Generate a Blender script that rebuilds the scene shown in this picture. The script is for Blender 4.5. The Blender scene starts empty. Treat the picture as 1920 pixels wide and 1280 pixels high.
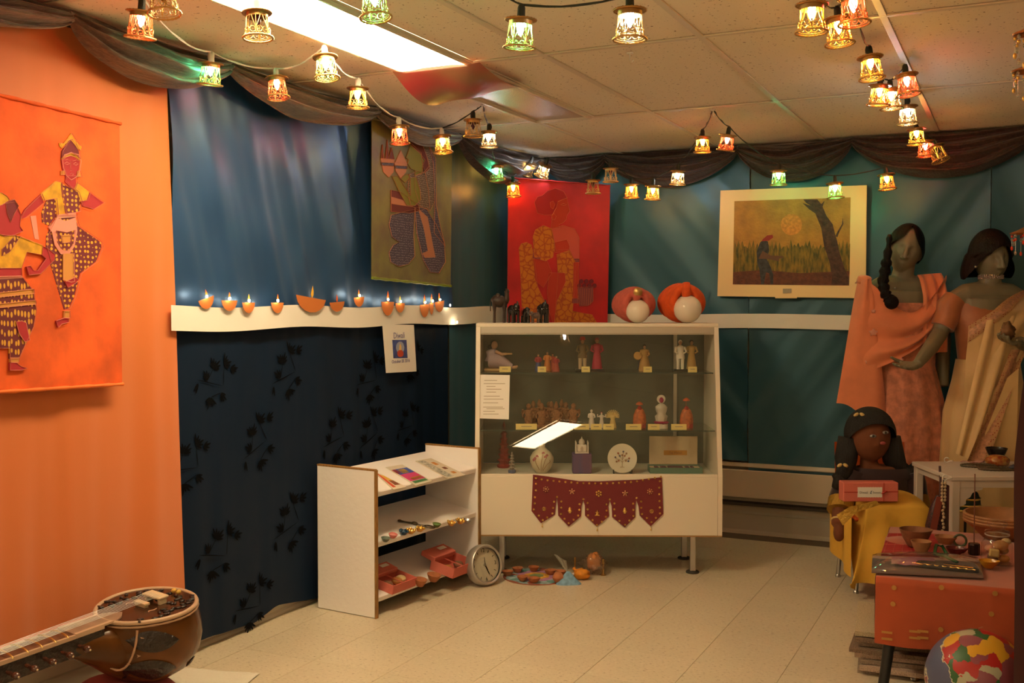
import bpy, bmesh, math, random
from mathutils import Vector, Matrix, Euler, noise
random.seed(7)
S = bpy.context.scene
C = S.collection
pi = math.pi
R = math.radians
sin, cos = math.sin, math.cos

# ------------------------------------------------------------------ camera
CAMH, CEIL, F = 1.32, 2.25, 1975.0
YAW, PITCH = R(25.72), math.atan2(64.0, F)
cam = bpy.data.objects.new('camera', bpy.data.cameras.new('camera'))
C.objects.link(cam)
cam.data.sensor_width = 36.0
cam.data.lens = 36.0 * F / 1920.0
cam.data.clip_start = 0.05
cam.location = (0, 0, CAMH)
cam.rotation_euler = (pi / 2 - PITCH, 0, YAW)
S.camera = cam

# ------------------------------------------------------------------ world, exposure
wd = bpy.data.worlds.new('world'); S.world = wd; wd.use_nodes = True
wd.node_tree.nodes['Background'].inputs[0].default_value = (1.0, .72, .45, 1)
wd.node_tree.nodes['Background'].inputs[1].default_value = 0.05
S.view_settings.view_transform = 'Standard'
S.view_settings.look = 'None'
S.view_settings.exposure = 1.45
S.view_settings.gamma = 1.0
S.view_settings.use_curve_mapping = False
TUBE_LIGHT = (1.0, .76, .44)      # warm fluorescent tubes
TUBE_POWER = 14.0
BULB_POWER = 75.0

# ------------------------------------------------------------------ pixel ray -> place in the room
FW = Vector((-sin(YAW) * cos(PITCH), cos(YAW) * cos(PITCH), -sin(PITCH)))
RT = Vector((cos(YAW), sin(YAW), 0))
UP = RT.cross(FW)
CP = Vector((0, 0, CAMH))
def ray(px, py): return RT * ((px - 960) / F) + UP * ((640 - py) / F) + FW
def on_z(px, py, z): d = ray(px, py); return CP + d * ((z - CAMH) / d.z)
def on_x(px, py, x): d = ray(px, py); return CP + d * (x / d.x)
def on_y(px, py, y): d = ray(px, py); return CP + d * (y / d.y)
def on_d(px, py, d): return CP + ray(px, py) * d
def on_plane(px, py, o, n):
    d = ray(px, py); return CP + d * ((Vector(o) - CP).dot(n) / d.dot(n))

# ------------------------------------------------------------------ materials
MATS = {}
def nd(t, typ, **kw):
    n = t.nodes.new(typ)
    for k, v in kw.items():
        if k.startswith('i_'): n.inputs[k[2:].replace('_', ' ')].default_value = v
        else: setattr(n, k, v)
    return n
def mat(name, col=(.8, .8, .8), rough=.6, metal=0., noise_amt=0., scale=20., bump=0., bscale=None, sheen=0., spec=.5, coat=0., trans=0., col2=None, detail=4., stretch=None, aniso=0., alpha=1., emit=None, estr=0.):
    if name in MATS: return MATS[name]
    m = bpy.data.materials.new(name); m.use_nodes = True
    t = m.node_tree; b = t.nodes['Principled BSDF']
    b.inputs['Base Color'].default_value = (*col, 1)
    b.inputs['Roughness'].default_value = rough
    b.inputs['Metallic'].default_value = metal
    b.inputs['Specular IOR Level'].default_value = spec
    if sheen: b.inputs['Sheen Weight'].default_value = sheen
    if coat: b.inputs['Coat Weight'].default_value = coat
    if trans: b.inputs['Transmission Weight'].default_value = trans
    if aniso: b.inputs['Anisotropic'].default_value = aniso
    if alpha < 1: b.inputs['Alpha'].default_value = alpha
    if emit: b.inputs['Emission Color'].default_value = (*emit, 1); b.inputs['Emission Strength'].default_value = estr
    if noise_amt or bump:
        tc = nd(t, 'ShaderNodeTexCoord'); mp = nd(t, 'ShaderNodeMapping')
        if stretch: mp.inputs['Scale'].default_value = stretch
        t.links.new(tc.outputs['Object'], mp.inputs['Vector'])
    if noise_amt or col2:
        nz = nd(t, 'ShaderNodeTexNoise', i_Scale=scale, i_Detail=detail)
        t.links.new(mp.outputs[0], nz.inputs['Vector'])
        rp = nd(t, 'ShaderNodeValToRGB')
        c2 = col2 or tuple(min(1, c * (1 + noise_amt)) for c in col)
        c1 = col if col2 else tuple(c * (1 - noise_amt) for c in col)
        rp.color_ramp.elements[0].position = .35; rp.color_ramp.elements[1].position = .65
        rp.color_ramp.elements[0].color = (*c1, 1); rp.color_ramp.elements[1].color = (*c2, 1)
        t.links.new(nz.outputs['Fac'], rp.inputs[0]); t.links.new(rp.outputs[0], b.inputs['Base Color'])
    if bump:
        n2 = nd(t, 'ShaderNodeTexNoise', i_Scale=bscale or scale, i_Detail=detail)
        t.links.new(mp.outputs[0], n2.inputs['Vector'])
        bp = nd(t, 'ShaderNodeBump', i_Strength=bump, i_Distance=.01)
        t.links.new(n2.outputs['Fac'], bp.inputs['Height']); t.links.new(bp.outputs[0], b.inputs['Normal'])
    MATS[name] = m
    return m
def dotmat(name, base, dot, scale, thr, rough=.7, stretch=(1, 1, 1)):
    """cloth printed with dots"""
    m = mat(name, base, rough); t = m.node_tree; b = t.nodes['Principled BSDF']
    tc = nd(t, 'ShaderNodeTexCoord'); mp = nd(t, 'ShaderNodeMapping'); mp.inputs['Scale'].default_value = stretch
    vo = nd(t, 'ShaderNodeTexVoronoi', i_Scale=scale, i_Randomness=.35)
    lt = nd(t, 'ShaderNodeMath', operation='LESS_THAN'); lt.inputs[1].default_value = thr
    mx = nd(t, 'ShaderNodeMix', data_type='RGBA')
    mx.inputs[6].default_value = (*base, 1); mx.inputs[7].default_value = (*dot, 1)
    t.links.new(tc.outputs['Object'], mp.inputs[0]); t.links.new(mp.outputs[0], vo.inputs['Vector'])
    t.links.new(vo.outputs['Distance'], lt.inputs[0]); t.links.new(lt.outputs[0], mx.inputs[0]); t.links.new(mx.outputs[2], b.inputs['Base Color'])
    return m
def crackmat(name, base, line, scale, width, rough=.7):
    m = mat(name, base, rough); t = m.node_tree; b = t.nodes['Principled BSDF']
    tc = nd(t, 'ShaderNodeTexCoord'); vo = nd(t, 'ShaderNodeTexVoronoi', feature='DISTANCE_TO_EDGE', i_Scale=scale)
    nz = nd(t, 'ShaderNodeTexNoise', i_Scale=scale * .8); ad = nd(t, 'ShaderNodeVectorMath', operation='MULTIPLY_ADD')
    ad.inputs[1].default_value = (.04, .04, .04)
    t.links.new(tc.outputs['Object'], nz.inputs['Vector']); t.links.new(nz.outputs['Color'], ad.inputs[0]); t.links.new(tc.outputs['Object'], ad.inputs[2])
    rp = nd(t, 'ShaderNodeValToRGB'); rp.color_ramp.elements[0].color = (*line, 1); rp.color_ramp.elements[1].color = (*base, 1); rp.color_ramp.elements[1].position = width
    t.links.new(ad.outputs[0], vo.inputs['Vector']); t.links.new(vo.outputs['Distance'], rp.inputs[0]); t.links.new(rp.outputs[0], b.inputs['Base Color'])
    return m
def glassmat(name, tint=(1, 1, 1), gl=.04, haze=None, haze_amt=0., rough=0.):
    """thin clear sheet: fresnel reflection over straight transmission, with a film of dust"""
    if name in MATS: return MATS[name]
    m = bpy.data.materials.new(name); m.use_nodes = True; t = m.node_tree
    t.nodes.remove(t.nodes['Principled BSDF']); out = t.nodes['Material Output']
    tr = nd(t, 'ShaderNodeBsdfTransparent'); tr.inputs[0].default_value = (*tint, 1)
    g = nd(t, 'ShaderNodeBsdfGlossy'); g.inputs['Roughness'].default_value = rough
    lw = nd(t, 'ShaderNodeLayerWeight'); lw.inputs[0].default_value = .5      # Schlick reflectance of one sheet
    pw = nd(t, 'ShaderNodeMath', operation='POWER'); pw.inputs[1].default_value = 5.0
    ad = nd(t, 'ShaderNodeMath', operation='MULTIPLY_ADD'); ad.inputs[1].default_value = .92; ad.inputs[2].default_value = .045 + gl
    mx = nd(t, 'ShaderNodeMixShader')
    t.links.new(lw.outputs['Facing'], pw.inputs[0]); t.links.new(pw.outputs[0], ad.inputs[0]); t.links.new(ad.outputs[0], mx.inputs[0])
    t.links.new(tr.outputs[0], mx.inputs[1]); t.links.new(g.outputs[0], mx.inputs[2])
    last = mx
    if haze:
        df = nd(t, 'ShaderNodeBsdfDiffuse'); df.inputs[0].default_value = (*haze, 1)
        m2 = nd(t, 'ShaderNodeMixShader'); m2.inputs[0].default_value = haze_amt
        t.links.new(mx.outputs[0], m2.inputs[1]); t.links.new(df.outputs[0], m2.inputs[2]); last = m2
    t.links.new(last.outputs[0], out.inputs[0])
    MATS[name] = m
    return m
def emat(name, col, strength):
    if name in MATS: return MATS[name]
    m = bpy.data.materials.new(name); m.use_nodes = True; t = m.node_tree
    t.nodes.remove(t.nodes['Principled BSDF'])
    e = nd(t, 'ShaderNodeEmission'); e.inputs[0].default_value = (*col, 1); e.inputs[1].default_value = strength
    t.links.new(e.outputs[0], t.nodes['Material Output'].inputs[0]); MATS[name] = m
    return m

# ------------------------------------------------------------------ mesh helper
def rz(a): return Matrix.Rotation(a, 4, 'Z')
def eul(x, y, z): return Euler((x, y, z)).to_matrix().to_4x4()
def mv(x, y, z): return Matrix.Translation((x, y, z))
class MB:
    def __init__(s): s.bm = bmesh.new()
    def raw(s, vs, fs, M=None):
        bv = [s.bm.verts.new(M @ Vector(v) if M else Vector(v)) for v in vs]
        for f in fs:
            try: s.bm.faces.new([bv[i] for i in f])
            except ValueError: pass
        return s
    def box(s, c, d, b=0., M=None):
        T = mv(*c) @ Matrix.Diagonal((d[0], d[1], d[2], 1))
        r = bmesh.ops.create_cube(s.bm, size=1, matrix=T)
        vs = r['verts']
        if b:
            es = list({e for v in vs for e in v.link_edges})
            r2 = bmesh.ops.bevel(s.bm, geom=es, offset=b, segments=1, affect='EDGES', profile=.5)
            vs = list({v for f in r2['faces'] for v in f.verts})
        if M: bmesh.ops.transform(s.bm, matrix=M, verts=vs)
        return s
    def grid(s, fn, nu, nv, cu=False):
        pts = [fn(i / nu, j / nv) for j in range(nv + 1) for i in range(nu + (0 if cu else 1))]
        w = nu + (0 if cu else 1)
        fs = []
        for j in range(nv):
            for i in range(nu):
                a, b = j * w + i, j * w + (i + 1) % w
                fs.append((a, b, b + w, a + w))
        return s.raw(pts, fs)
    def lathe(s, prof, n=20, c=(0, 0, 0), M=None, mod=None, sx=1., sy=1., cap=True):
        vs, fs = [], []
        for k, (r, z) in enumerate(prof):
            for i in range(n):
                a = 2 * pi * i / n
                q = r * (mod(a, k / (len(prof) - 1)) if mod else 1)
                vs.append((c[0] + q * cos(a) * sx, c[1] + q * sin(a) * sy, c[2] + z))
        for k in range(len(prof) - 1):
            for i in range(n):
                j = (i + 1) % n
                fs.append((k * n + i, k * n + j, (k + 1) * n + j, (k + 1) * n + i))
        if cap:
            fs.append(tuple(range(n - 1, -1, -1))); o = (len(prof) - 1) * n; fs.append(tuple(range(o, o + n)))
        return s.raw(vs, fs, M)
    def loft(s, secs, n=24, mod=None, cap=True, M=None):
        """secs: (z, cx, cy, rx, ry)"""
        vs, fs = [], []
        for k, (z, cx, cy, rx, ry) in enumerate(secs):
            t = k / (len(secs) - 1)
            for i in range(n):
                a = 2 * pi * i / n; q = mod(a, t) if mod else 1
                vs.append((cx + rx * q * cos(a), cy + ry * q * sin(a), z))
        for k in range(len(secs) - 1):
            for i in range(n):
                j = (i + 1) % n
                fs.append((k * n + i, k * n + j, (k + 1) * n + j, (k + 1) * n + i))
        if cap:
            fs.append(tuple(range(n - 1, -1, -1))); o = (len(secs) - 1) * n; fs.append(tuple(range(o, o + n)))
        return s.raw(vs, fs, M)
    def tube(s, pts, r, n=6, closed=False, flat=1., M=None):
        pts = [Vector(p) for p in pts]; N = len(pts)
        rs = r if isinstance(r, (list, tuple)) else [r] * N
        vs, fs = [], []; pn = None
        for k, p in enumerate(pts):
            a = pts[(k - 1) % N] if (closed or k > 0) else p
            b = pts[(k + 1) % N] if (closed or k < N - 1) else p
            d = (b - a).normalized() if (b - a).length > 1e-9 else Vector((0, 0, 1))
            if pn is None:
                h = Vector((0, 0, 1)) if abs(d.z) < .9 else Vector((1, 0, 0)); nn = d.cross(h).normalized()
            else:
                nn = (pn - d * pn.dot(d)); nn = nn.normalized() if nn.length > 1e-6 else pn
            pn = nn; bb = d.cross(nn)
            for i in range(n):
                t = 2 * pi * i / n; vs.append(p + nn * (cos(t) * rs[k]) + bb * (sin(t) * rs[k] * flat))
        for k in range(N if closed else N - 1):
            k2 = (k + 1) % N
            for i in range(n):
                j = (i + 1) % n; fs.append((k * n + i, k * n + j, k2 * n + j, k2 * n + i))
        if not closed:
            fs.append(tuple(range(n - 1, -1, -1))); o = (N - 1) * n; fs.append(tuple(range(o, o + n)))
        return s.raw(vs, fs, M)
    def ell(s, c, r, n=14, m=9, M=None, fn=None):
        if not isinstance(r, (tuple, list)): r = (r, r, r)
        vs, fs = [(0, 0, 1)], []
        for j in range(1, m):
            for i in range(n):
                p, a = pi * j / m, 2 * pi * i / n; vs.append((sin(p) * cos(a), sin(p) * sin(a), cos(p)))
        vs.append((0, 0, -1)); L = len(vs) - 1
        for i in range(n):
            k = (i + 1) % n; fs.append((0, 1 + i, 1 + k)); fs.append((L, L - n + k, L - n + i))
        for j in range(m - 2):
            for i in range(n):
                k = (i + 1) % n; fs.append((1 + j * n + i, 1 + (j + 1) * n + i, 1 + (j + 1) * n + k, 1 + j * n + k))
        T = (M or Matrix()) 
        out = []
        for v in vs:
            w = Vector((v[0] * r[0], v[1] * r[1], v[2] * r[2]))
            if fn: w = fn(w, v)
            out.append(T @ w + Vector(c))
        return s.raw(out, fs)
    def prism(s, poly, z0, z1, M=None):
        n = len(poly); vs = [(p[0], p[1], z0) for p in poly] + [(p[0], p[1], z1) for p in poly]
        fs = [tuple(range(n - 1, -1, -1)), tuple(range(n, 2 * n))] + [(i, (i + 1) % n, n + (i + 1) % n, n + i) for i in range(n)]
        return s.raw(vs, fs, M)
    def disc(s, r, z0, z1, n=24, M=None): return s.prism([(r * cos(2 * pi * i / n), r * sin(2 * pi * i / n)) for i in range(n)], z0, z1, M)
    def mesh(s, name, smooth=None):
        bmesh.ops.recalc_face_normals(s.bm, faces=s.bm.faces)
        me = bpy.data.meshes.new(name); s.bm.to_mesh(me); s.bm.free()
        if smooth is not None:
            me.shade_smooth()
            if smooth < 180: me.set_sharp_from_angle(angle=R(smooth))
        return me
def tag(o, label=None, cat=None, group=None, kind=None):
    if label: o['label'] = label
    if cat: o['category'] = cat
    if group: o['group'] = group
    if kind: o['kind'] = kind
    return o
def obj(name, mb, m, parent=None, smooth=None, loc=None, rot=None, label=None):
    me = mb.mesh(name, smooth) if isinstance(mb, MB) else mb
    if isinstance(m, (list, tuple)):
        for q in m: me.materials.append(q)
    elif m and not me.materials: me.materials.append(m)
    o = bpy.data.objects.new(name, me); C.objects.link(o)
    if parent: o.parent = parent
    if loc is not None: o.location = loc
    if rot is not None: o.rotation_euler = rot
    if label: o['label'] = label
    return o
def thing(name, label, cat, loc=(0, 0, 0), rot=(0, 0, 0), group=None):
    o = bpy.data.objects.new(name, None); C.objects.link(o); o.empty_display_size = .1
    o.location = loc; o.rotation_euler = rot
    return tag(o, label, cat, group)
def solo(name, mb, m, label, cat, loc=None, rot=None, smooth=None, group=None):
    return tag(obj(name, mb, m, None, smooth, loc, rot), label, cat, group)
def struct(name, mb, m, parent=None, smooth=None):
    o = obj(name, mb, m, parent, smooth)
    if not parent: o['kind'] = 'structure'
    return o
def dup(o, parent=None):
    c = o.copy(); C.objects.link(c); c.parent = parent
    for ch in list(o.children): dup(ch, c)
    return c
def remesh(o, vox, it=4, fac=.5):
    m = o.modifiers.new('skin', 'REMESH'); m.mode = 'VOXEL'; m.voxel_size = vox; m.use_smooth_shade = True
    if it: s = o.modifiers.new('smooth', 'SMOOTH'); s.iterations = it; s.factor = fac
    return o
def text(body, size, M, m, parent, name='lettering', ext=.0004, align='CENTER'):
    cu = bpy.data.curves.new('t', 'FONT'); cu.body = body; cu.size = size; cu.extrude = ext; cu.align_x = align; cu.align_y = 'CENTER'; cu.resolution_u = 3
    o = bpy.data.objects.new('t', cu); C.objects.link(o); bpy.context.view_layer.update()
    me = bpy.data.meshes.new_from_object(o.evaluated_get(bpy.context.evaluated_depsgraph_get()))
    bpy.data.objects.remove(o); bpy.data.curves.remove(cu)
    me.transform(M); me.materials.clear(); me.materials.append(m); me.name = name
    return obj(name, me, None, parent)
def frameM(o, right, up):
    r = Vector(right).normalized(); u = Vector(up); u = (u - r * u.dot(r)).normalized(); n = r.cross(u)
    return Matrix(((r.x, u.x, n.x, o[0]), (r.y, u.y, n.y, o[1]), (r.z, u.z, n.z, o[2]), (0, 0, 0, 1)))
def lerp(a, b, t): return a + (b - a) * t
def fbm(x, y, z=0.): return noise.noise(Vector((x, y, z)))

white_paper = mat('white_paper', (.78, .75, .70), .8)
black_ink = mat('dark_grey_ink', (.12, .10, .10), .8)
blue_ink = mat('lavender_blue_ink', (.18, .17, .34), .8)
gold = mat('polished_gold_metal', (.83, .55, .16), .28, 1.)
brass = mat('aged_brass', (.52, .34, .12), .38, 1.)
chrome = mat('brushed_chrome', (.55, .55, .55), .3, 1.)
black_plastic = mat('black_plastic', (.018, .018, .018), .4)
clay = mat('unglazed_terracotta', (.40, .14, .055), .85, noise_amt=.15, scale=40)
# ------------------------------------------------------------------ the room
LWX, BWY, RWX, FWY = -2.86, 6.12, 2.9, -4.2
painted = mat('cream_painted_wall', (.62, .56, .46), .8, bump=.1, scale=60)
struct('wall_left', MB().box((LWX - .05, (BWY + FWY) / 2, CEIL / 2), (.1, BWY - FWY + .2, CEIL + .2)), painted)
struct('wall_back', MB().box(((LWX + RWX) / 2, BWY + .05, CEIL / 2), (RWX - LWX, .1, CEIL + .2)), painted)
pale = mat('pale_painted_wall', (.80, .75, .66), .8)
struct('wall_right', MB().box((RWX + .05, (BWY + FWY) / 2, CEIL / 2), (.1, BWY - FWY + .2, CEIL + .2)), pale)
struct('wall_front', MB().box(((LWX + RWX) / 2, FWY - .05, CEIL / 2), (RWX - LWX, .1, CEIL + .2)), pale)

# floor of square vinyl tiles
def vinyl():
    m = mat('beige_speckled_vinyl', (.50, .42, .31), .34, spec=.45); t = m.node_tree; b = t.nodes['Principled BSDF']
    tc = nd(t, 'ShaderNodeTexCoord'); oi = nd(t, 'ShaderNodeObjectInfo')
    ge = nd(t, 'ShaderNodeNewGeometry')
    mp = nd(t, 'ShaderNodeMapping'); mp.inputs['Scale'].default_value = (40, 75, 40)
    n1 = nd(t, 'ShaderNodeTexNoise', i_Scale=1.6, i_Detail=3, i_Roughness=.6); r1 = nd(t, 'ShaderNodeValToRGB')
    e = r1.color_ramp.elements; e[0].position = .30; e[0].color = (.27, .19, .12, 1); e[1].position = .40; e[1].color = (.60, .51, .375, 1)
    q = e.new(.62); q.color = (.63, .54, .40, 1); q = e.new(.74); q.color = (.74, .67, .53, 1)
    hs = nd(t, 'ShaderNodeHueSaturation'); ma = nd(t, 'ShaderNodeMapRange'); ma.inputs[3].default_value = .975; ma.inputs[4].default_value = 1.02
    t.links.new(ge.outputs['Position'], mp.inputs[0]); t.links.new(mp.outputs[0], n1.inputs['Vector']); t.links.new(n1.outputs['Fac'], r1.inputs[0])
    t.links.new(oi.outputs['Random'], ma.inputs[0]); t.links.new(ma.outputs[0], hs.inputs['Value']); t.links.new(r1.outputs[0], hs.inputs['Color']); t.links.new(hs.outputs[0], b.inputs['Base Color'])
    n2 = nd(t, 'ShaderNodeTexNoise', i_Scale=9, i_Detail=5); mr = nd(t, 'ShaderNodeMapRange'); mr.inputs[3].default_value = .26; mr.inputs[4].default_value = .46
    t.links.new(ge.outputs['Position'], n2.inputs['Vector']); t.links.new(n2.outputs['Fac'], mr.inputs[0]); t.links.new(mr.outputs[0], b.inputs['Roughness'])
    return m
VIN = vinyl()
floor = struct('floor', MB().box(((LWX + RWX) / 2, (BWY + FWY) / 2, -.06), (RWX - LWX, BWY - FWY, .114)), mat('dark_tile_joint', (.14, .10, .07), .9))
TX, TY = .322, .306
tm = MB().box((0, 0, -.0015), (TX - .0013, TY - .0013, .003), .0004).mesh('tile'); tm.materials.append(VIN)
x = -.752 - TX * 6.5 - .0; xs = [x + TX * i for i in range(-1, 13)]
for i, xx in enumerate(xs):
    for j in range(14):
        yy = 3.19 + TY * (j - 3.5)
        if xx - TX / 2 < LWX - .01:
            w = xx + TX / 2 - LWX
            if w < .03 or True: continue
        if yy + TY / 2 > BWY: continue
        obj('tile', tm, None, floor, loc=(xx, yy, 0))
x0 = min(v for v in xs if v - TX / 2 >= LWX - .01)
rest = MB()
rest.box(((LWX + x0 - TX / 2) / 2, 3.9, -.0015), (x0 - TX / 2 - LWX - .002, 4.4, .003))
rest.box(((LWX + RWX) / 2, (FWY + 2.11) / 2, -.0015), (RWX - LWX, 2.11 - FWY - .01, .003))
rest.box(((xs[-1] + TX / 2 + RWX) / 2 + .003, 4.12, -.0015), (RWX - xs[-1] - TX / 2 - .006, 4.0, .003))
rest.box(((x0 - TX / 2 + xs[-1] + TX / 2) / 2, (6.10 + BWY) / 2, -.0015), (xs[-1] - x0 + TX, BWY - 6.10, .003))
obj('cut_tile_border', rest, VIN, floor)['kind'] = 'stuff'

# ceiling of lay-in panels
def ceilmat():
    m = mat('cream_speckled_ceiling_board', (.82, .73, .59), .9); t = m.node_tree; b = t.nodes['Principled BSDF']
    ge = nd(t, 'ShaderNodeNewGeometry'); v = nd(t, 'ShaderNodeTexNoise', i_Scale=75, i_Detail=2); r = nd(t, 'ShaderNodeValToRGB')
    e = r.color_ramp.elements; e[0].position = .29; e[0].color = (.22, .15, .09, 1); e[1].position = .345; e[1].color = (.82, .73, .59, 1)
    n2 = nd(t, 'ShaderNodeTexNoise', i_Scale=300); bp = nd(t, 'ShaderNodeBump', i_Strength=.25, i_Distance=.004)
    t.links.new(ge.outputs['Position'], v.inputs['Vector']); t.links.new(v.outputs['Fac'], r.inputs[0]); t.links.new(r.outputs[0], b.inputs['Base Color'])
    t.links.new(ge.outputs['Position'], n2.inputs['Vector']); t.links.new(n2.outputs['Fac'], bp.inputs['Height']); t.links.new(bp.outputs[0], b.inputs['Normal'])
    return m
CEM = ceilmat(); BARM = mat('ivory_enamelled_grid_bar', (.66, .58, .46), .45)
ceiling = struct('ceiling', MB().box(((LWX + RWX) / 2, (BWY + FWY) / 2, CEIL + .06), (RWX - LWX, BWY - FWY, .08)), painted)
gx = [LWX, -2.785, -2.19, -1.595, -1.0, -.405, .19, .785, 1.38, 1.975, 2.57, RWX]
gy = [FWY, -3.88, -2.64, -1.40, -.16, 1.08, 2.32, 3.57, 4.83, BWY]
FIX = [(-2.19, 2.32), (.40, -1.40)]
LITL = (-2.19, -1.89)
pan = {}
def panel(xa, xb, ya, yb):
    k = (round(xb - xa, 3), round(yb - ya, 3))
    if k not in pan:
        pan[k] = MB().box((0, 0, 0), (k[0] - .02, k[1] - .02, .012), .002).mesh('ceiling_panel'); pan[k].materials.append(CEM)
    o = obj('ceiling_panel', pan[k], None, ceiling, loc=((xa + xb) / 2, (ya + yb) / 2, CEIL + .008))
for i in range(len(gx) - 1):
    for j in range(len(gy) - 1):
        xa, xb, ya, yb = gx[i], gx[i + 1], gy[j], gy[j + 1]
        if xb - xa < .1: panel(xa, xb, ya, yb); continue
        if i == 2 and j in (6, 7): panel(-1.89, xb, ya, yb); continue
        if i == 2 and j == 3: panel(-1.89, xb, ya, yb); continue
        if i == 6 and j == 3: panel(xa, .40, ya, yb); panel(.70, xb, ya, yb); continue
        panel(xa, xb, ya, yb)
for g in gx[1:-1]: obj('grid_bar', MB().box((g, (BWY + FWY) / 2, CEIL - .001), (.024, BWY - FWY, .006), .001), BARM, ceiling)
for g in gy[1:-1]: obj('grid_bar', MB().box(((LWX + RWX) / 2, g, CEIL - .0015), (RWX - LWX, .022, .006), .001), BARM, ceiling)
obj('grid_bar', MB().box((-1.89, 3.57, CEIL - .001), (.024, 2.5, .006), .001), BARM, ceiling)

def fixture(x, y, lit, label):
    t = thing('ceiling_light', label, 'light fixture', (x + .15, y + .62, CEIL), group='ceiling light troffers')
    fr = MB()
    for a in (-1, 1):
        fr.box((a * .146, 0, -.008), (.012, 1.226, .016), .002); fr.box((0, a * .612, -.008), (.28, .012, .016), .002)
    obj('frame', fr, BARM, t)
    obj('diffuser', MB().box((0, 0, .0), (.282, 1.214, .006)), emat('lit_prismatic_diffuser', TUBE_LIGHT, TUBE_POWER) if lit else mat('unlit_prismatic_diffuser', (.50, .46, .38), .25, bump=.35, scale=220), t)
    return t
fixture(-2.19, 2.33, True, 'lit fluorescent ceiling light with glowing white diffuser above the blue satin')
fixture(-2.19, 3.58, False, 'unlit ceiling light panel beyond the glowing one, behind a sheer cloth')
fixture(-2.19, -1.40, True, 'added unseen ceiling light along the left wall, brightening the room from the rear')  # invented fixture behind the view, added to brighten surfaces facing the camera
fixture(.40, -1.40, True, 'lit fluorescent ceiling light mirrored in the display case glass')
# sheer cloth pinned across the joint of the two fixtures
def sheer(u, v):
    xx = lerp(-2.20, -1.82, u); yy = lerp(3.50, 4.06 - .10 * u, v)
    sag = sin(pi * v) * (.075 - .04 * u) + .006 * sin(9 * u + 5 * v)
    return (xx - .02 * v, yy, CEIL - .018 - max(0, sag))
shm = mat('sheer_olive_and_red_cloth', (.26, .17, .06), .45, col2=(.50, .03, .04), scale=3.4, noise_amt=.3, detail=1, alpha=.93)
solo('sheer_cloth', MB().grid(sheer, 14, 22), shm, 'sheer red and olive cloth sagging below the end of the lit ceiling light', 'cloth', smooth=180)

# baseboards
bb = mat('cream_vinyl_baseboard', (.56, .50, .40), .5)
bmk = MB().prism([(0, 0), (.016, 0), (.012, .012), (.007, .02), (.006, .095), (0, .10)], FWY + .02, BWY - .02, Matrix(((1, 0, 0, LWX), (0, 0, 1, 0), (0, 1, 0, 0), (0, 0, 0, 1))))
struct('baseboard_left', bmk, bb)
bmk = MB().prism([(0, 0), (-.016, 0), (-.012, .012), (-.007, .02), (-.006, .11), (0, .115)], LWX + .02, RWX - .02, Matrix(((0, 0, 1, 0), (1, 0, 0, BWY), (0, 1, 0, 0), (0, 0, 0, 1))))
struct('baseboard_back', bmk, bb)

# baseboard heater along the back wall
ht = thing('baseboard_heater', 'long cream baseboard heater along the back wall under the teal curtain', 'heater', (.0, BWY, 0))
HX0 = on_y(1338, 950, BWY - .06).x
hm = mat('cream_enamelled_steel', (.60, .50, .38), .42)
def along(poly, xa, xb): return MB().prism(poly, xa, xb, Matrix(((0, 0, 1, 0), (1, 0, 0, 0), (0, 1, 0, 0), (0, 0, 0, 1))))
obj('back_plate', along([(-.004, .13), (-.012, .13), (-.012, .42), (-.004, .42)], HX0, 2.2), hm, ht)
obj('hood', along([(-.012, .405), (-.055, .405), (-.062, .395), (-.066, .40), (-.058, .42), (-.012, .42)], HX0, 2.2), hm, ht)
obj('cover', along([(-.058, .215), (-.066, .22), (-.070, .375), (-.066, .38), (-.062, .375), (-.060, .225)], HX0, 2.2), hm, ht)
obj('fin_core', along([(-.014, .24), (-.05, .24), (-.05, .33), (-.014, .33)], HX0 + .03, 2.15), mat('dark_fin_metal', (.03, .03, .03), .5, 1), ht)
obj('bottom_lip', along([(-.012, .175), (-.062, .17), (-.062, .185), (-.012, .19)], HX0, 2.2), mat('dark_brown_heater_lip', (.05, .035, .025), .6), ht)
# ------------------------------------------------------------------ wall drapes
def satin(name, col, rough=.38, sheen=.3, bump=.03, spec=.5, aniso=0.):
    m = mat(name, col, rough, sheen=sheen, bump=bump, scale=9, bscale=350, stretch=(1, 1, .25), spec=spec)
    return m
def fold(y, z, s, a=1.):
    return a * (.55 * fbm(y * 3.1 + s, z * .35, s) + .3 * fbm(y * 7.3 + s, z * .6 + 3, s + 2) + .12 * fbm(y * 17 + s, z * 1.1, s + 5))
def drape_left(X, ytop0, ytop1, ybot0, ybot1, zt, zb0, zb1, seed, amp, nu=90, nv=60, wav=0.):
    def fn(u, v):
        y = lerp(lerp(ytop0, ytop1, u), lerp(ybot0, ybot1, u), v)
        zb = lerp(zb0, zb1, u) + wav * sin(u * 9.0 + seed)
        z = lerp(zt, zb, v)
        return (X + amp * (.35 + .65 * v) * (fold(y, z, seed) + .25), y, z)
    return MB().grid(fn, nu, nv)
a = on_x(317, 165, -2.79); b = on_x(346, 1140, -2.79); c = on_x(0, 1276, -2.80)
solo('orange_drape', drape_left(-2.812, 1.3, a.y, 1.3, b.y, CEIL - .02, c.z + .0, b.z, 3.3, .062), satin('orange_satin_cloth', (.64, .165, .038), .5, .4, spec=.3),
     'plain orange satin drape hanging floor length on the left wall behind the sitar', 'drape', smooth=180)
e1 = on_x(845, 590, -2.80)
bandz = on_x(500, 595, -2.80).z
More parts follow.
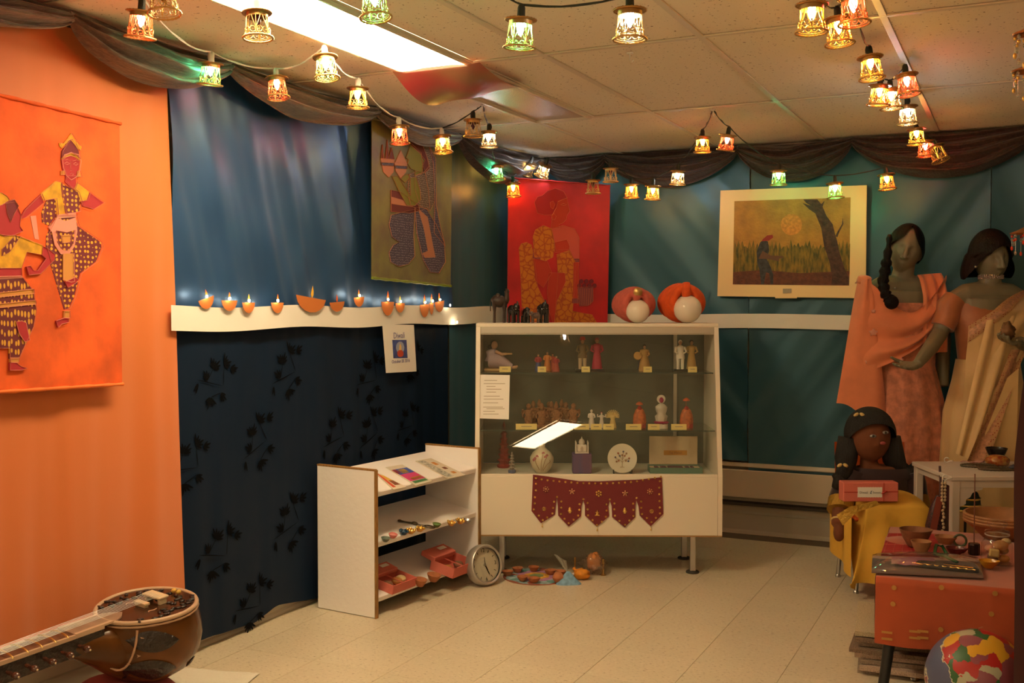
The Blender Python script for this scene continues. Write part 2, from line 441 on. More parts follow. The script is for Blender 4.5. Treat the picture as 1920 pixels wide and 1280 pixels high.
# upper navy satin with pulled folds
def navy_up(u, v):
    y = lerp(a.y + .004 + .02 * v, e1.y, u); z = lerp(CEIL - .02, bandz + .004, v)
    f = fold(y * 1.2 + .35 * (z - 1.3), z * 1.2, 8.1) * .045 + .02 * fbm(y * 2.2 + z * 2.6, z * 1.1, 4.4) + .02 * fbm(y * 5 - z * 3, z * 3, 1.4) * max(0, v - .3)
    return (-2.815 + f + .006, y, z)
nav = mat('navy_blue_satin', (.036, .112, .29), .40, metal=.6, sheen=.0, bump=.03, scale=9, bscale=350, stretch=(1, 1, .25), spec=.9)
solo('navy_satin_drape', MB().grid(navy_up, 110, 60), nav, 'shiny plain navy blue satin drape above the white paper strip', 'drape', smooth=180)
b0 = on_x(362, 1205, -2.80); b1 = on_x(480, 1168, -2.80); b2 = on_x(528, 1134, -2.80); b3 = on_x(596, 1122, -2.80)
def navy_low(u, v):
    y = lerp(a.y + .024 + .06 * v, e1.y, u)
    if y < b1.y: zb = lerp(b0.z, b1.z, (y - b0.y) / (b1.y - b0.y))
    elif y < b2.y: s_ = (y - b1.y) / (b2.y - b1.y); zb = lerp(b1.z, b2.z, s_ * s_ * (3 - 2 * s_))
    else: zb = lerp(b2.z, b3.z, min(1, (y - b2.y) / (b3.y - b2.y)))
    z = lerp(bandz - .004, zb, v)
    return (-2.812 + .03 * fold(y * 1.3, z * .5, 5.5), y, z)
solo('printed_navy_drape', MB().grid(navy_low, 100, 40), mat('dark_navy_printed_cloth', (.0058, .0155, .038), .55, bump=.03, scale=9, bscale=350, spec=.15),
     'dark navy drape printed with black leaf sprigs below the white paper strip', 'drape', smooth=180)
nd_ = bpy.data.objects['printed_navy_drape']
# printed leaf sprigs (flat print on the cloth)
leafm = mat('black_leaf_print', (.0030, .0036, .0052), .85, spec=.06)
def sprig(mb, o, s, rot, flip=1):
    def leaf(cx, cy, ang, L, W):
        P = []
        for k in range(8):
            t = k / 8; q = 2 * pi * t
            P.append((L * .5 * (1 + cos(q)), W * sin(q) * (1 - .3 * cos(q))))
        out = []
        for (lx, ly) in P:
            gx_, gy_ = cx + lx * cos(ang) - ly * sin(ang), cy + lx * sin(ang) + ly * cos(ang)
            X_, Y_ = (gx_ * cos(rot) - gy_ * sin(rot)) * flip, gx_ * sin(rot) + gy_ * cos(rot)
            y, z = o.y + X_ * s, o.z + Y_ * s
            out.append((-2.8075 + .03 * fold(y * 1.3, z * .5, 5.5), y, z))
        mb.raw(out, [tuple(range(8))])
    for (cx, cy, n, a0) in ((0, 0, 7, 1.6), (.9, .5, 6, .9), (1.6, .4, 4, .3), (-.4, -.9, 4, 2.4), (.2, -1.9, 6, -1.2), (1.1, -1.4, 4, -.4), (-1.2, -1.3, 2, -1.6)):
        for k in range(n): leaf(cx, cy, a0 + (k - n / 2) * .42, .55 + .12 * ((k * 7) % 3), .085)
    for (p, q) in (((-1.4, -1.1), (1.2, -.9)), ((-.4, -.9), (0, 0)), ((1.2, -.9), (.9, .5)), ((.2, -1.9), (1.2, -1.3))):
        an = math.atan2(q[1] - p[1], q[0] - p[0]); leaf(p[0], p[1], an, math.hypot(q[0] - p[0], q[1] - p[1]), .03)
for i, (px, py) in enumerate([(400, 690), (530, 680), (690, 690), (770, 660), (475, 815), (625, 800), (345, 850), (405, 1010), (535, 965), (760, 780), (470, 1110), (690, 800)]):
    mb = MB(); o = on_x(px, py, -2.805); sprig(mb, o, .060 + .004 * (i % 3), .1 * ((i * 5) % 7 - 3)); obj('leaf_sprig', mb, leafm, nd_)

# teal curtains: left wall end, then three widths on the back wall
tealm = mat('teal_satin_cloth', (.020, .100, .150), .42, metal=.25, sheen=.1, bump=.03, scale=9, bscale=350, stretch=(1, 1, .25), spec=.6)
def teal_left(u, v):
    y = lerp(e1.y + .004, BWY - .085, u); z = lerp(CEIL - .02, .10, v)
    return (-2.822 + .035 * (.4 + .6 * v) * fold(y * 1.6, z * .5, 9.2) + .02 * u, y, z)
solo('teal_curtain', MB().grid(teal_left, 50, 50), tealm, 'narrow teal satin curtain on the left wall beside the display case', 'curtain', smooth=180, group='teal curtains')
def teal_back(x0, x1, zb, seed, label, diag=0., step=None):
    def fn(u, v):
        x = lerp(x0, x1, u); zq = zb if not step else lerp(.02, zb, min(1, max(0, (x - step) / .03)))
        z = lerp(CEIL - .02, zq + .012 * sin(5 * u + seed), v)
        f = fold(x * 1.1 + diag * (z - 1.2), z * .6, seed) * .10 + .018 * abs(2 * u - 1) ** 8
        return (x, BWY - .045 - (f * .5 + .01) * (.4 + .6 * min(1, v * 2)), z)
    solo('teal_curtain', MB().grid(fn, 80, 56), tealm, label, 'curtain', smooth=180, group='teal curtains')
sx1 = on_y(1403, 700, BWY - .06).x; sx2 = on_y(1857, 400, BWY - .06).x; zbt = on_y(1450, 921, BWY - .06).z
teal_back(LWX + .07, sx1, .44, 11.7, 'wide teal satin curtain behind the red batik and the display case', .9, HX0 - .05)
teal_back(sx1 + .004, sx2, zbt, 13.1, 'wide teal satin curtain behind the framed painting and pink mannequin', -.8)
teal_back(sx2 + .004, 1.9, .45, 15.9, 'teal satin curtain at the far right behind the cream sari', .4)

# white paper strip
def strip_left(u, v):
    y = lerp(on_x(321, 595, -2.77).y, BWY - .11, u)
    z = bandz + .0 + (.5 - v) * .093 + .006 * sin(7 * y + 1) - .008 * max(0, (y - 5.0))
    return (-2.772 + .004 * sin(11 * y) - .02 * max(0, y - 5.6), y, z)
solo('paper_strip', MB().grid(strip_left, 60, 4), white_paper, 'white paper strip along the left wall under the paper lamps', 'paper strip', smooth=180)
zb2 = on_y(1500, 603, BWY - .08).z
def strip_back(u, v):
    x = lerp(LWX + .10, on_y(1660, 600, BWY - .08).x, u)
    return (x, BWY - .094 - .003 * sin(9 * x), zb2 + (.5 - v) * .082 + .004 * sin(5 * x + 2))
solo('paper_strip', MB().grid(strip_back, 60, 4), white_paper, 'white paper strip along the teal back wall below the painting', 'paper strip', smooth=180)

# ------------------------------------------------------------------ valance swags under the ceiling
swm = mat('sheer_brown_crinkled_cloth', (.046, .030, .018), .42, col2=(.115, .075, .042), noise_amt=.3, scale=3, bump=.5, bscale=4, stretch=(26, 5, 26), sheen=.35)
swd = mat('dark_maroon_brown_crinkled_cloth', (.020, .010, .008), .45, col2=(.055, .026, .018), noise_amt=.3, scale=3, bump=.5, bscale=4, stretch=(26, 5, 26), sheen=.2)
def swag(A, B, drop, nrm, seed, parent, bulge=.10, tail=.05, top=.03, m=None):
    A, B, nrm = Vector(A), Vector(B), Vector(nrm)
    def fn(u, v):
        sh = 4 * u * (1 - u); sh = sh ** .8
        w = tail + (drop - tail) * sh
        edge = (1 - sh)
        z = lerp(A.z, B.z, u) - v * w - top * sh * (1 - v) * .3
        rip = .018 * sin(v * 22 + seed + 2.5 * fbm(u * 3, v * 2, seed)) * (.35 + sh) + .012 * fbm(u * 6, v * 11, seed + 3)
        out = .03 + bulge * sin(pi * min(1, v * .92)) * (.25 + .75 * sh) + rip + .03 * edge
        p = A.lerp(B, u) + nrm * out
        return (p.x, p.y, z)
    return obj('swag', MB().grid(fn, 40, 44), m or swm, parent, smooth=180)
def kz(px, py, X=-2.74): return on_x(px, py, X)
va = thing('swag_valance', 'brown sheer swag valance gathered along the top of the left wall', 'valance', (-2.84, 3.5, CEIL - .02))
pts = [(-2.80, 1.55, CEIL - .02), (-2.80, kz(112, 20).y, CEIL - .015), (-2.80, kz(412, 120).y, CEIL - .02), (-2.80, kz(690, 190).y, CEIL - .02), (-2.80, kz(846, 250).y, CEIL - .02), (-2.78, BWY - .20, CEIL - .02)]
lows = [kz(30, 75).z, kz(352, 172, -2.68).z, kz(570, 222, -2.68).z, kz(790, 272, -2.68).z, kz(930, 345).z]
for k in range(5):
    A, B = Vector(pts[k]) + Vector((.04, 0, .02)), Vector(pts[k + 1]) + Vector((.04, 0, .02))
    o = swag(A - va.location, B - va.location, CEIL - lows[k], (1, 0, 0), k * 1.7, va, m=swd if k > 3 else None)
vb = thing('swag_valance', 'dark brown sheer swag valance along the top of the back wall', 'valance', (-.8, BWY - .05, CEIL - .02))
kx = [LWX + .20] + [on_y(p, 285, BWY - .08).x for p in (1140, 1387, 1600)] + [on_y(1950, 270, BWY - .08).x, 1.6]
lowb = [on_y(p, q, BWY - .14).z for p, q in ((1060, 345), (1285, 347), (1490, 338), (1730, 332))] + [1.95]
for k in range(5):
    A, B = Vector((kx[k], BWY - .07, CEIL - .005)), Vector((kx[k + 1], BWY - .07, CEIL - .005))
    swag(A - vb.location, B - vb.location, CEIL - lowb[k], (0, -1, 0), k * 2.3 + 1, vb, bulge=.07, m=swd)

# ------------------------------------------------------------------ paper oil lamps on the strip
flame_o = mat('orange_paper_flame', (.80, .13, .01), .7); flame_y = mat('yellow_paper_flame', (.80, .45, .04), .7)
paper_t = mat('terracotta_craft_paper', (.52, .155, .03), .8)
fairy = emat('warm_white_fairy_bulb', (1, .78, .45), 45.)
names = ['tilted with curled edge, nearest the orange drape', 'second from the orange drape', 'third from the orange drape with thin yellow flame', 'fourth from the orange drape beside a bright fairy bulb', 'the widest one, boat shaped', 'just right of the widest one', 'alone below the left edge of the green batik', 'left one of the pair under the green batik', 'right one of the pair under the green batik', 'left of the last three near the teal curtain', 'tiny narrow one of the last three', 'rightmost of the last three']
DI = [(387, 570, 30, 20, 15, 12), (430, 574, 30, 20, 0, 2), (466, 578, 24, 20, 0, 4), (520, 578, 24, 20, 0, 6), (583, 573, 56, 28, -6, 10), (632, 576, 28, 18, 3, 2), (673, 567, 20, 18, 3, 2), (727, 580, 24, 26, 0, 3), (750, 578, 18, 18, 0, 2), (796, 584, 18, 24, 3, 4), (809, 580, 8, 22, 0, 2), (824, 576, 18, 20, 6, 2)]
for i, (px, py, w, h, tilt, fx) in enumerate(DI):
    o = on_x(px, py - h * .3, -2.762); d = (o - CP).dot(FW); k = d / F; kk = k / abs(RT.y * 1.0) * .62
    W = (on_x(px + w / 2, py, -2.762).y - on_x(px - w / 2, py, -2.762).y); H = h * k
    t = thing('paper_lamp', 'terracotta paper oil lamp, ' + names[i], 'paper lamp', o, (0, 0, 0), group='paper oil lamps on the white strip')
    M = frameM((0, 0, 0), (0, 1, 0), (0, 0, 1)) @ rz(R(tilt))
    P = [(-W / 2, .25 * H), (W / 2, .25 * H)] + [(W / 2 * cos(-q) * (1 - .12 * sin(q)), .25 * H - H * sin(q) ** .9) for q in [pi * j / 8 for j in range(1, 8)]]
    obj('bowl', MB().prism(P, 0, .0012, M), paper_t, t)
    fh = H * .85
    fl = [(0, 0), (.22, .3), (.2, .6), (.02, 1.0), (-.12, .62), (-.2, .3)]
    obj('flame', MB().prism([(x_ * fh * .8 + fx * k * .3, y_ * fh + .2 * H) for x_, y_ in fl], -.0012, -.0004, M), flame_y if i in (2, 4, 8) else flame_o, t)
    if i not in (4, 5): obj('fairy_bulb', MB().ell((.010, W * -.10, .42 * H), (.0045, .0045, .006), 8, 6), fairy, t, smooth=180)
for i, (px, py, lab) in enumerate([(844, 572, 'tiny lit fairy bulb above the strip at the edge of the teal curtain'), (857, 604, 'tiny lit fairy bulb below the strip at the edge of the teal curtain')]):
    solo('fairy_bulb', MB().ell((0, 0, 0), (.0045, .0045, .006), 8, 6), fairy, lab, 'fairy light', loc=on_x(px, py, -2.75), smooth=180)
# ------------------------------------------------------------------ lanterns on strings
wire = mat('gilt_lantern_wire', (.72, .46, .18), .35, .85)
capm = mat('antique_brass_lantern_cap', (.46, .27, .10), .4, .9)
bulbc = {'red': (1, .075, .06), 'green': (.10, 1, .42), 'yellow': (1, .55, .10), 'white': (.85, .92, 1), 'orange': (1, .33, .04)}
bm_ = {k: emat('lit_%s_bulb' % k, v, BULB_POWER) for k, v in bulbc.items()}
offb = mat('unlit_dark_purple_bulb', (.10, .02, .05), .15, trans=.3)
offa = mat('unlit_amber_bulb', (.55, .22, .02), .15, trans=.5)
offc = mat('unlit_clear_bulb', (.55, .55, .55), .1, trans=.8)
white_cord = mat('translucent_white_cord', (.72, .70, .64), .4); black_cord = mat('dark_green_cord', (.022, .026, .02), .5)
def socket_mesh(m):
    s = MB().lathe([(.006, .004), (.0085, 0), (.0105, -.006), (.0115, -.034), (.013, -.036)], 12)
    s.tube([(-.008, 0, .002), (-.012, 0, -.010), (-.012, 0, -.022)], .0022, 5); me = s.mesh('socket', 40); me.materials.append(m); return me
sock = {'w': socket_mesh(white_cord), 'k': socket_mesh(black_cord)}
def rope(R_, z, r=.0032, n=56, tw=22):
    return [(R_ * cos(2 * pi * i / n), R_ * sin(2 * pi * i / n), z) for i in range(n)], [r * (1 + .32 * sin(2 * pi * i * tw / n)) for i in range(n)]
cp = MB()
cp.lathe([(.012, -.034), (.030, -.034), (.043, -.037), (.043, -.039), (.032, -.040), (.0315, -.052), (.030, -.052), (.030, -.040), (.012, -.038)], 24, cap=False)
p_, r_ = rope(.042, -.038, .0024); cp.tube(p_, r_, 6, closed=True)
capme = cp.mesh('cap', 40); capme.materials.append(capm)
cg = MB()
for z_, R2, rr in ((-.112, .043, .0032), (-.108, .036, .0014)):
    p_, r_ = rope(R2, z_, rr); cg.tube(p_, r_, 6, closed=True)
def cyl(a, z, R_): return (R_ * cos(a), R_ * sin(a), z)
for k in range(6):
    a0 = 2 * pi * k / 6
    for s_ in (-1, 1):
        path = [cyl(a0 + s_ * .10, -.050, .031), cyl(a0 + s_ * .20, -.062, .031), cyl(a0 + s_ * .36, -.076, .033), cyl(a0 + s_ * .50, -.088, .0345), cyl(a0 + s_ * .46, -.102, .0355)]
        # scroll
        for q in range(15):
            th = -pi / 2 + q * .52; rad = .0105 * (1 - q / 17)
            path.append(cyl(a0 + s_ * (.27 + rad * cos(th) / .036 * -1), -.093 + rad * sin(th), .036))
        cg.tube(path, .0012, 5)
    cg.tube([cyl(a0 + .52, -.050, .031), cyl(a0 + .52, -.085, .0335), cyl(a0 + .52, -.109, .037)], .0013, 5)
cageme = cg.mesh('cage', 60); cageme.materials.append(wire)
bulbme = MB().lathe([(.006, -.034), (.0075, -.040), (.0112, -.049), (.0115, -.055), (.0095, -.066), (.005, -.077), (.001, -.082)], 10).mesh('bulb', 60); bulbme.materials.append(offb)
def lantern(px, py, w, col, cord, tilt, desc):
    d = .087 * F / w
    for _ in range(80):                      # keep every lantern below the ceiling and clear of the walls
        o = on_d(px, py, d) + Vector((0, 0, .074))
        if o.z > CEIL - .025 or o.y > BWY - .42 or o.x < -2.66: d *= .99
        else: break
    t = thing('wire_lantern', desc, 'lantern', o, (R(tilt * .4), R(tilt), R(px * 7.3 % 360)), group='wire lanterns on the light strings')
    t.rotation_mode = 'ZYX'
    obj('socket', sock[cord], None, t); obj('cap', capme, None, t); obj('cage', cageme, None, t)
    b = obj('bulb', bulbme, None, t); b.material_slots[0].link = 'OBJECT'
    b.material_slots[0].material = bm_[col] if col in bm_ else {'off': offb, 'amber': offa, 'clear': offc}[col]
    return o
L = {}
LN = [
 ('a', 267, 45, 50, 'red', 'k', 8, 'wire lantern with lit red bulb at the far left, before the brown swag'),
 ('a2', 303, 2, 40, 'amber', 'k', -8, 'unlit wire lantern with amber bulb tucked behind the leftmost red one'),
 ('b', 397, 138, 46, 'green', 'w', 7, 'wire lantern with lit green bulb, first on the white cord'),
 ('c', 517, 166, 43, 'red', 'w', -8, 'wire lantern with lit red bulb, between two green ones on the white cord'),
 ('d', 608, 128, 39, 'green', 'w', -8, 'wire lantern with pale green bulb at the peak of the white cord'),
 ('e', 671, 183, 35, 'yellow', 'w', 0, 'wire lantern with lit yellow bulb over the navy satin, left of the green batik'),
 ('f', 748, 253, 37, 'red', 'w', -3, 'wire lantern with lit red bulb in front of the green batik'),
 ('g', 828, 271, 35, 'yellow', 'w', -6, 'wire lantern with lit yellow bulb in front of the right edge of the green batik'),
 ('h', 887, 240, 29, 'off', 'k', 0, 'unlit dark wire lantern near the ceiling right of the green batik'),
 ('i', 917, 261, 29, 'white', 'k', 0, 'wire lantern with lit bluish white bulb right of the green batik'),
 ('j', 929, 325, 28, 'green', 'k', -6, 'wire lantern with lit green bulb left of the red batik'),
 ('k', 961, 356, 28, 'orange', 'k', -4, 'wire lantern with lit orange bulb at the top left corner of the red batik'),
 ('l', 999, 318, 27, 'yellow', 'k', 30, 'wire lantern with lit amber bulb tilted against the valance above the red batik'),
 ('m', 1027, 321, 26, 'white', 'k', 26, 'wire lantern with lit white bulb tilted against the valance above the red batik'),
 ('n', 1112, 350, 26, 'off', 'k', 0, 'unlit wire lantern hanging before the top of the red batik'),
 ('o', 1145, 328, 24, 'off', 'k', 0, 'unlit wire lantern at the top right corner of the red batik'),
 ('p', 1184, 358, 24, 'orange', 'k', 0, 'small wire lantern with lit orange bulb, left of a yellow one'),
 ('q', 1225, 361, 27, 'yellow', 'k', 3, 'small wire lantern with lit yellow bulb above the orange turban'),
 ('r', 1272, 333, 28, 'white', 'k', 3, 'wire lantern with lit white bulb left of the framed painting'),
 ('s', 1317, 271, 32, 'yellow', 'k', 0, 'wire lantern with lit yellow bulb hung from the ceiling hook'),
 ('t', 1367, 267, 33, 'red', 'k', 10, 'wire lantern with lit red bulb hung from the ceiling hook'),
 ('u', 1460, 333, 30, 'green', 'k', 0, 'wire lantern with lit green bulb above the middle of the painting'),
 ('v', 1564, 357, 30, 'green', 'k', -4, 'wire lantern with lit green bulb overlapping the top edge of the painting'),
 ('w', 1660, 341, 31, 'orange', 'k', -6, 'wire lantern with lit orange bulb right of the painting'),
 ('x', 481, 48, 52, 'off', 'k', -4, 'unlit wire lantern with dark bulb before the glowing ceiling light'),
 ('y', 698, 10, 50, 'green', 'k', -8, 'wire lantern with green bulb cut by the top edge before the ceiling light'),
 ('z', 978, 62, 60, 'green', 'k', 4, 'large wire lantern with lit green bulb on the black cord at the top'),
 ('A', 1181, 46, 63, 'white', 'k', 0, 'large wire lantern with lit white bulb on the black cord at the top'),
 ('B', 1522, 34, 60, 'yellow', 'k', 0, 'largest yellow wire lantern, left one of the cluster at the top right'),
 ('C', 1569, 60, 53, 'yellow', 'k', -5, 'yellow wire lantern, lower middle one of the cluster at the top right'),
 ('D', 1597, 20, 46, 'red', 'k', -4, 'red wire lantern of the cluster at the top right'),
 ('E', 1629, 128, 45, 'yellow', 'k', -6, 'yellow wire lantern hanging alone below the top right cluster'),
 ('F', 1651, 178, 38, 'yellow', 'k', 4, 'yellow wire lantern overlapping a white one on the right string'),
 ('G', 1668, 186, 36, 'white', 'k', -4, 'white wire lantern half hidden behind a yellow one on the right string'),
 ('H', 1696, 160, 39, 'red', 'k', -8, 'red wire lantern beside the ceiling hook on the right string'),
 ('I', 1700, 216, 35, 'white', 'k', -3, 'white wire lantern hanging alone on the right string'),
 ('J', 1717, 256, 33, 'yellow', 'k', -3, 'yellow wire lantern near the back end of the right string'),
 ('K', 1733, 279, 31, 'red', 'k', -4, 'red wire lantern near the back end of the right string'),
 ('M', 1749, 291, 27, 'clear', 'k', -20, 'unlit wire lantern with clear bulb at the back end of the right string'),
]
for (k, px, py, w, col, cord, tilt, desc) in LN: L[k] = lantern(px, py, w, col, cord, tilt, desc)
def cordpath(seq, sag=.03):
    out = []
    for k in range(len(seq) - 1):
        A, B = Vector(seq[k]), Vector(seq[k + 1]); n = 8
        for i in range(n):
            t = i / n; p = A.lerp(B, t); p.z -= sag * 4 * t * (1 - t) * (A - B).length; out.append(p)
    out.append(Vector(seq[-1])); return out
def cord(name, seq, m, label, r=.0026, sag=.06):
    o = seq[0]
    mb = MB(); P = cordpath(seq, sag)
    mb.tube([p - o for p in P], r, 5)
    tw = [p - o + Vector((.0035 * sin(i * 1.9), .0035 * cos(i * 1.9), .002)) for i, p in enumerate(P)]
    mb.tube(tw, r * .8, 5)
    return solo(name, mb, m, label, 'cord', loc=o, smooth=60)
def hook(px, py): return on_z(px, py, CEIL - .004)
H1 = hook(905, 196); H2 = hook(1337, 205); H3 = hook(1690, 120); H4 = hook(1181, 98); H5 = hook(1133, 289)
up = Vector((0, 0, .002))
cord('white_light_cord', [L['a'] + up, L['b'] + up, L['c'] + up, L['d'] + up, L['e'] + up, L['f'] + up, L['g'] + up], white_cord, 'white cord of the lantern string looping along the left wall')
cord('light_cord', [L['g'] + up, L['h'] + up, H1, L['i'] + up, L['j'] + up, L['k'] + up, L['l'] + up, L['m'] + up], black_cord, 'dark cord of the lantern string running down to the red batik')
cord('light_cord', [L['m'] + up, L['n'] + up, L['o'] + up, L['p'] + up, L['q'] + up, L['r'] + up, L['s'] + up, H2, L['t'] + up, L['u'] + up, L['v'] + up, L['w'] + up], black_cord, 'dark cord of the lantern string crossing the back wall', sag=.04)
z_off = Vector((0, 0, .3))
tl = on_d(905, -40, 2.9); tr = on_d(1520, -30, 2.8)
cord('light_cord', [on_d(470, -60, 3.2), L['x'] + up, on_d(600, -60, 3.2), L['y'] + up, tl, L['z'] + up, L['A'] + up, on_d(1380, -60, 2.7), L['B'] + up], black_cord, 'black cord of the nearest lantern string along the top', sag=.05)
cord('light_cord', [L['B'] + up, L['C'] + up, L['D'] + up, L['E'] + up, L['F'] + up, L['G'] + up, L['H'] + up, L['I'] + up, L['J'] + up, L['K'] + up, L['M'] + up], black_cord, 'dark cord of the lantern string receding along the right of the ceiling', sag=.06)
hk = mat('white_plastic_hook', (.7, .68, .62), .4)
for h_, lab in ((H1, 'left of the middle, carrying the cord near the corner'), (H2, 'in the middle, carrying a yellow and a red lantern'), (H3, 'at the right beside the red lantern'), (H4, 'above the big white lantern'), (H5, 'above the valance at the back wall')):
    mb = MB().box((0, 0, -.002), (.022, .012, .006), .001); mb.tube([(0, 0, -.004), (0, 0, -.03), (.008, 0, -.036), (.014, 0, -.028)], .0025, 6)
    solo('ceiling_hook', mb, hk, 'small white ceiling hook ' + lab, 'hook', loc=h_ + Vector((0, 0, -.001)), smooth=50, group='ceiling hooks')

# ------------------------------------------------------------------ batiks, painting, flyer
def cropf(x0, y0, s): return lambda L_: [(x0 + x * s, y0 + y * s) for x, y in L_]
class Hang:
    """cloth or board with a flat print; o, n the plane it hangs in"""
    def __init__(s, name, label, cat, corners, o, n, upv, mcloth, thick=.003, hems=None):
        s.o, s.n = Vector(o), Vector(n).normalized()
        P = [on_plane(x, y, s.o, s.n) if not isinstance(x, Vector) else x for x, y in corners]
        s.right = Vector((0, 0, 1)).cross(s.n).normalized(); s.org = (P[2] + P[3]) / 2
        s.M = frameM((0, 0, 0), s.right, (0, 0, 1))
        s.t = thing(name, label, cat, s.org)
        s.k = 0
        q = [s.l2(p) for p in P]
        def fn(u, v):
            top = Vector(q[0]).lerp(Vector(q[1]), u); bot = Vector(q[3]).lerp(Vector(q[2]), u); p = top.lerp(bot, v)
            return s.M @ Vector((p.x, p.y, 0))
        m = MB().prism([tuple(p) for p in q], -thick, 0, s.M); s.cloth = obj('cloth' if cat != 'painting' else 'mat_board', m, mcloth, s.t)
        s.q = q
    def l2(s, p): d = p - s.org; return Vector((d.dot(s.right), d.z))
    def pix(s, L_): return [tuple(s.l2(on_plane(x, y, s.o, s.n))) for x, y in L_]
    def shape(s, name, L_, m, h=None):
        s.k += 1; h = h or .0008 + .0002 * s.k
        return obj(name, MB().prism(s.pix(L_), -.0005, h, s.M), m, s.t)
    def lines(s, Ls, m, r=.0014, name='outline', closed=True):
        mb = MB()
        for L_ in Ls:
            z = .0012 + .0002 * s.k
            mb.tube([s.M @ Vector((x, y, z)) for x, y in s.pix(L_)], r, 4, closed=closed, flat=.6)
        o = obj(name, mb, m, s.t)
        if len(Ls) > 1: o['kind'] = 'stuff'
        return o
def hem(h, a, b, m, r=.006, name='hem'):
    P = h.pix([a, b]); n = 24
    mb = MB().tube([h.M @ Vector((lerp(P[0][0], P[1][0], i / n), lerp(P[0][1], P[1][1], i / n), .002 + .002 * sin(i * 1.3))) for i in range(n + 1)], [r * (1 + .25 * sin(i * 2.1)) for i in range(n + 1)], 7)
    return obj(name, mb, m, h.t, smooth=60)

maroon = mat('maroon_print', (.17, .012, .025), .75); crimson = mat('crimson_print', (.40, .018, .028), .75); yel = mat('yellow_print', (.62, .30, .012), .75, noise_amt=.25, scale=30)
pinkp = mat('pale_pink_print', (.68, .25, .19), .75); ochre = mat('ochre_print', (.58, .24, .05), .75)
dots = dotmat('maroon_print_with_yellow_dots', (.15, .012, .022), (.70, .33, .02), 62, .30)
dashes = dotmat('maroon_print_with_yellow_dashes', (.13, .012, .02), (.66, .32, .03), 46, .34, stretch=(1, 1.8, .75))
obat = mat('orange_batik_cotton', (.72, .100, .012), .8, noise_amt=.22, scale=7, bump=.5, bscale=7)
_t = obat.node_tree
OB = Hang('orange_batik', 'orange batik wall hanging of two crowned dancers on the left wall', 'wall hanging', [(-150, 140), (224, 231), (229, 720), (-150, 745)], (-2.752, 3, 1.3), (1, 0, 0), None, obat)
c4 = cropf(0, 180, .2344); c5 = cropf(0, 440, .25)
hem(OB, (-150, 143), (226, 232), obat); hem(OB, (-150, 744), (230, 720), mat('bright_orange_hem', (.8, .16, .02), .7))
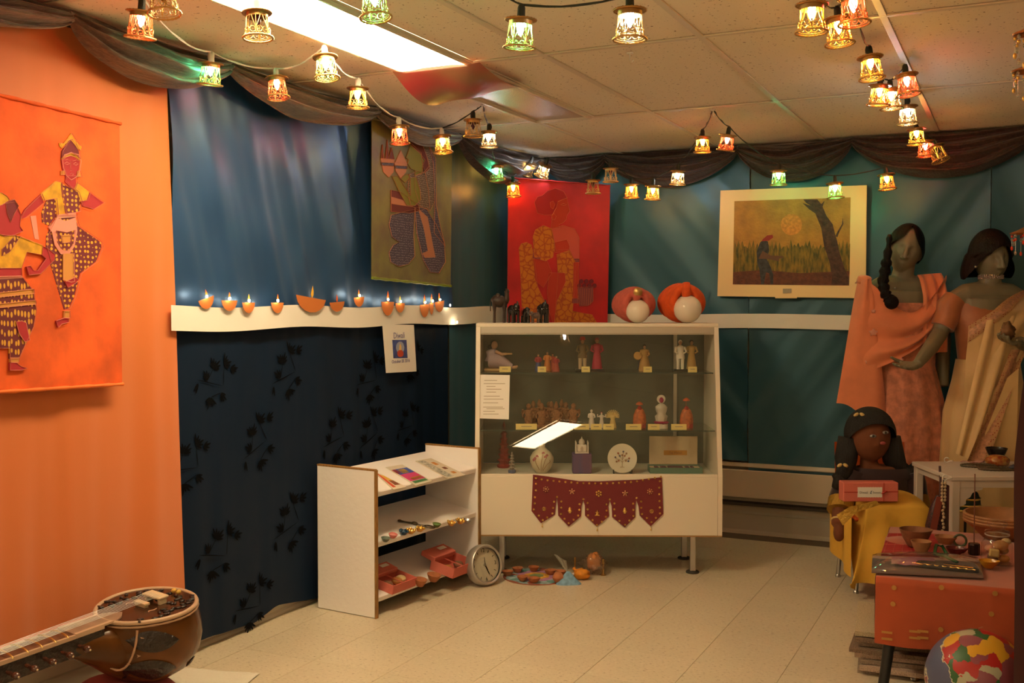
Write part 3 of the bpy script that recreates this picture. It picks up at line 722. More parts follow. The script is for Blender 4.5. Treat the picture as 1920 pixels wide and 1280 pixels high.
SH = [
 ('trousers', c4([(450, 950), (600, 950), (620, 1040), (780, 1150)]) + c5([(755, 60), (760, 95), (720, 200), (600, 290), (550, 480), (512, 552), (478, 560), (430, 400), (380, 230), (342, 100), (345, 10)]), dots),
 ('drape_fold', c4([(370, 830), (440, 820), (450, 950), (390, 1040), (335, 1010), (330, 930)]), dots),
 ('drape_fold', c4([(240, 960), (285, 955), (310, 1150), (275, 1140)]), pinkp),
 ('bodice', c4([(480, 690), (530, 720), (580, 745), (620, 770), (640, 840), (632, 920), (530, 952), (480, 800)]), dots),
 ('sleeve', c4([(440, 680), (320, 780), (345, 835), (440, 815), (455, 950), (520, 950), (490, 780), (480, 690)]), yel),
 ('sleeve', c4([(605, 690), (712, 768), (690, 832), (642, 840), (620, 770), (590, 745)]), yel),
 ('arm', c4([(320, 785), (345, 850), (200, 970), (150, 985), (190, 910), (270, 830)]), crimson),
 ('arm', c4([(712, 770), (825, 852), (740, 906), (655, 880), (640, 842), (690, 832)]), crimson),
 ('neck', c4([(520, 640), (600, 640), (606, 700), (590, 742), (555, 725), (515, 685)]), crimson),
 ('face', c4([(485, 510), (500, 470), (555, 455), (615, 470), (635, 520), (625, 590), (600, 645), (555, 672), (520, 640), (495, 580)]), crimson),
 ('hair', c4([(485, 500), (490, 440), (520, 395), (530, 360), (558, 345), (590, 360), (600, 395), (625, 440), (632, 505), (600, 475), (555, 455), (515, 475)]), maroon),
 ('crown', c4([(468, 375), (500, 380), (530, 345), (562, 298), (590, 345), (625, 390), (650, 405), (640, 432), (618, 425), (590, 385), (558, 348), (525, 380), (505, 400), (490, 418), (472, 400)]), yel),
 ('forehead_band', c4([(485, 498), (515, 470), (555, 450), (600, 470), (632, 505), (626, 512), (595, 490), (555, 478), (518, 488), (490, 510)]), yel),
 ('earring', c4([(480, 600), (508, 595), (516, 630), (480, 632)]), ochre), ('earring', c4([(612, 600), (630, 595), (640, 648), (608, 645)]), ochre),
 ('belt', c4([(448, 950), (600, 930), (602, 968), (450, 978)]), pinkp),
 ('apron_rim', c4([(380, 1050), (450, 975), (520, 1000), (600, 970), (612, 1080), (590, 1200), (545, 1270), (480, 1265), (430, 1190), (410, 1090)]), pinkp),
 ('apron', c4([(440, 1075), (520, 1090), (590, 1070), (580, 1180), (535, 1240), (485, 1230), (450, 1170)]), dots),
 ('apron_tassel', c4([(480, 1115), (560, 1110), (550, 1170), (490, 1175)]), ochre),
 ('front_panel', c5([(465, 140), (542, 140), (545, 350), (520, 355), (465, 340)]), ochre),
 ('foot', c5([(478, 352), (550, 318), (582, 340), (540, 372), (500, 395)]), crimson),
 ('anklet', c5([(470, 570), (512, 570), (512, 622), (470, 622)]), ochre),
 ('foot', c5([(410, 645), (470, 622), (505, 628), (505, 655), (450, 668), (425, 695)]), crimson),
 # second dancer, cut by the frame
 ('skirt', c5([(-140, 320), (160, 320), (240, 420), (262, 560), (240, 690), (205, 760), (170, 840), (130, 930), (62, 930), (62, 850), (-60, 850), (-140, 600)]), dashes),
 ('hip_band', c5([(-140, 440), (0, 432), (240, 405), (246, 440), (0, 466), (-140, 470)]), ochre),
 ('hip_band', c5([(-140, 520), (0, 516), (255, 490), (258, 520), (0, 546), (-140, 550)]), ochre),
 ('bodice', c5([(-140, -20), (0, 0), (130, 10), (310, 80), (300, 150), (190, 130), (150, 250), (30, 250), (-140, 260)]), yel),
 ('sash', c5([(100, 5), (140, 15), (60, 130), (0, 160), (0, 110)]), dashes),
 ('belly', c5([(-100, 250), (150, 250), (152, 310), (-100, 316)]), crimson), ('belt', c5([(-100, 312), (155, 305), (158, 328), (-100, 336)]), pinkp),
 ('arm', c5([(308, 88), (345, 102), (402, 150), (392, 192), (292, 292), (205, 302), (188, 240), (215, 232), (240, 268), (272, 266), (332, 180), (302, 150)]), crimson),
 ('face', c4([(20, 860), (110, 850), (152, 950), (145, 1040), (170, 1080), (100, 1112), (20, 1122), (-60, 1080), (-60, 900)]), crimson),
 ('hair', c4([(30, 850), (100, 828), (135, 880), (90, 960), (70, 1010), (40, 930)]), maroon),
 ('crown', c4([(-60, 760), (0, 775), (40, 800), (62, 832), (0, 872), (-60, 880)]), yel),
 ('anklet', c5([(64, 920), (132, 920), (126, 956), (66, 956)]), ochre), ('foot', c5([(62, 960), (110, 958), (140, 985), (190, 1000), (150, 1014), (62, 1015)]), crimson),
 ('foot', c5([(108, 652), (150, 645), (182, 660), (210, 790), (172, 802), (130, 740)]), crimson),
]
for nm, L_, m in SH: OB.shape(nm, L_, m)
OB.lines([l for _, l, m in SH if m is not pinkp], pinkp, .0011)['kind'] = 'stuff'
fe = c4([(500, 540), (520, 528), (545, 540), (520, 550)]); fe2 = c4([(570, 545), (590, 532), (612, 545), (592, 555)])
OB.lines([fe, fe2], pinkp, .001, name='eye_outlines')['kind'] = 'stuff'; OB.lines([c4([(505, 515), (525, 508), (550, 522), (548, 580), (565, 600), (545, 595)]), c4([(565, 522), (595, 512), (625, 520)]), c4([(540, 625), (560, 618), (578, 625), (560, 635)])], pinkp, .001, closed=False)

# green batik
gbat = mat('olive_green_batik_silk', (.145, .135, .006), .5, col2=(.085, .055, .006), noise_amt=.3, scale=7, sheen=.3, bump=.3, bscale=9)
GB = Hang('green_batik', 'olive green batik wall hanging of a kneeling veiled figure on the left wall', 'wall hanging', [(697, 221), (848, 256), (845, 536), (697, 521)], (-2.752, 3, 1.3), (1, 0, 0), None, gbat)
gp = mat('salmon_batik_line', (.42, .17, .09), .7); gv = dotmat('dusk_blue_print_with_pale_dots', (.060, .047, .085), (.36, .32, .36), 85, .2)
gl = dotmat('olive_print_with_pale_dots', (.12, .075, .05), (.40, .30, .22), 90, .25); gm = mat('maroon_batik_print', (.12, .015, .012), .7); gs = mat('green_skin_print', (.185, .165, .018), .7)
c3 = cropf(640, 150, .367)
G = [('veil', c3([(400, 315), (440, 322), (468, 400), (474, 620), (450, 668), (400, 645), (372, 560), (372, 490), (420, 470), (444, 440), (430, 380)]), gl),
 ('veil_fold', c3([(440, 322), (478, 400), (482, 640), (505, 760), (528, 850), (470, 780), (474, 620), (466, 430)]), gv),
 ('torso', c3([(345, 480), (385, 465), (425, 475), (440, 560), (448, 650), (395, 668), (350, 640), (335, 560)]), gl),
 ('skirt', c3([(250, 690), (300, 676), (372, 660), (366, 790), (372, 900), (340, 940), (290, 952), (248, 930), (240, 880), (262, 842), (292, 828), (255, 800), (240, 740)]), gv),
 ('skirt', c3([(372, 650), (430, 655), (482, 740), (522, 830), (528, 930), (495, 986), (450, 982), (415, 920), (382, 780)]), gv),
 ('skirt_panel', c3([(390, 655), (440, 700), (470, 860), (480, 905), (425, 908), (412, 885), (440, 872), (420, 760)]), gp),
 ('waist_band', c3([(250, 562), (300, 572), (392, 640), (395, 668), (345, 680), (250, 672)]), gm), ('waist_band', c3([(254, 596), (310, 612), (372, 650), (254, 632)]), gp),
 ('arm', c3([(348, 500), (378, 495), (398, 560), (402, 612), (372, 642), (330, 640), (300, 585), (270, 520), (255, 492), (285, 490), (318, 545), (350, 590)]), gs),
 ('arm', c3([(345, 495), (322, 525), (300, 505), (310, 490), (335, 480)]), gs),
 ('face', c3([(352, 322), (336, 372), (326, 398), (338, 405), (334, 425), (350, 452), (372, 462), (372, 490), (408, 480), (412, 430), (404, 372)]), gs),
 ('hair', c3([(348, 330), (372, 300), (405, 312), (418, 350), (440, 410), (448, 452), (424, 474), (412, 436), (424, 410), (396, 372), (372, 352)]), gm),
 ('pot', c3([(198, 400), (268, 405), (264, 470), (240, 498), (212, 470)]), gp), ('pot', c3([(268, 420), (334, 425), (328, 470), (300, 503), (275, 465)]), gp),
 ('pot_band', c3([(200, 420), (266, 424), (265, 440), (202, 436)]), gv), ('pot_band', c3([(270, 436), (332, 440), (330, 455), (272, 452)]), gv),
 ('pot_lid', c3([(200, 400), (206, 330), (212, 400), (222, 400), (231, 306), (238, 400), (252, 345), (266, 405)]), gm), ('pot_lid', c3([(272, 420), (300, 358), (332, 425)]), gp)]
for nm, L_, m in G: GB.shape(nm, L_, m)
GB.lines([l for _, l, m in G if m is not gp], gp, .0018)['kind'] = 'stuff'
hem(GB, (697, 222), (848, 257), gbat, .005); hem(GB, (697, 521), (845, 536), mat('bright_green_hem', (.17, .22, .01), .4), .007)

# red batik hung across the corner
A_ = on_x(953, 332, -2.70); B_ = on_y(1144, 347, BWY - .13)
dv = (B_ - A_); dv.z = 0; nv = Vector((dv.y, -dv.x, 0)).normalized()
rbat = mat('red_batik_cotton', (.50, .006, .012), .62, noise_amt=.2, scale=5, sheen=.2, bump=.2, bscale=10)
RB = Hang('red_batik', 'bright red batik wall hanging of a crouching woman behind the display case', 'wall hanging', [(953, 332), (1144, 347), (1139, 612), (951, 612)], A_, nv, None, rbat)
rs = crackmat('ochre_crackled_print', (.56, .165, .012), (.36, .045, .01), 26, .12); rd = mat('brick_red_print', (.48, .03, .014), .7); rp_ = mat('rose_print', (.55, .075, .055), .7); rl = mat('pale_orange_line', (.72, .22, .10), .7)
rdk = mat('deep_red_print', (.36, .006, .010), .7); rpu = mat('dull_purple_print', (.25, .05, .06), .7)
Q = [('hair', c3([(985, 625), (1000, 597), (1025, 590), (1050, 568), (1092, 553), (1135, 570), (1152, 602), (1105, 620), (1098, 650), (1075, 690), (1035, 690), (1000, 680)]), rdk),
 ('face', c3([(1105, 622), (1150, 602), (1158, 640), (1166, 670), (1152, 690), (1148, 712), (1130, 730), (1110, 738), (1112, 760), (1070, 755), (1078, 690), (1098, 650)]), rd),
 ('ear', c3([(1065, 625), (1080, 618), (1090, 635), (1080, 660), (1068, 650)]), rd),
 ('leg', c3([(906, 860), (918, 835), (945, 828), (970, 842), (985, 905), (1000, 1050), (1060, 1180), (1060, 1258), (925, 1258), (915, 1000)]), rs),
 ('shoulder_drape', c3([(978, 800), (990, 765), (1030, 742), (1075, 760), (1090, 850), (1080, 905), (1040, 925), (985, 905)]), rs),
 ('blouse', c3([(1075, 760), (1130, 742), (1190, 760), (1214, 805), (1215, 920), (1188, 920), (1160, 865), (1095, 870)]), rp_),
 ('sleeve', c3([(978, 860), (985, 905), (1020, 905), (1015, 915), (978, 912)]), rpu), ('sleeve', c3([(1186, 912), (1215, 912), (1215, 930), (1186, 930)]), rpu),
 ('arm', c3([(980, 915), (1050, 925), (1075, 985), (1030, 1060), (990, 1025)]), rd), ('hand', c3([(1085, 830), (1150, 815), (1165, 850), (1160, 880), (1090, 880)]), rd),
 ('thigh', c3([(1100, 890), (1165, 868), (1195, 930), (1190, 1080), (1180, 1180), (1280, 1198), (1315, 1258), (1085, 1258), (1105, 1000)]), rs),
 ('shin', c3([(1060, 985), (1140, 985), (1145, 1030), (1100, 1130), (1085, 1258), (1060, 1180), (1050, 1080)]), rd),
 ('forearm', c3([(1185, 930), (1212, 930), (1208, 1120), (1182, 1120)]), rd), ('bangle', c3([(1178, 1115), (1212, 1115), (1212, 1140), (1178, 1140)]), rpu),
 ('flower_basket', c3([(1205, 1060), (1285, 1055), (1285, 1130), (1260, 1152), (1215, 1155)]), rpu)]
for nm, L_, m in Q: RB.shape(nm, L_, m)
for i in range(7):
    x_, y_ = 1215 + 26 * (i % 4) + 10 * (i // 4), 1050 - 22 * (i // 4)
    RB.shape('flower', c3([(x_ + 11 * cos(q * pi / 4), y_ + 12 * sin(q * pi / 4)) for q in range(8)]), maroon)
RB.lines([l for n_, l, m in Q], rl, .0012)['kind'] = 'stuff'; RB.lines([c3([(1205 + 12 * i, 1065), (1205 + 11 * i, 1148)]) for i in range(7)], rl, .0014, closed=False)
RB.lines([c3([(1070, 690), (1085, 682), (1096, 695), (1090, 712), (1076, 714)])], rl, .0014, name='earring_outline'); RB.lines([c3([(1118, 636), (1135, 630), (1150, 637), (1135, 642)])], rl, .0014, name='eye_outline')
hem(RB, (953, 333), (1144, 348), rbat, .005)

# painting in a wide mat
matb = mat('ivory_mat_board', (.92, .66, .35), .75)
PT = Hang('framed_painting', 'landscape painting in a wide ivory mat with sun, reeds, bent figure and tree', 'painting', [(1351, 357), (1625, 347), (1623, 559), (1345, 555)], (0, BWY - .115, 1), (0, -1, 0), None, matb, thick=.012)
sky_p = mat('ochre_yellow_paint', (.50, .23, .035), .6, col2=(.36, .16, .03), noise_amt=.3, scale=14, bump=.5, bscale=60)
PT.shape('painted_sky', [(1377, 377), (1595, 370), (1592, 535), (1374, 533)], sky_p)
PT.shape('painted_sun', [(1484 + 20 * cos(q * pi / 10), 421 + 20 * sin(q * pi / 10)) for q in range(20)], mat('orange_sun_paint', (.62, .22, .04), .6, noise_amt=.2, scale=60))
random.seed(5)
reed = [(1376, 470)]
x_ = 1376
while x_ < 1590:
    reed += [(x_ + 2, 462 - random.random() * 14), (x_ + 5, 468 - random.random() * 6)]; x_ += 7
reed = [p for p in reed if p[0] < 1592] + [(1594, 456), (1593, 512), (1375, 516)]
PT.shape('painted_reeds', reed, mat('olive_reed_paint', (.055, .062, .012), .6, col2=(.30, .17, .02), noise_amt=.3, scale=22, stretch=(3, 1, .7), bump=.5, bscale=60))
PT.shape('painted_ground', [(1375, 510), (1430, 506), (1500, 512), (1593, 508), (1592, 535), (1374, 533)], mat('red_brown_ground_paint', (.17, .045, .02), .6, col2=(.09, .025, .015), noise_amt=.3, scale=30, bump=.5, bscale=60))
trunk = mat('dark_umber_trunk_paint', (.065, .025, .018), .6, noise_amt=.4, scale=40, bump=.5, bscale=60)
p4 = cropf(1320, 320, .25)
PT.shape('painted_trunk', p4([(745, 215), (765, 240), (800, 262), (740, 242), (790, 290), (835, 320), (880, 430), (900, 560), (940, 680), (960, 780), (958, 855), (1088, 857), (1085, 800), (1050, 720), (1015, 610), (1000, 530), (985, 480), (965, 400), (920, 340), (890, 270), (905, 225), (880, 250), (850, 215)]), trunk)
PT.shape('painted_twig', p4([(985, 490), (1005, 450), (1035, 400), (1042, 350), (1046, 400), (1015, 460), (1000, 500)]), trunk)
PT.shape('painted_figure', p4([(420, 540), (440, 520), (480, 530), (490, 600), (470, 660), (500, 720), (520, 780), (520, 850), (500, 850), (490, 770), (465, 760), (450, 850), (430, 850), (415, 740), (400, 690), (395, 610)]), mat('slate_figure_paint', (.035, .035, .04), .6, noise_amt=.4, scale=50))
PT.shape('painted_arm', p4([(440, 600), (500, 635), (590, 640), (600, 650), (560, 660), (565, 680), (500, 665), (445, 660), (410, 660)]), mat('brown_skin_paint', (.14, .06, .035), .6))
PT.shape('painted_turban', p4([(430, 530), (445, 510), (475, 485), (515, 480), (520, 500), (485, 525)]), mat('red_turban_paint', (.30, .02, .015), .6))
PT.shape('caption_slip', [(1468, 541), (1484, 541), (1484, 549), (1468, 550)], mat('grey_caption_print', (.42, .34, .26), .8))
PT.shape('paper_tab', [(1452, 553), (1496, 553), (1494, 559), (1454, 559)], matb)

# flyer
FL = Hang('flyer', 'white paper flyer with a blue lamp picture pinned to the navy drape', 'flyer', [(717, 608), (776, 609), (781, 696), (724, 699)], (-2.765, 3, 1), (1, 0, 0), None, white_paper, thick=.001)
FL.shape('picture', [(735.5, 637), (762, 637), (764, 671), (737.5, 671.5)], mat('blue_picture_print', (.05, .075, .27), .6, noise_amt=.3, scale=30))
FL.shape('picture_glow', [(750 + 8 * cos(q * .5), 651 + 11 * sin(q * .5)) for q in range(12)], mat('pale_blue_glow_print', (.30, .33, .45), .6))
FL.shape('picture_flame', [(748, 657), (748.5, 648), (750, 643), (752, 649), (752, 658)], mat('yellow_flame_print', (.80, .52, .15), .6))
FL.shape('picture_candle', [(744.5, 660), (747, 656.5), (753, 656), (756, 660), (756, 666), (752, 669), (748, 669), (745, 666)], mat('red_candle_print', (.52, .06, .02), .6))
M = FL.M
p = FL.l2(on_plane(748, 629, FL.o, FL.n)); text('Diwali', .042, mv(0, 0, 0) @ M @ mv(p.x, p.y, .001), blue_ink, FL.t)
p = FL.l2(on_plane(751.5, 677, FL.o, FL.n)); text('October 20 2016', .024, M @ mv(p.x, p.y, .001), blue_ink, FL.t)
# ------------------------------------------------------------------ display case
CY = R(25.72 - 1.0); DC = 5.15
co = on_d(1122, 900, DC); co.z = 0
cwm = mat('cream_laminate', (.74, .66, .54), .42)
alm = mat('satin_aluminium', (.58, .54, .48), .35, .8)
case = thing('display_case', 'cream glass fronted display case standing across the corner', 'display case', co, (0, 0, CY))
CM = mv(*co) @ rz(CY); CI = CM.inverted()
W, ZB, ZG, ZT, DEP = 1.21, .205, .492, 1.222, .46
SB = (ZT - ZG) * math.tan(R(10.6))
def caseP(px, py, yl):
    n = CM.to_3x3() @ Vector((0, 1, 0)); return CI @ on_plane(px, py, CM @ Vector((0, yl, 0)), n)
def cx_(px, yl, py=760): return caseP(px, py, yl).x
YZ = Matrix(((0, 0, 1, 0), (1, 0, 0, 0), (0, 1, 0, 0), (0, 0, 0, 1)))
for s_ in (-1, 1):
    xa = s_ * W / 2; xb = xa - s_ * .022
    obj('side_panel', MB().prism([(0, ZB), (DEP, ZB), (DEP, ZT), (SB, ZT), (0, ZG)], min(xa, xb), max(xa, xb), YZ), cwm, case)
obj('front_panel', MB().box((0, .009, (ZB + ZG) / 2), (W - .046, .018, ZG - ZB), .001), cwm, case)
obj('deck', MB().box((0, DEP / 2 + .009, ZG - .01), (W - .046, DEP - .02, .018), .001), mat('warm_white_deck', (.66, .60, .50), .5), case)
obj('bottom_panel', MB().box((0, DEP / 2, ZB + .01), (W - .046, DEP - .04, .018)), cwm, case)
obj('edge_strip', MB().box((0, .004, ZB - .003), (W, .012, .006)), mat('oak_edge_strip', (.36, .20, .07), .6), case)
obj('top_panel', MB().box((0, (SB + DEP) / 2, ZT + .009), (W, DEP - SB, .018), .002), cwm, case)
tk = MB().box((0, SB + .008, ZT - .016), (W - .046, .022, .032), .001); tk.box((0, SB + .004, ZT - .028), (W - .046, .004, .02))
obj('top_track', tk, alm, case)
obj('bottom_track', MB().box((0, .012, ZG + .006), (W - .046, .016, .012), .001), cwm, case)
GL = glassmat('clear_case_glass', (.96, .98, .96), .02, (.35, .33, .28), .035)
def pane(u0, u1):
    L_ = math.hypot(SB, ZT - ZG)
    Mx = frameM((0, .012, ZG), (1, 0, 0), (0, SB, ZT - ZG))
    return MB().raw([Mx @ Vector(v) for v in ((u0, .006, 0), (u1, .006, 0), (u1, L_ - .03, 0), (u0, L_ - .03, 0))], [(0, 1, 2, 3)])
obj('front_pane', pane(-W / 2 + .024, W / 2 - .024), GL, case)
BGL = glassmat('dusty_back_glass', (.55, .58, .52), .0, (.27, .28, .23), .42)
obj('back_pane', MB().box((-.29, DEP - .012, (ZG + ZT) / 2), (.60, .004, ZT - ZG - .01)), BGL, case)
obj('back_pane', MB().box((.29, DEP - .022, (ZG + ZT) / 2), (.60, .004, ZT - ZG - .01)), BGL, case)
obj('back_board', MB().box((0, DEP - .006, (ZB + ZG) / 2), (W - .046, .012, ZG - ZB)), cwm, case)
Z1 = caseP(1122, 698, .14).z; Z2 = caseP(1122, 806, .08).z
SGL = glassmat('green_edged_shelf_glass', (.90, .95, .92), .0, (.2, .25, .22), .02)
sge = mat('dark_green_glass_edge', (.03, .05, .04), .2)
for z_, y0 in ((Z1, .135), (Z2, .075)):
    s_ = obj('glass_shelf', MB().box((0, (y0 + DEP - .03) / 2, z_ - .003), (W - .05, DEP - .03 - y0, .0055)), SGL, case)
    obj('front_edge', MB().box((0, y0 - .001, z_ - .003), (W - .05, .0025, .006)), sge, s_)
for s_ in (1,): obj('shelf_standard', MB().box((s_ * .43, DEP - .034, (ZG + ZT) / 2), (.018, .010, ZT - ZG - .03)), alm, case)
for sx in (-1, 1):
    for yy in (.09, DEP - .08):
        l_ = obj('leg', MB().box((sx * .475, yy, ZB / 2 + .004), (.028, .028, ZB - .012), .002), chrome, case)
        obj('foot', MB().lathe([(.032, 0), (.034, .004), (.030, .010), (.012, .013)], 20, (sx * .475, yy, .0)), mat('dark_rubber', (.03, .025, .02), .6), l_, smooth=40)
def inC(name, label, cat, px, yl, z, group=None, rot=0, py=None):
    pt = CM @ Vector((cx_(px, yl, py or 760), yl, z + .0005))
    return thing(name, label, cat, pt, (0, 0, CY + R(rot)), group)

# information sheet taped to the glass
Mg = CM @ frameM((0, .012, ZG), (1, 0, 0), (0, SB, ZT - ZG)); gn = (Mg.to_3x3() @ Vector((0, 0, 1))).normalized(); go = Mg @ Vector((0, 0, .002))
def gpt(px, py): return Mg.inverted() @ on_plane(px, py, go, gn)
q = [gpt(*p) for p in ((899, 702), (956, 703), (954, 786), (897, 784))]
oc = (q[2] + q[3]) / 2
sh = thing('info_sheet', 'white printed information sheet taped to the left of the case glass', 'notice', Mg @ oc, Mg.to_euler())
obj('paper', MB().prism([((p - oc).x, (p - oc).y) for p in q], .0006, .0012), white_paper, sh)
greyt = mat('grey_brown_text', (.34, .27, .20), .8)
for (yy, x0, x1) in ((713, 908, 932), (719, 907, 947), (724.2, 912, 929), (729.5, 912, 940), (735, 912, 930), (742.5, 907, 937), (748, 907, 944), (755, 906, 934), (763, 906, 943), (766, 912, 946), (771, 906, 928), (776, 906, 935)):
    a0, a1 = gpt(x0, yy) - oc, gpt(x1, yy) - oc
    obj('text_line', MB().box(((a0.x + a1.x) / 2, a0.y, .0013), (a1.x - a0.x, .0028, .0003)), greyt, sh)

# name cards
cardm = mat('pale_yellow_card', (.74, .60, .22), .8)
def card(px, w, z, yl, label, h=.028):
    t = inC('name_card', label, 'card', px, yl, z, 'yellow name cards in the display case'); w_ = w / 380.
    obj('card', MB().prism([(-.006, 0), (.006, 0), (.001, h), (-.001, h)], -w_ / 2, w_ / 2, Matrix(((0, 0, 1, 0), (1, 0, 0, 0), (0, 1, 0, 0), (0, 0, 0, 1)))), cardm, t)
    obj('text_line', MB().box((0, -.0048, h * .55), (w_ * .5, .0015, .0036), M=None), greyt, t)
for px, w, d in ((947, 22, 'the seated woman doll'), (1016, 16, 'the tiny painted figures'), (1098, 16, 'the groom and bride dolls'), (1214, 16, 'the dancing doll'), (1298, 17, 'the white and gold couple')): card(px, w, Z1, .16, 'yellow name card on the top glass shelf in front of ' + d)
for px, w, d in ((987, 40, 'the carved terracotta figures, the widest card'), (1091, 28, 'the slim white figurine'), (1118, 20, 'the tiny white figurine'), (1141, 20, 'the many armed cream figurine'), (1188, 29, 'the orange figurine at left'), (1226, 22, 'the tall white flower figurine'), (1273, 29, 'the orange figurine at right')): card(px, w, Z2, .10, 'yellow name card before ' + d)

# figurines -----------------------------------------------------------------
skin = mat('tan_doll_skin', (.42, .22, .12), .6); hairb = mat('black_hair', (.008, .007, .007), .45)
def figure(t, H, robe, w=.30, skinm=None, hair=hairb, top=None, arms=True, base=None, hat=None, legs=False, turn=0):
    sk = skinm or skin; s = H
    z0 = 0
    if base: obj('base', MB().box((0, 0, .03 * s), (.42 * s, .34 * s, .06 * s), .01 * s), base, t); z0 = .06 * s
    hh = s - z0
    mod = lambda a, k: 1 + .07 * cos(9 * a) * (1 - k)
    if legs:
        for q in (-1, 1): obj('leg', MB().lathe([(.055 * hh, z0), (.06 * hh, z0 + .2 * hh), (.075 * hh, z0 + .45 * hh)], 10, (q * .075 * hh, 0, 0)), robe, t, smooth=60)
        obj('tunic', MB().lathe([(.15 * hh, z0 + .36 * hh), (.14 * hh, z0 + .5 * hh), (.11 * hh, z0 + .62 * hh), (.14 * hh, z0 + .76 * hh), (.04 * hh, z0 + .83 * hh)], 16, sy=.75, mod=mod), top or robe, t, smooth=60)
    else:
        obj('robe', MB().lathe([(w * .55 * hh, z0), (w * .5 * hh, z0 + .2 * hh), (w * .36 * hh, z0 + .5 * hh)], 18, sy=.8, mod=mod), robe, t, smooth=60)
        obj('bodice', MB().lathe([(w * .36 * hh, z0 + .48 * hh), (w * .32 * hh, z0 + .56 * hh), (w * .46 * hh, z0 + .72 * hh), (w * .40 * hh, z0 + .79 * hh), (.04 * hh, z0 + .83 * hh)], 16, sy=.75), top or robe, t, smooth=60)
    hd = MB().tube([(0, 0, z0 + .80 * hh), (0, 0, z0 + .86 * hh)], .032 * hh, 8); hd.ell((0, 0, z0 + .915 * hh), (.062 * hh, .068 * hh, .085 * hh), 12, 8); hd.ell((0, -.07 * hh, z0 + .905 * hh), .012 * hh, 6, 4)
    obj('head', hd, sk, t, smooth=180)
    if hair: obj('hair', MB().ell((0, .012 * hh, z0 + .935 * hh), (.070 * hh, .072 * hh, .078 * hh), 12, 8), hair, t, smooth=180)
    if hat: obj('hat', MB().lathe([(.09 * hh, z0 + .95 * hh), (.10 * hh, z0 + .97 * hh), (.075 * hh, z0 + 1.03 * hh), (.01, z0 + 1.06 * hh)], 14), hat, t, smooth=50)
    if arms:
        for q in (-1, 1):
            obj('arm', MB().tube([(q * .14 * hh, 0, z0 + .76 * hh), (q * .19 * hh, -.01, z0 + .6 * hh), (q * .10 * hh, -.12 * hh, z0 + .55 * hh)], [.042 * hh, .036 * hh, .028 * hh], 8), top or robe, t, smooth=60)
    return t
stripe = mat('lilac_striped_cotton', (.36, .22, .27), .8)
wv = nd(stripe.node_tree, 'ShaderNodeTexWave', i_Scale=110, i_Distortion=3); rr = nd(stripe.node_tree, 'ShaderNodeValToRGB')
rr.color_ramp.elements[0].color = (.14, .07, .10, 1); rr.color_ramp.elements[1].color = (.55, .42, .44, 1)
tcs = nd(stripe.node_tree, 'ShaderNodeTexCoord'); stripe.node_tree.links.new(tcs.outputs['Object'], wv.inputs['Vector']); stripe.node_tree.links.new(wv.outputs['Fac'], rr.inputs[0]); stripe.node_tree.links.new(rr.outputs[0], stripe.node_tree.nodes['Principled BSDF'].inputs['Base Color'])
t = inC('seated_doll', 'seated doll in lilac striped sari on the top glass shelf', 'figurine', 930, .27, Z1)
obj('base', MB().box((.0, 0, .006), (.12, .08, .012), .002), mat('pale_wood', (.45, .27, .11), .6), t)
obj('skirt', MB().tube([(-.03, 0, .055), (.015, -.01, .05), (.055, -.015, .030), (.085, -.02, .020)], [.040, .038, .026, .014], 14), stripe, t, smooth=60)
obj('torso', MB().loft([(.05, -.025, 0, .034, .028), (.075, -.022, 0, .025, .02), (.10, -.02, 0, .032, .02), (.112, -.016, 0, .012, .012)], 14), stripe, t, smooth=60)
obj('head', MB().ell((-.008, -.005, .132), (.017, .018, .021), 12, 8).tube([(-.014, 0, .108), (-.010, 0, .122)], .009, 8), skin, t, smooth=180)
obj('hair', MB().ell((-.012, .004, .137), (.020, .02, .021), 12, 8).ell((-.030, .006, .122), (.016, .014, .014), 10, 7), hairb, t, smooth=180)
obj('arm', MB().tube([(.0, -.02, .10), (.03, -.03, .085), (.055, -.03, .088)], [.009, .008, .006], 8), skin, t, smooth=60)
obj('foot', MB().tube([(.083, -.02, .018), (.105, -.022, .020), (.112, -.022, .026)], [.008, .007, .004], 8), skin, t, smooth=60)
obj('instrument', MB().box((.062, -.03, .088), (.045, .014, .008), .002), mat('pale_wood'), t)
fm = lambda n, c, r=.6: mat(n, c, r)
for px, h, c, lab, col in ((1009, 34, .25, 'blue and red', (.03, .05, .16)), (1026, 38, .27, 'orange', (.50, .16, .03)), (1036, 34, .30, 'red', (.42, .06, .03)), (1043, 31, .22, 'red and cream', (.34, .05, .03))):
    t = inC('small_figure', 'tiny painted figure in %s on the top glass shelf' % lab, 'figurine', px, c, Z1, 'tiny painted figures'); figure(t, h / 385, fm('%s_figure_paint' % lab.replace(' ', '_'), col), .36, top=fm('deep_red_figure_paint', (.30, .02, .03)) if 'and' in lab else None)
dk = mat('black_lacquer_base', (.012, .012, .012), .3)
figure(inC('groom_doll', 'groom doll in olive brown coat and red turban on the top glass shelf', 'figurine', 1092, .26, Z1), .166, fm('cream_trousers', (.45, .34, .22)), legs=True, top=fm('olive_brown_brocade', (.13, .085, .03)), base=dk, hat=fm('red_turban_cloth', (.40, .03, .02)))
figure(inC('bride_doll', 'bride doll in crimson and gold sari on the top glass shelf', 'figurine', 1119, .27, Z1), .168, fm('crimson_sari_cloth', (.36, .012, .045)), base=dk, hair=fm('crimson_sari_cloth', (0, 0, 0)), hat=None)
t = inC('dancing_doll', 'dancing doll in gold and blue skirt on the top glass shelf', 'figurine', 1208, .25, Z1); figure(t, .135, fm('gold_blue_brocade', (.36, .20, .05)), .42, base=mat('pale_wood'))
obj('blue_veil', MB().grid(lambda u, v: (-.022 - .012 * v, .006 + .02 * u, .055 - .05 * v), 3, 4), fm('royal_blue_cloth', (.03, .035, .20)), t)
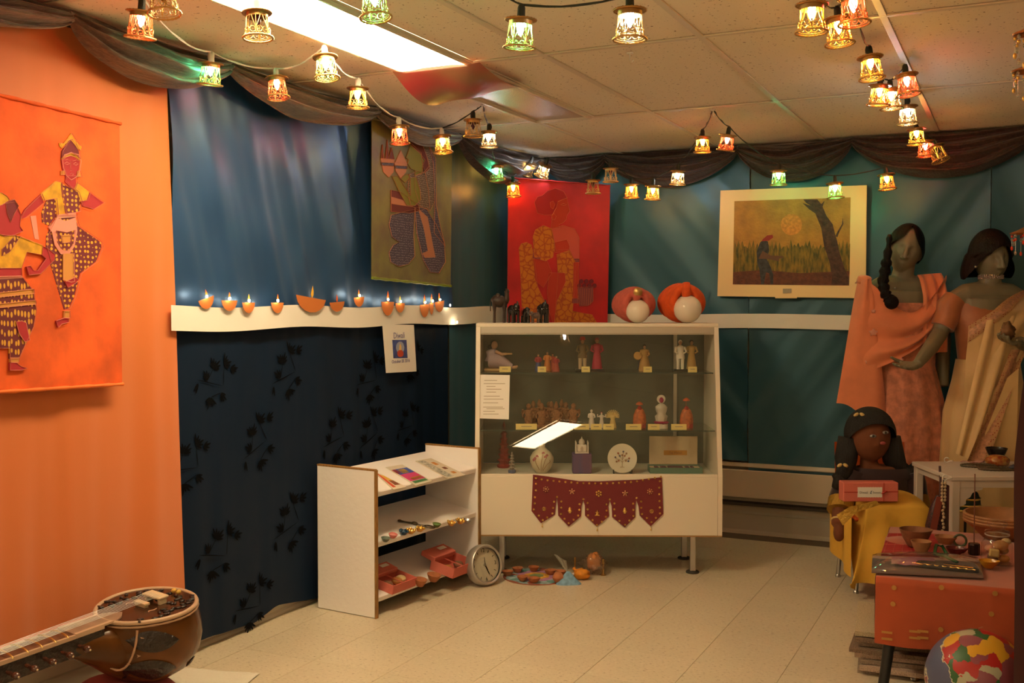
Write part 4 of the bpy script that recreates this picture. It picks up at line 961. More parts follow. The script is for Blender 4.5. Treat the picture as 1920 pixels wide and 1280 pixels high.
obj('drum', MB().lathe([(.020, -.005), (.022, 0), (.020, .005)], 16, (0, 0, 0), mv(-.036, -.01, .078) @ eul(1.3, .3, 0)), fm('ochre_drum', (.45, .24, .06)), t, smooth=50)
figure(inC('groom_doll', 'man doll in white kurta and gold scarf on the top glass shelf', 'figurine', 1275, .26, Z1), .158, fm('white_cotton', (.70, .63, .54)), legs=True, base=dk, top=fm('white_cotton', (0, 0, 0)), hair=fm('white_cotton', (0, 0, 0)))
figure(inC('bride_doll', 'woman doll in mustard gold sari on the top glass shelf', 'figurine', 1296, .27, Z1), .158, fm('mustard_gold_silk', (.42, .25, .07)), base=dk)
terr = mat('carved_terracotta_wood', (.27, .115, .045), .7, noise_amt=.25, scale=90, bump=.6, bscale=160)
AV = [(991, .22), (1016, .18), (1043, .20), (1075, .24), (1000, .32), (1011, .34), (1029, .33), (1034, .29), (1053, .33), (1061, .30)]
lab = ['front left', 'front centre, lowest', 'front right', 'standing apart at the right', 'back row, first', 'back row, second', 'back row, third', 'middle of the group', 'back row, last', 'behind the right edge']
for i, (px, yl) in enumerate(AV):
    t = inC('carved_figure', 'carved brown deity figurine on the middle shelf, ' + lab[i], 'figurine', px, yl, Z2, 'carved deity figurines'); H = .118 + .006 * (i % 3)
    obj('plinth', MB().box((0, 0, .007), (.05, .04, .014), .002), terr, t)
    obj('body', MB().lathe([(.016, .012), (.020, .03), (.024, .045), (.016, .058), (.022, .075), (.018, .084), (.007, .088)], 14, sy=.75, mod=lambda a, k: 1 + .1 * cos(5 * a + i)), terr, t, smooth=60)
    hd = MB().ell((0, 0, .098), (.0105, .011, .013), 10, 7); hd.lathe([(.013, .104), (.010, .112), (.004, H)], 10); obj('crowned_head', hd, terr, t, smooth=60)
    ar = MB()
    for q in (-1, 1):
        ar.tube([(q * .018, 0, .080), (q * .033, -.002, .070), (q * .028, -.010, .088)], .0055, 6); obj_ = ar
        ar.tube([(q * .018, 0, .078), (q * .030, -.004, .060), (q * .024, -.012, .048)], .0055, 6)
    obj('arms', ar, terr, t, smooth=60)
ivory = mat('white_alabaster', (.66, .58, .50), .45)
figure(inC('alabaster_figurine', 'slim white figurine on the middle glass shelf', 'figurine', 1109, .17, Z2), .092, ivory, .34, skinm=ivory, hair=ivory)
t = figure(inC('alabaster_figurine', 'tiny white figurine with raised arms and red headdress on the middle shelf', 'figurine', 1128, .18, Z2), .080, ivory, .30, skinm=ivory, hair=fm('dark_red_glaze', (.22, .012, .03)), arms=False)
for q in (-1, 1): obj('arm', MB().tube([(q * .010, 0, .058), (q * .020, 0, .055), (q * .020, 0, .068)], .004, 6), ivory, t)
cream = mat('cream_resin', (.62, .45, .17), .5)
t = figure(inC('many_armed_figurine', 'cream figurine with a fan of many arms on the middle shelf', 'figurine', 1149, .17, Z2), .078, cream, .42, skinm=cream, hair=cream, arms=False)
for k in range(14):
    a0 = R(-15 + k * 210 / 13); obj('arm', MB().tube([(.008 * cos(a0), .004, .056 + .004 * sin(a0)), (.034 * cos(a0), .004, .060 + .032 * sin(a0))], [.0035, .0022], 5), cream, t)
orng = mat('orange_painted_wood', (.46, .12, .035), .6, noise_amt=.3, scale=60); redp = fm('dark_red_paint', (.28, .02, .012))
for px, H, lab_ in ((1199, .125, 'left'), (1287, .145, 'right')):
    t = inC('parasol_figurine', 'orange robed figurine under a small orange parasol, %s of the white one' % lab_, 'figurine', px, .17, Z2, 'orange parasol figurines')
    obj('robe', MB().lathe([(.030, 0), (.033, .03), (.030, .065), (.020, .092), (.008, .102)], 16, sy=.8, mod=lambda a, k: 1 + .06 * cos(7 * a)), orng, t, smooth=60)
    obj('base', MB().box((.006, 0, .012), (.05, .045, .024), .003), redp, t)
    obj('head', MB().ell((0, -.004, .098), (.012, .012, .014), 10, 7), redp, t, smooth=180)
    pr = MB().tube([(0, .012, .09), (0, .012, H - .006)], .0015, 5); pr.lathe([(.018, H - .008), (.016, H), (.006, H + .006), (.001, H + .008)], 14, (0, .004, 0)); obj('parasol', pr, fm('bright_orange_paint', (.52, .11, .03)), t, smooth=40)
t = inC('lotus_figurine', 'tall white figurine on a magenta lotus base on the middle shelf', 'figurine', 1240, .16, Z2)
obj('base', MB().lathe([(.033, 0), (.033, .022), (.028, .024)], 18), ivory, t, smooth=40)
obj('lotus', MB().lathe([(.028, .022), (.036, .030), (.030, .036)], 18, mod=lambda a, k: 1 + .1 * cos(9 * a)), fm('magenta_glaze', (.30, .01, .07)), t, smooth=60)
obj('robe', MB().lathe([(.024, .034), (.030, .062), (.020, .072), (.026, .09), (.030, .108), (.018, .120), (.007, .126)], 16, sy=.8, mod=lambda a, k: 1 + .13 * cos(6 * a + k * 5)), mat('grey_white_porcelain', (.50, .46, .38), .35), t, smooth=60)
obj('halo', MB().lathe([(.021, -.003), (.022, 0), (.021, .003)], 18, (0, 0, 0), mv(0, .008, .146) @ eul(pi / 2, 0, 0)), ivory, t, smooth=50)
obj('head', MB().ell((0, -.002, .142), (.011, .011, .014), 10, 7), fm('magenta_glaze', (0, 0, 0)), t, smooth=180)

# things on the deck
DK = ZG - .0005
t = inC('red_pagoda', 'tall red carved pagoda statue at the left of the case deck', 'statue', 945, .30, DK)
rc = mat('red_lacquer', (.27, .025, .018), .45, noise_amt=.2, scale=60)
obj('base', MB().lathe([(.034, 0), (.036, .012), (.030, .018)], 8), fm('dark_red_paint', (0, 0, 0)), t)
for k in range(7):
    r0 = .036 - .0036 * k; z_ = .018 + k * .027
    obj('tier', MB().lathe([(r0 * .72, z_), (r0 * .72, z_ + .019), (r0, z_ + .019), (r0 * .8, z_ + .027)], 8), rc, t)
obj('finial', MB().lathe([(.008, .205), (.011, .215), (.004, .226), (.001, .24)], 10), rc, t, smooth=50)
t = inC('glass_pagoda', 'small grey stone pagoda on a blue foot in front of the red one', 'statue', 960, .12, DK)
gy_ = mat('grey_brown_stone', (.26, .21, .17), .5)
obj('foot', MB().lathe([(.019, 0), (.019, .014), (.015, .016)], 8), fm('dull_blue_glaze', (.10, .12, .22)), t)
for k in range(5): obj('tier', MB().lathe([(.012 - .0013 * k, .016 + k * .015), (.010 - .0013 * k, .026 + k * .015), (.019 - .0022 * k, .026 + k * .015), (.012 - .002 * k, .031 + k * .015)], 8), gy_, t)
obj('finial', MB().lathe([(.003, .09), (.005, .096), (.0008, .108)], 8), gy_, t)
vase = mat('cream_glazed_vase', (.62, .54, .38), .28)
t = inC('vase', 'round cream vase painted with pink flowers on the case deck', 'vase', 1016, .13, DK)
vp = [(.026, 0), (.030, .004), (.046, .025), (.059, .055), (.059, .078), (.046, .102), (.026, .118), (.017, .128), (.016, .142), (.022, .152), (.019, .152), (.013, .142)]
obj('body', MB().lathe(vp, 28), vase, t, smooth=60)
pk = fm('pink_flower_glaze', (.42, .12, .14)); bn = fm('brown_stem_glaze', (.30, .13, .05))
def vr(z):
    for (r0, z0), (r1, z1) in zip(vp, vp[1:]):
        if z0 <= z <= z1: return lerp(r0, r1, (z - z0) / max(1e-6, z1 - z0))
    return .02
def on_vase(a_, z): r = vr(z) + .0006; return Vector((r * sin(a_), -r * cos(a_), z))
stems = [[(-.1, .012), (-.05, .06), (.1, .10)], [(.1, .012), (.5, .05), (.75, .06), (.7, .07)], [(-.3, .02), (-.5, .05), (-.6, .075)], [(.05, .02), (.25, .07), (.5, .09)]]
for st in stems: obj('painted_stem', MB().tube([on_vase(lerp(st[k][0], st[k + 1][0], j / 5), lerp(st[k][1], st[k + 1][1], j / 5)) for k in range(len(st) - 1) for j in range(6)], .0013, 5), bn, t)
for a_, z in ((.15, .103), (.5, .092), (-.6, .078), (-.45, .088), (.3, .085), (-.75, .07)):
    p = on_vase(a_, z); n = Vector((sin(a_), -cos(a_), 0))
    obj('painted_flower', MB().disc(.008, 0, .0008, 8, frameM(p, n.cross(Vector((0, 0, 1))) * -1, (0, 0, 1))), pk, t)
t = inC('purple_pedestal', 'purple silk covered box on the case deck under the marble temple', 'box', 1091, .14, DK)
obj('silk_cover', MB().box((0, 0, .049), (.096, .09, .098), .004), mat('purple_shot_silk', (.075, .055, .17), .5, col2=(.14, .05, .12), noise_amt=.3, scale=9, stretch=(3, 3, .5)), t)
t = inC('marble_temple', 'white marble domed temple model on the purple box', 'statue', 1091, .14, DK + .0985)
obj('plinth', MB().box((0, 0, .004), (.068, .06, .008), .001), ivory, t); obj('hall', MB().box((0, 0, .024), (.050, .044, .034), .004), ivory, t)
obj('dome', MB().lathe([(.013, .040), (.014, .046), (.0165, .054), (.012, .065), (.004, .072), (.001, .082)], 16), ivory, t, smooth=60)
for a_ in (-1, 1):
    for b_ in (-1, 1): obj('minaret', MB().lathe([(.0036, .006), (.003, .05), (.0045, .051), (.003, .056), (.0006, .061)], 8, (a_ * .030, b_ * .026, 0)), ivory, t, smooth=50)
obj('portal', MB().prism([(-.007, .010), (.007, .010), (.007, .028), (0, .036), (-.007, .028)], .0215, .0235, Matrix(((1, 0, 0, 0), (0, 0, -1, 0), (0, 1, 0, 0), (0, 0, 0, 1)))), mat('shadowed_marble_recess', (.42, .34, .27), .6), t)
t = inC('plate', 'round white plate painted with a flowering tree on a black stand', 'plate', 1167, .10, DK)
Mp = mv(0, 0, .077) @ eul(pi / 2 - .18, 0, 0)
obj('dish', MB().lathe([(.045, -.003), (.05, -.004), (.072, .002), (.073, .004), (.05, .0), (.001, -.001)], 36, M=Mp), mat('ivory_porcelain', (.66, .60, .48), .25), t, smooth=60)
tr = MB(); 
for pa in ([(0, -.042), (0, -.012), (.002, .01)], [(0, -.02), (.014, -.005), (.028, -.004), (.034, .0)], [(0, -.02), (-.014, -.006), (-.03, -.003), (-.034, .004)], [(0, -.008), (.012, .012), (.02, .022)], [(0, -.008), (-.012, .012), (-.02, .024)], [(0, 0), (.004, .02), (.006, .032)], [(-.01, -.044), (.01, -.044)]):
    tr.tube([Mp @ Vector((x, y, .0022)) for x, y in pa], .0009, 5)
obj('painted_tree', tr, bn, t)
for k, (x_, y_) in enumerate([(.034, .0), (-.034, .005), (.021, .024), (-.02, .025), (.006, .033), (.018, -.012), (-.018, -.012), (.03, -.014), (-.028, -.016), (.012, .012), (-.012, .012), (.0, .016)]):
    obj('painted_blossom', MB().disc(.0052, .001, .0026, 7, Mp @ mv(x_, y_, 0)), (fm('rust_blossom_glaze', (.36, .10, .04)), fm('indigo_blossom_glaze', (.09, .08, .16)), bn)[k % 3], t)
for q in (-1, 1): obj('stand_arm', MB().tube([(q * .042, .03, .002), (q * .044, -.02, .003), (q * .044, -.03, .012), (q * .046, -.028, .024)], .0035, 6), black_plastic, t)
t = inC('gift_box', 'open flat green box with an ivory lid standing upright on the case deck', 'box', 1266, .17, DK)
gb = mat('dusty_green_card', (.10, .20, .15), .7); lidm = mat('ivory_silk_lining', (.58, .45, .30), .6, noise_amt=.12, scale=8)
tb = MB()
for c_, d_ in (((0, -.055, .014), (.262, .003, .028)), ((0, .055, .014), (.262, .003, .028)), ((-.13, 0, .014), (.003, .11, .028)), ((.13, 0, .014), (.003, .11, .028)), ((0, 0, .002), (.26, .11, .003))): tb.box(c_, d_)
obj('tray', tb, gb, t); obj('lining', MB().box((0, 0, .016), (.255, .105, .012), .003), lidm, t)
obj('lid', MB().box((.0, .062, .10), (.246, .008, .145), .002), lidm, t)
obj('lid_label', MB().box((.01, .0572, .088), (.118, .001, .024)), fm('orange_yellow_label', (.52, .24, .03)), t)
text('Taj Mahal', .017, mv(.01, .0565, .088) @ eul(pi / 2, 0, 0), fm('brown_label_ink', (.22, .08, .02)), t)
for k, (x_, w_) in enumerate(((-.095, .02), (-.06, .03), (0, .075), (.06, .02), (.085, .015))): obj('box_content', MB().box((x_, -.01, .024), (w_, .05, .010), .003), fm('dark_plum_cloth', (.10, .03, .05)), t)

# ------------------------------------------------------------------ on top of the case
TOPZ = ZT + .018
ebony = mat('polished_ebony', (.012, .009, .008), .22, spec=.7); dwood = mat('dark_carved_wood', (.035, .017, .010), .5, noise_amt=.3, scale=40)
def quad(t, L_, H, m, kind):
    """four legged carved animal standing along local x"""
    b = MB(); bh = H * (.62 if kind == 'camel' else .60); rr_ = H * (.17 if kind == 'camel' else .24)
    b.tube([(-L_ * .46, 0, bh), (-L_ * .30, 0, bh + rr_ * .15), (0, 0, bh), (L_ * .25, 0, bh + rr_ * .1), (L_ * .40, 0, bh + rr_ * .2)], [rr_ * .5, rr_, rr_ * 1.02, rr_, rr_ * .5], 12)
    if kind == 'camel':
        b.ell((-L_ * .08, 0, bh + rr_ * .8), (L_ * .18, rr_ * .6, rr_ * .7), 10, 7)
        b.tube([(L_ * .34, 0, bh), (L_ * .46, 0, bh + H * .08), (L_ * .47, 0, H * .84), (L_ * .44, 0, H * .94)], [rr_ * .7, rr_ * .5, rr_ * .38, rr_ * .4], 9)
        b.tube([(L_ * .40, 0, H * .95), (L_ * .50, 0, H * .93), (L_ * .58, 0, H * .89)], [rr_ * .42, rr_ * .38, rr_ * .25], 8)
        for q in (-1, 1): b.tube([(L_ * .42, q * rr_ * .3, H * .97), (L_ * .41, q * rr_ * .42, H * 1.0)], [rr_ * .14, rr_ * .06], 6)
    else:
        b.ell((L_ * .42, 0, bh + rr_ * .7), (rr_ * .68, rr_ * .62, rr_ * .8), 12, 8)
        if kind == 'up': b.tube([(L_ * .52, 0, bh + rr_ * .6), (L_ * .66, 0, bh + rr_ * .7), (L_ * .66, 0, bh + rr_ * 1.5), (L_ * .58, 0, H * 1.04)], [rr_ * .34, rr_ * .26, rr_ * .2, rr_ * .14], 8)
        else: b.tube([(L_ * .52, 0, bh + rr_ * .6), (L_ * .66, 0, bh + rr_ * .2), (L_ * .66, 0, bh - rr_), (L_ * .70, 0, H * .12)], [rr_ * .34, rr_ * .28, rr_ * .2, rr_ * .13], 8)
    for sx_ in (-1, 1):
        for sy_ in (-1, 1):
            x_ = sx_ * L_ * .30
            b.tube([(x_, sy_ * rr_ * .55, bh), (x_ + .01 * L_, sy_ * rr_ * .6, bh * .5), (x_, sy_ * rr_ * .6, .0)], [rr_ * .42, rr_ * (.2 if kind == 'camel' else .3), rr_ * (.22 if kind == 'camel' else .33)], 8)
    obj('body', b, m, t, smooth=60)
    if kind != 'camel':
        for q in (-1, 1):
            obj('ear', MB().ell((L_ * .34, q * rr_ * .72, bh + rr_ * .6), (rr_ * .42, rr_ * .1, rr_ * .55), 10, 7), m, t, smooth=180)
            obj('tusk', MB().tube([(L_ * .52, q * rr_ * .3, bh + rr_ * .3), (L_ * .68, q * rr_ * .32, bh + rr_ * .25)], [rr_ * .09, rr_ * .03], 6), mat('bone_tusk', (.55, .48, .36), .4), t)
    obj('tail', MB().tube([(-L_ * .47, 0, bh + rr_ * .3), (-L_ * .54, 0, bh), (-L_ * .53, 0, bh * .55)], [rr_ * .12, rr_ * .07, rr_ * .1], 6), m, t)
quad(inC('wooden_camel', 'large brown carved wooden camel on the left end of the display case', 'statue', 936, .30, TOPZ, rot=5), .085, .175, dwood, 'camel')
quad(inC('wooden_elephant', 'black ebony elephant with a gold saddle spot beside the wooden camel', 'statue', 963, .26, TOPZ, 'small elephants on the case', rot=-65), .075, .105, ebony, 'up')
t = inC('wooden_elephant', 'black elephant draped with a plain red saddle cloth', 'statue', 985, .28, TOPZ, 'small elephants on the case', rot=-72); quad(t, .07, .085, ebony, 'down')
obj('saddle_cloth', MB().grid(lambda u, v: (-.018 + .036 * u, .0235 * cos(pi * v), .052 + .024 * sin(pi * v) - .02 * abs(2 * v - 1) ** 3 + .004), 4, 12), mat('red_felt', (.52, .03, .01), .8), t, smooth=180)
quad(inC('wooden_elephant', 'small patterned grey elephant beside the tallest black elephant', 'statue', 1004, .22, TOPZ, 'small elephants on the case', rot=200), .05, .062, mat('grey_inlaid_wood', (.10, .06, .045), .4, noise_amt=.6, scale=120), 'up')
quad(inC('wooden_elephant', 'tallest black elephant with trunk raised, at the right of the animals', 'statue', 1018, .28, TOPZ, 'small elephants on the case', rot=-75), .07, .112, ebony, 'up')
def turban(px, Wp, Hp, rb, clothm, label, cat, jewel=None, peak=0., under=None, dx=0.):
    t = inC('turban', label, 'turban', px, .26, TOPZ)
    k = 5.42 / F; rx = Wp * k / 2; hz = Hp * k
    R_ = rb * k
    hd = MB().ell((dx, -.045, R_ + .0), R_, 24, 16); obj('display_ball', hd, mat('glossy_white_foam_ball', (.74, .66, .55), .12), t, smooth=180, label='glossy white ball')
    if under: obj('inner_cloth', MB().ell((dx, -.018, R_ * 1.10), (R_ * 1.05, R_ * .9, R_ * 1.02), 20, 14), under, t, smooth=180)
    # wound cloth: strands sweeping from the front knot round each side and behind
    for q in (-1, 1):
        for j in range(6):
            f = j / 5.; ro = lerp(R_ * 1.02, rx * .80, f ** .8)
            thick = lerp(.022, .036, f)
            P, rad = [], []
            for i in range(17):
                a_ = pi * i / 16
                xx = q * sin(a_ * .96) * (rx - thick * .9) * lerp(.60, 1.0, f ** .6)
                zz = hz * .52 + cos(a_) * (hz * .5 - thick) * lerp(.80, 1.0, f)
                yy = lerp(-.052, .085, f) - .010 * cos(a_) + .012 * sin(a_)
                if peak: zz += peak * max(0, cos(a_)) ** 4 * (1 if q < 0 else .8)
                P.append((xx + dx * .4, yy, max(zz, thick * .85))); rad.append(thick * (.62 + .38 * sin(a_)))
            obj('fold', MB().tube(P, rad, 9), clothm, t, smooth=180)
    obj('back_wrap', MB().ell((0, .035, hz * .50), (rx * .90, .085, hz * .5), 20, 14), clothm, t, smooth=180)
    obj('knot', MB().tube([(dx * .5 - .004, -.05, hz * .60), (dx * .5, -.072, hz * .74), (dx * .5, -.055, hz * .93 + peak)], [.014, .026, .02], 10), clothm, t, smooth=180)
    if jewel: obj('brooch', MB().lathe([(.022, -.004), (.023, 0), (.015, .006), (.002, .009)], 14, M=mv(dx * .5 + .002, -.092, hz * .84) @ eul(pi / 2, 0, 0)), jewel, t, smooth=30)
turban(1189, 82, 68, 22, mat('salmon_pink_muslin', (.52, .105, .075), .85, noise_amt=.1, scale=30, bump=.5, bscale=70), 'salmon pink turban with a gold brooch over a glossy white ball', 'turban', jewel=brass, dx=.012)
turban(1279, 90, 74, 26, mat('bright_orange_muslin', (.68, .085, .008), .85, noise_amt=.1, scale=30, bump=.5, bscale=70), 'bright orange turban with navy lining over a glossy white ball', 'turban', peak=.012, under=mat('navy_lining', (.008, .008, .03), .7), dx=.018)

# ------------------------------------------------------------------ red toran on the case front
def tp(px, py): p = caseP(px, py, -.004); return (p.x, p.z)
cT = cropf(985, 880, .14323)
xo, zo = tp(1120, 900)
tor = thing('door_toran', 'maroon velvet toran with gold flowers and five pointed flaps on the case front', 'wall hanging', CM @ Vector((xo, -.004, zo)), (0, 0, CY))
XZ = Matrix(((1, 0, 0, 0), (0, 0, -1, 0), (0, 1, 0, 0), (0, 0, 0, 1)))
def tl_(L_): return [(x - xo, z - zo) for x, z in (tp(*p) for p in L_)]
vel = mat('maroon_velvet', (.155, .006, .010), .75, sheen=.6)
TOP = [(100, 65), (300, 90), (500, 120), (700, 150), (960, 153), (1250, 140), (1500, 128), (1785, 100)]
out_ = TOP + [(1795, 300), (1805, 580), (1640, 740), (1495, 600), (1480, 480), (1452, 400), (1440, 480), (1440, 620), (1300, 755), (1135, 620), (1130, 480), (1105, 400), (1085, 480), (1095, 610), (935, 745), (780, 600), (778, 470), (757, 400), (735, 480), (728, 610), (568, 745), (430, 600), (425, 480), (413, 360), (398, 480), (388, 590), (205, 700), (80, 540)]
obj('velvet', MB().prism(tl_(cT(out_)), .0, .003, XZ), vel, tor)
def stud(mb, x, y, r):
    (cx0, cz0), = tl_(cT([(x, y)]))
    for k in range(5): mb.ell((cx0 + r * .62 * cos(k * 1.2566 + x), -.0045, cz0 + r * .62 * sin(k * 1.2566 + x)), (r * .42, .0022, r * .42), 6, 4)
    mb.ell((cx0, -.005, cz0), (r * .3, .003, r * .3), 6, 4)
st_ = MB()
for i in range(21):
    x_ = 212 + i * 78; y_ = 105 + 75 * sin(pi * min(1, max(0, (x_ - 60) / 1800))) ** .9 - (30 if x_ > 1400 else 0) * (x_ - 1400) / 400
    stud(st_, x_, y_, .0055)
for L_ in ([(140, 185), (138, 270), (125, 360), (122, 440), (112, 520), (175, 600), (228, 660), (285, 625), (355, 572), (362, 500), (375, 418), (413, 358)], [(470, 415), (470, 498), (468, 578), (512, 642), (568, 700), (632, 655), (690, 600), (705, 525), (708, 450), (760, 385)],
           [(815, 435), (815, 518), (820, 598), (880, 660), (935, 722), (1000, 680), (1052, 615), (1062, 535), (1062, 455), (1105, 390)], [(1165, 440), (1165, 520), (1172, 602), (1232, 668), (1305, 720), (1362, 665), (1415, 605), (1412, 525), (1410, 445), (1455, 370)], [(1515, 415), (1515, 498), (1525, 580), (1590, 632), (1650, 685), (1708, 630), (1762, 572), (1760, 495), (1755, 410), (1752, 320), (1752, 235), (1760, 150)]):
    for p in L_: stud(st_, *p, .0055)
obj('flower_studs', st_, gold, tor, smooth=60)['kind'] = 'stuff'
def blob(name, x, y, pts_, m=gold):
    (cx0, cz0), = tl_(cT([(x, y)])); mb = MB()
    for (dx_, dz_, rx_, rz_) in pts_: mb.ell((cx0 + dx_, -.005, cz0 + dz_), (rx_, .004, rz_), 10, 6)
    return obj(name, mb, m, tor, smooth=180)
rg = mat('rose_gold_foil', (.70, .38, .20), .35, .8)
for (x, y) in ((270, 255), (1630, 285)): blob('flower_ornament', x, y, [(0, 0, .006, .006)] + [(.0115 * cos(k * 2 * pi / 7), .0115 * sin(k * 2 * pi / 7), .0035, .0035) for k in range(7)], rg)
for (x, y) in ((610, 285), (1305, 310)):
    (cx0, cz0), = tl_(cT([(x, y)])); mb = MB().ell((cx0, -.005, cz0), (.004, .003, .004), 8, 5)
    for k in range(5):
        a_ = pi / 2 + k * 2 * pi / 5; mb.ell((cx0 + .0095 * cos(a_), -.005, cz0 + .0095 * sin(a_)), (.0062, .003, .0034), 8, 5, M=Matrix.Rotation(-a_, 4, 'Y'))
    obj('star_ornament', mb, rg, tor, smooth=180)
blob('flower_ornament', 960, 312, [(0, 0, .004, .004)] + [(.0115 * cos(pi / 2 + k * 2 * pi / 6), .0115 * sin(pi / 2 + k * 2 * pi / 6), .005, .005) for k in range(6)], gold)
for (x, y) in ((582, 540), (1302, 545)):
    (cx0, cz0), = tl_(cT([(x, y)])); obj('water_pot_ornament', MB().lathe([(.006, -.0105), (.0045, -.008), (.010, -.002), (.0105, .002), (.007, .006), (.0045, .008), (.008, .0105), (.006, .013), (.003, .017), (.001, .0195)], 14, (cx0, -.004, cz0), sy=.35), gold, tor, smooth=60)
for (x, y) in ((245, 513), (1652, 543)):
    (cx0, cz0), = tl_(cT([(x, y)])); mb = MB().tube([(cx0 + .0085 * cos(k * pi / 12), -.004, cz0 + .0085 * sin(k * pi / 12)) for k in range(24)], .0016, 6, closed=True)
    for k in range(4):
        c_, s_ = cos(k * pi / 2), sin(k * pi / 2); f_ = lambda a_, b_: (cx0 + a_ * c_ - b_ * s_, -.004, cz0 + a_ * s_ + b_ * c_)
        mb.tube([f_(0, 0), f_(0, .0048), f_(.0048, .0048)], .0011, 5)
    obj('round_medallion', mb, gold, tor, smooth=60)
blob('seated_figure_ornament', 940, 575, [(0, -.006, .0105, .0045), (0, .001, .0065, .0065), (0, .009, .0036, .004), (0, .0145, .002, .003), (-.007, .006, .002, .004), (.007, .006, .002, .004), (-.0085, -.008, .0035, .003), (.0085, -.008, .0035, .003)])
blob('heart_stud', 140, 112, [(-.0025, .001, .004, .004), (.0025, .001, .004, .004), (0, -.002, .0035, .003)])
for (x, y) in ((222, 700), (940, 750), (1642, 740)):
    (cx0, cz0), = tl_(cT([(x, y)])); obj('drop_bell', MB().lathe([(.0012, 0), (.0015, -.004), (.0008, -.005), (.0015, -.009), (.002, -.0095), (.0035, -.016), (.0032, -.0195), (.001, -.021)], 10, (cx0, -.005, cz0)), gold, tor, smooth=60)
# ------------------------------------------------------------------ low white book rack
ro = on_z(703, 1160, 0); RA = math.atan2(.995, .090)
rack = thing('display_rack', 'low white wooden rack with three sloping shelves against the navy drape', 'shelf', ro, (0, 0, RA))
RM = mv(*ro) @ rz(RA)
rw = mat('white_painted_wood', (.90, .85, .84), .45, bump=.12, scale=40); oak = mat('oak_edge_banding', (.30, .15, .04), .55, noise_amt=.25, scale=30, stretch=(4, 4, 1))
RW, RD, RH = .828, .318, .632
for xa, nm in ((0, 'a'), (RW - .018, 'b')):
    s_ = obj('side_panel', MB().box((xa + .009, RD / 2, RH / 2), (.018, RD - .004, RH - .006), .001), rw, rack)
    e_ = MB().box((xa + .009, -.002, RH / 2), (.019, .006, RH), .0005); obj('edge_band', e_, oak, s_)
    obj('edge_band', MB().box((xa + .009, RD / 2, RH - .0005), (.019, RD, .007), .0005), oak, s_)
def shelfz(k, y): z0 = (.535, .318, .082)[k]; return z0 + .066 * y / RD
SLP = math.atan2(.066, RD)
for k in range(3):
    Ms = mv(RW / 2, RD / 2 - .002, shelfz(k, RD / 2) - .014) @ eul(SLP, 0, 0)
    s_ = obj('shelf_board', MB().box((0, .004, 0), (RW - .038, RD - .012, .026), .004, Ms), rw, rack)
def onR(px, py, k):
    """point of a pixel on the sloping shelf k, in rack coordinates"""
    n = RM.to_3x3() @ Vector((0, -sin(SLP), cos(SLP))); o = RM @ Vector((0, 0, shelfz(k, 0)))
    return on_plane(px, py, o, n)
def rthing(name, label, cat, px, py, k, group=None, rot=0, lift=.0005):
    p = onR(px, py, k) + Vector((0, 0, lift)); return thing(name, label, cat, p, (Matrix.Rotation(RA, 3, 'Z') @ Matrix.Rotation(SLP, 3, 'X') @ Matrix.Rotation(R(rot), 3, 'Z')).to_euler(), group)
# booklets on the top slope
def booklet(pxs, label, m, extra):
    P = [onR(*p, 0) for p in pxs]; c0 = sum(P, Vector()) / 4
    t = thing('booklet', label, 'booklet', c0, (Matrix.Rotation(RA, 3, 'Z') @ Matrix.Rotation(SLP, 3, 'X')).to_euler(), 'booklets on the rack')
    Mi = (mv(*c0) @ rz(RA) @ Matrix.Rotation(SLP, 4, 'X')).inverted(); q = [tuple((Mi @ p).xy) for p in P]
    obj('cover', MB().prism(q, .0006, .004), m, t)
    A_, B_, C_, D_ = [Vector(v) for v in q]
    for (u0, v0, u1, v1, mm) in extra:
        f = lambda u, v: tuple(A_.lerp(B_, u).lerp(D_.lerp(C_, u), v))
        obj('cover_print', MB().prism([f(u0, v0), f(u1, v0), f(u1, v1), f(u0, v1)], .004, .0046), mm, t)
cr = mat('cream_book_cover', (.66, .58, .46), .5); pkb = fm('bright_pink_print', (.60, .05, .18)); blp = fm('bright_blue_print', (.05, .09, .40)); ylp = fm('sunny_yellow_print', (.70, .42, .04)); rdp = fm('vermilion_print', (.62, .07, .02)); brp = fm('chestnut_print', (.22, .06, .02)); gnp = fm('leaf_green_print', (.05, .18, .06)); gyp = mat('grey_scribble_print', (.42, .40, .34), .6, noise_amt=.5, scale=80)
booklet([(700, 885), (716, 891), (762, 914), (738, 919)], 'orange and white booklet at the near end of the rack top', cr, [(.1, .1, .35, .9, rdp), (.4, .15, .85, .5, ylp), (.45, .5, .9, .8, brp)])
booklet([(723, 877), (754, 872), (810, 903), (780, 911)], 'colourful pink and blue booklet in the middle of the rack top', cr, [(.05, .18, .95, .45, blp), (.3, .22, .7, .42, ylp), (.03, .18, .25, .4, rdp), (.05, .45, .95, .8, pkb), (.25, .65, .9, .78, ylp), (.1, .82, .9, .92, gnp)])
booklet([(779, 865), (808, 860), (873, 891), (840, 898)], 'pale booklet with grey scribbles at the far end of the rack top', cr, [(.03, .05, .42, .95, gyp), (.55, .2, .75, .35, ochre), (.6, .5, .8, .6, brp), (.6, .75, .8, .85, ochre)])
# ladle
t = rthing('brass_ladle', 'long dark bronze ladle lying on the middle rack shelf', 'ladle', 783, 985, 1, rot=-64)
bz = mat('dark_bronze', (.09, .06, .035), .4, .7)
obj('bowl', MB().ell((.055, 0, .006), (.028, .016, .006), 14, 7), bz, t, smooth=180)
obj('handle', MB().tube([(.032, 0, .006), (.01, 0, .005), (-.02, 0, .006), (-.06, 0, .005), (-.085, 0, .005)], [.004, .0055, .008, .005, .008], 8, flat=.6), bz, t, smooth=60)
obj('figure_knop', MB().ell((-.015, 0, .008), (.016, .011, .007), 10, 6).ell((-.085, 0, .006), (.010, .010, .005), 8, 5), bz, t, smooth=180)
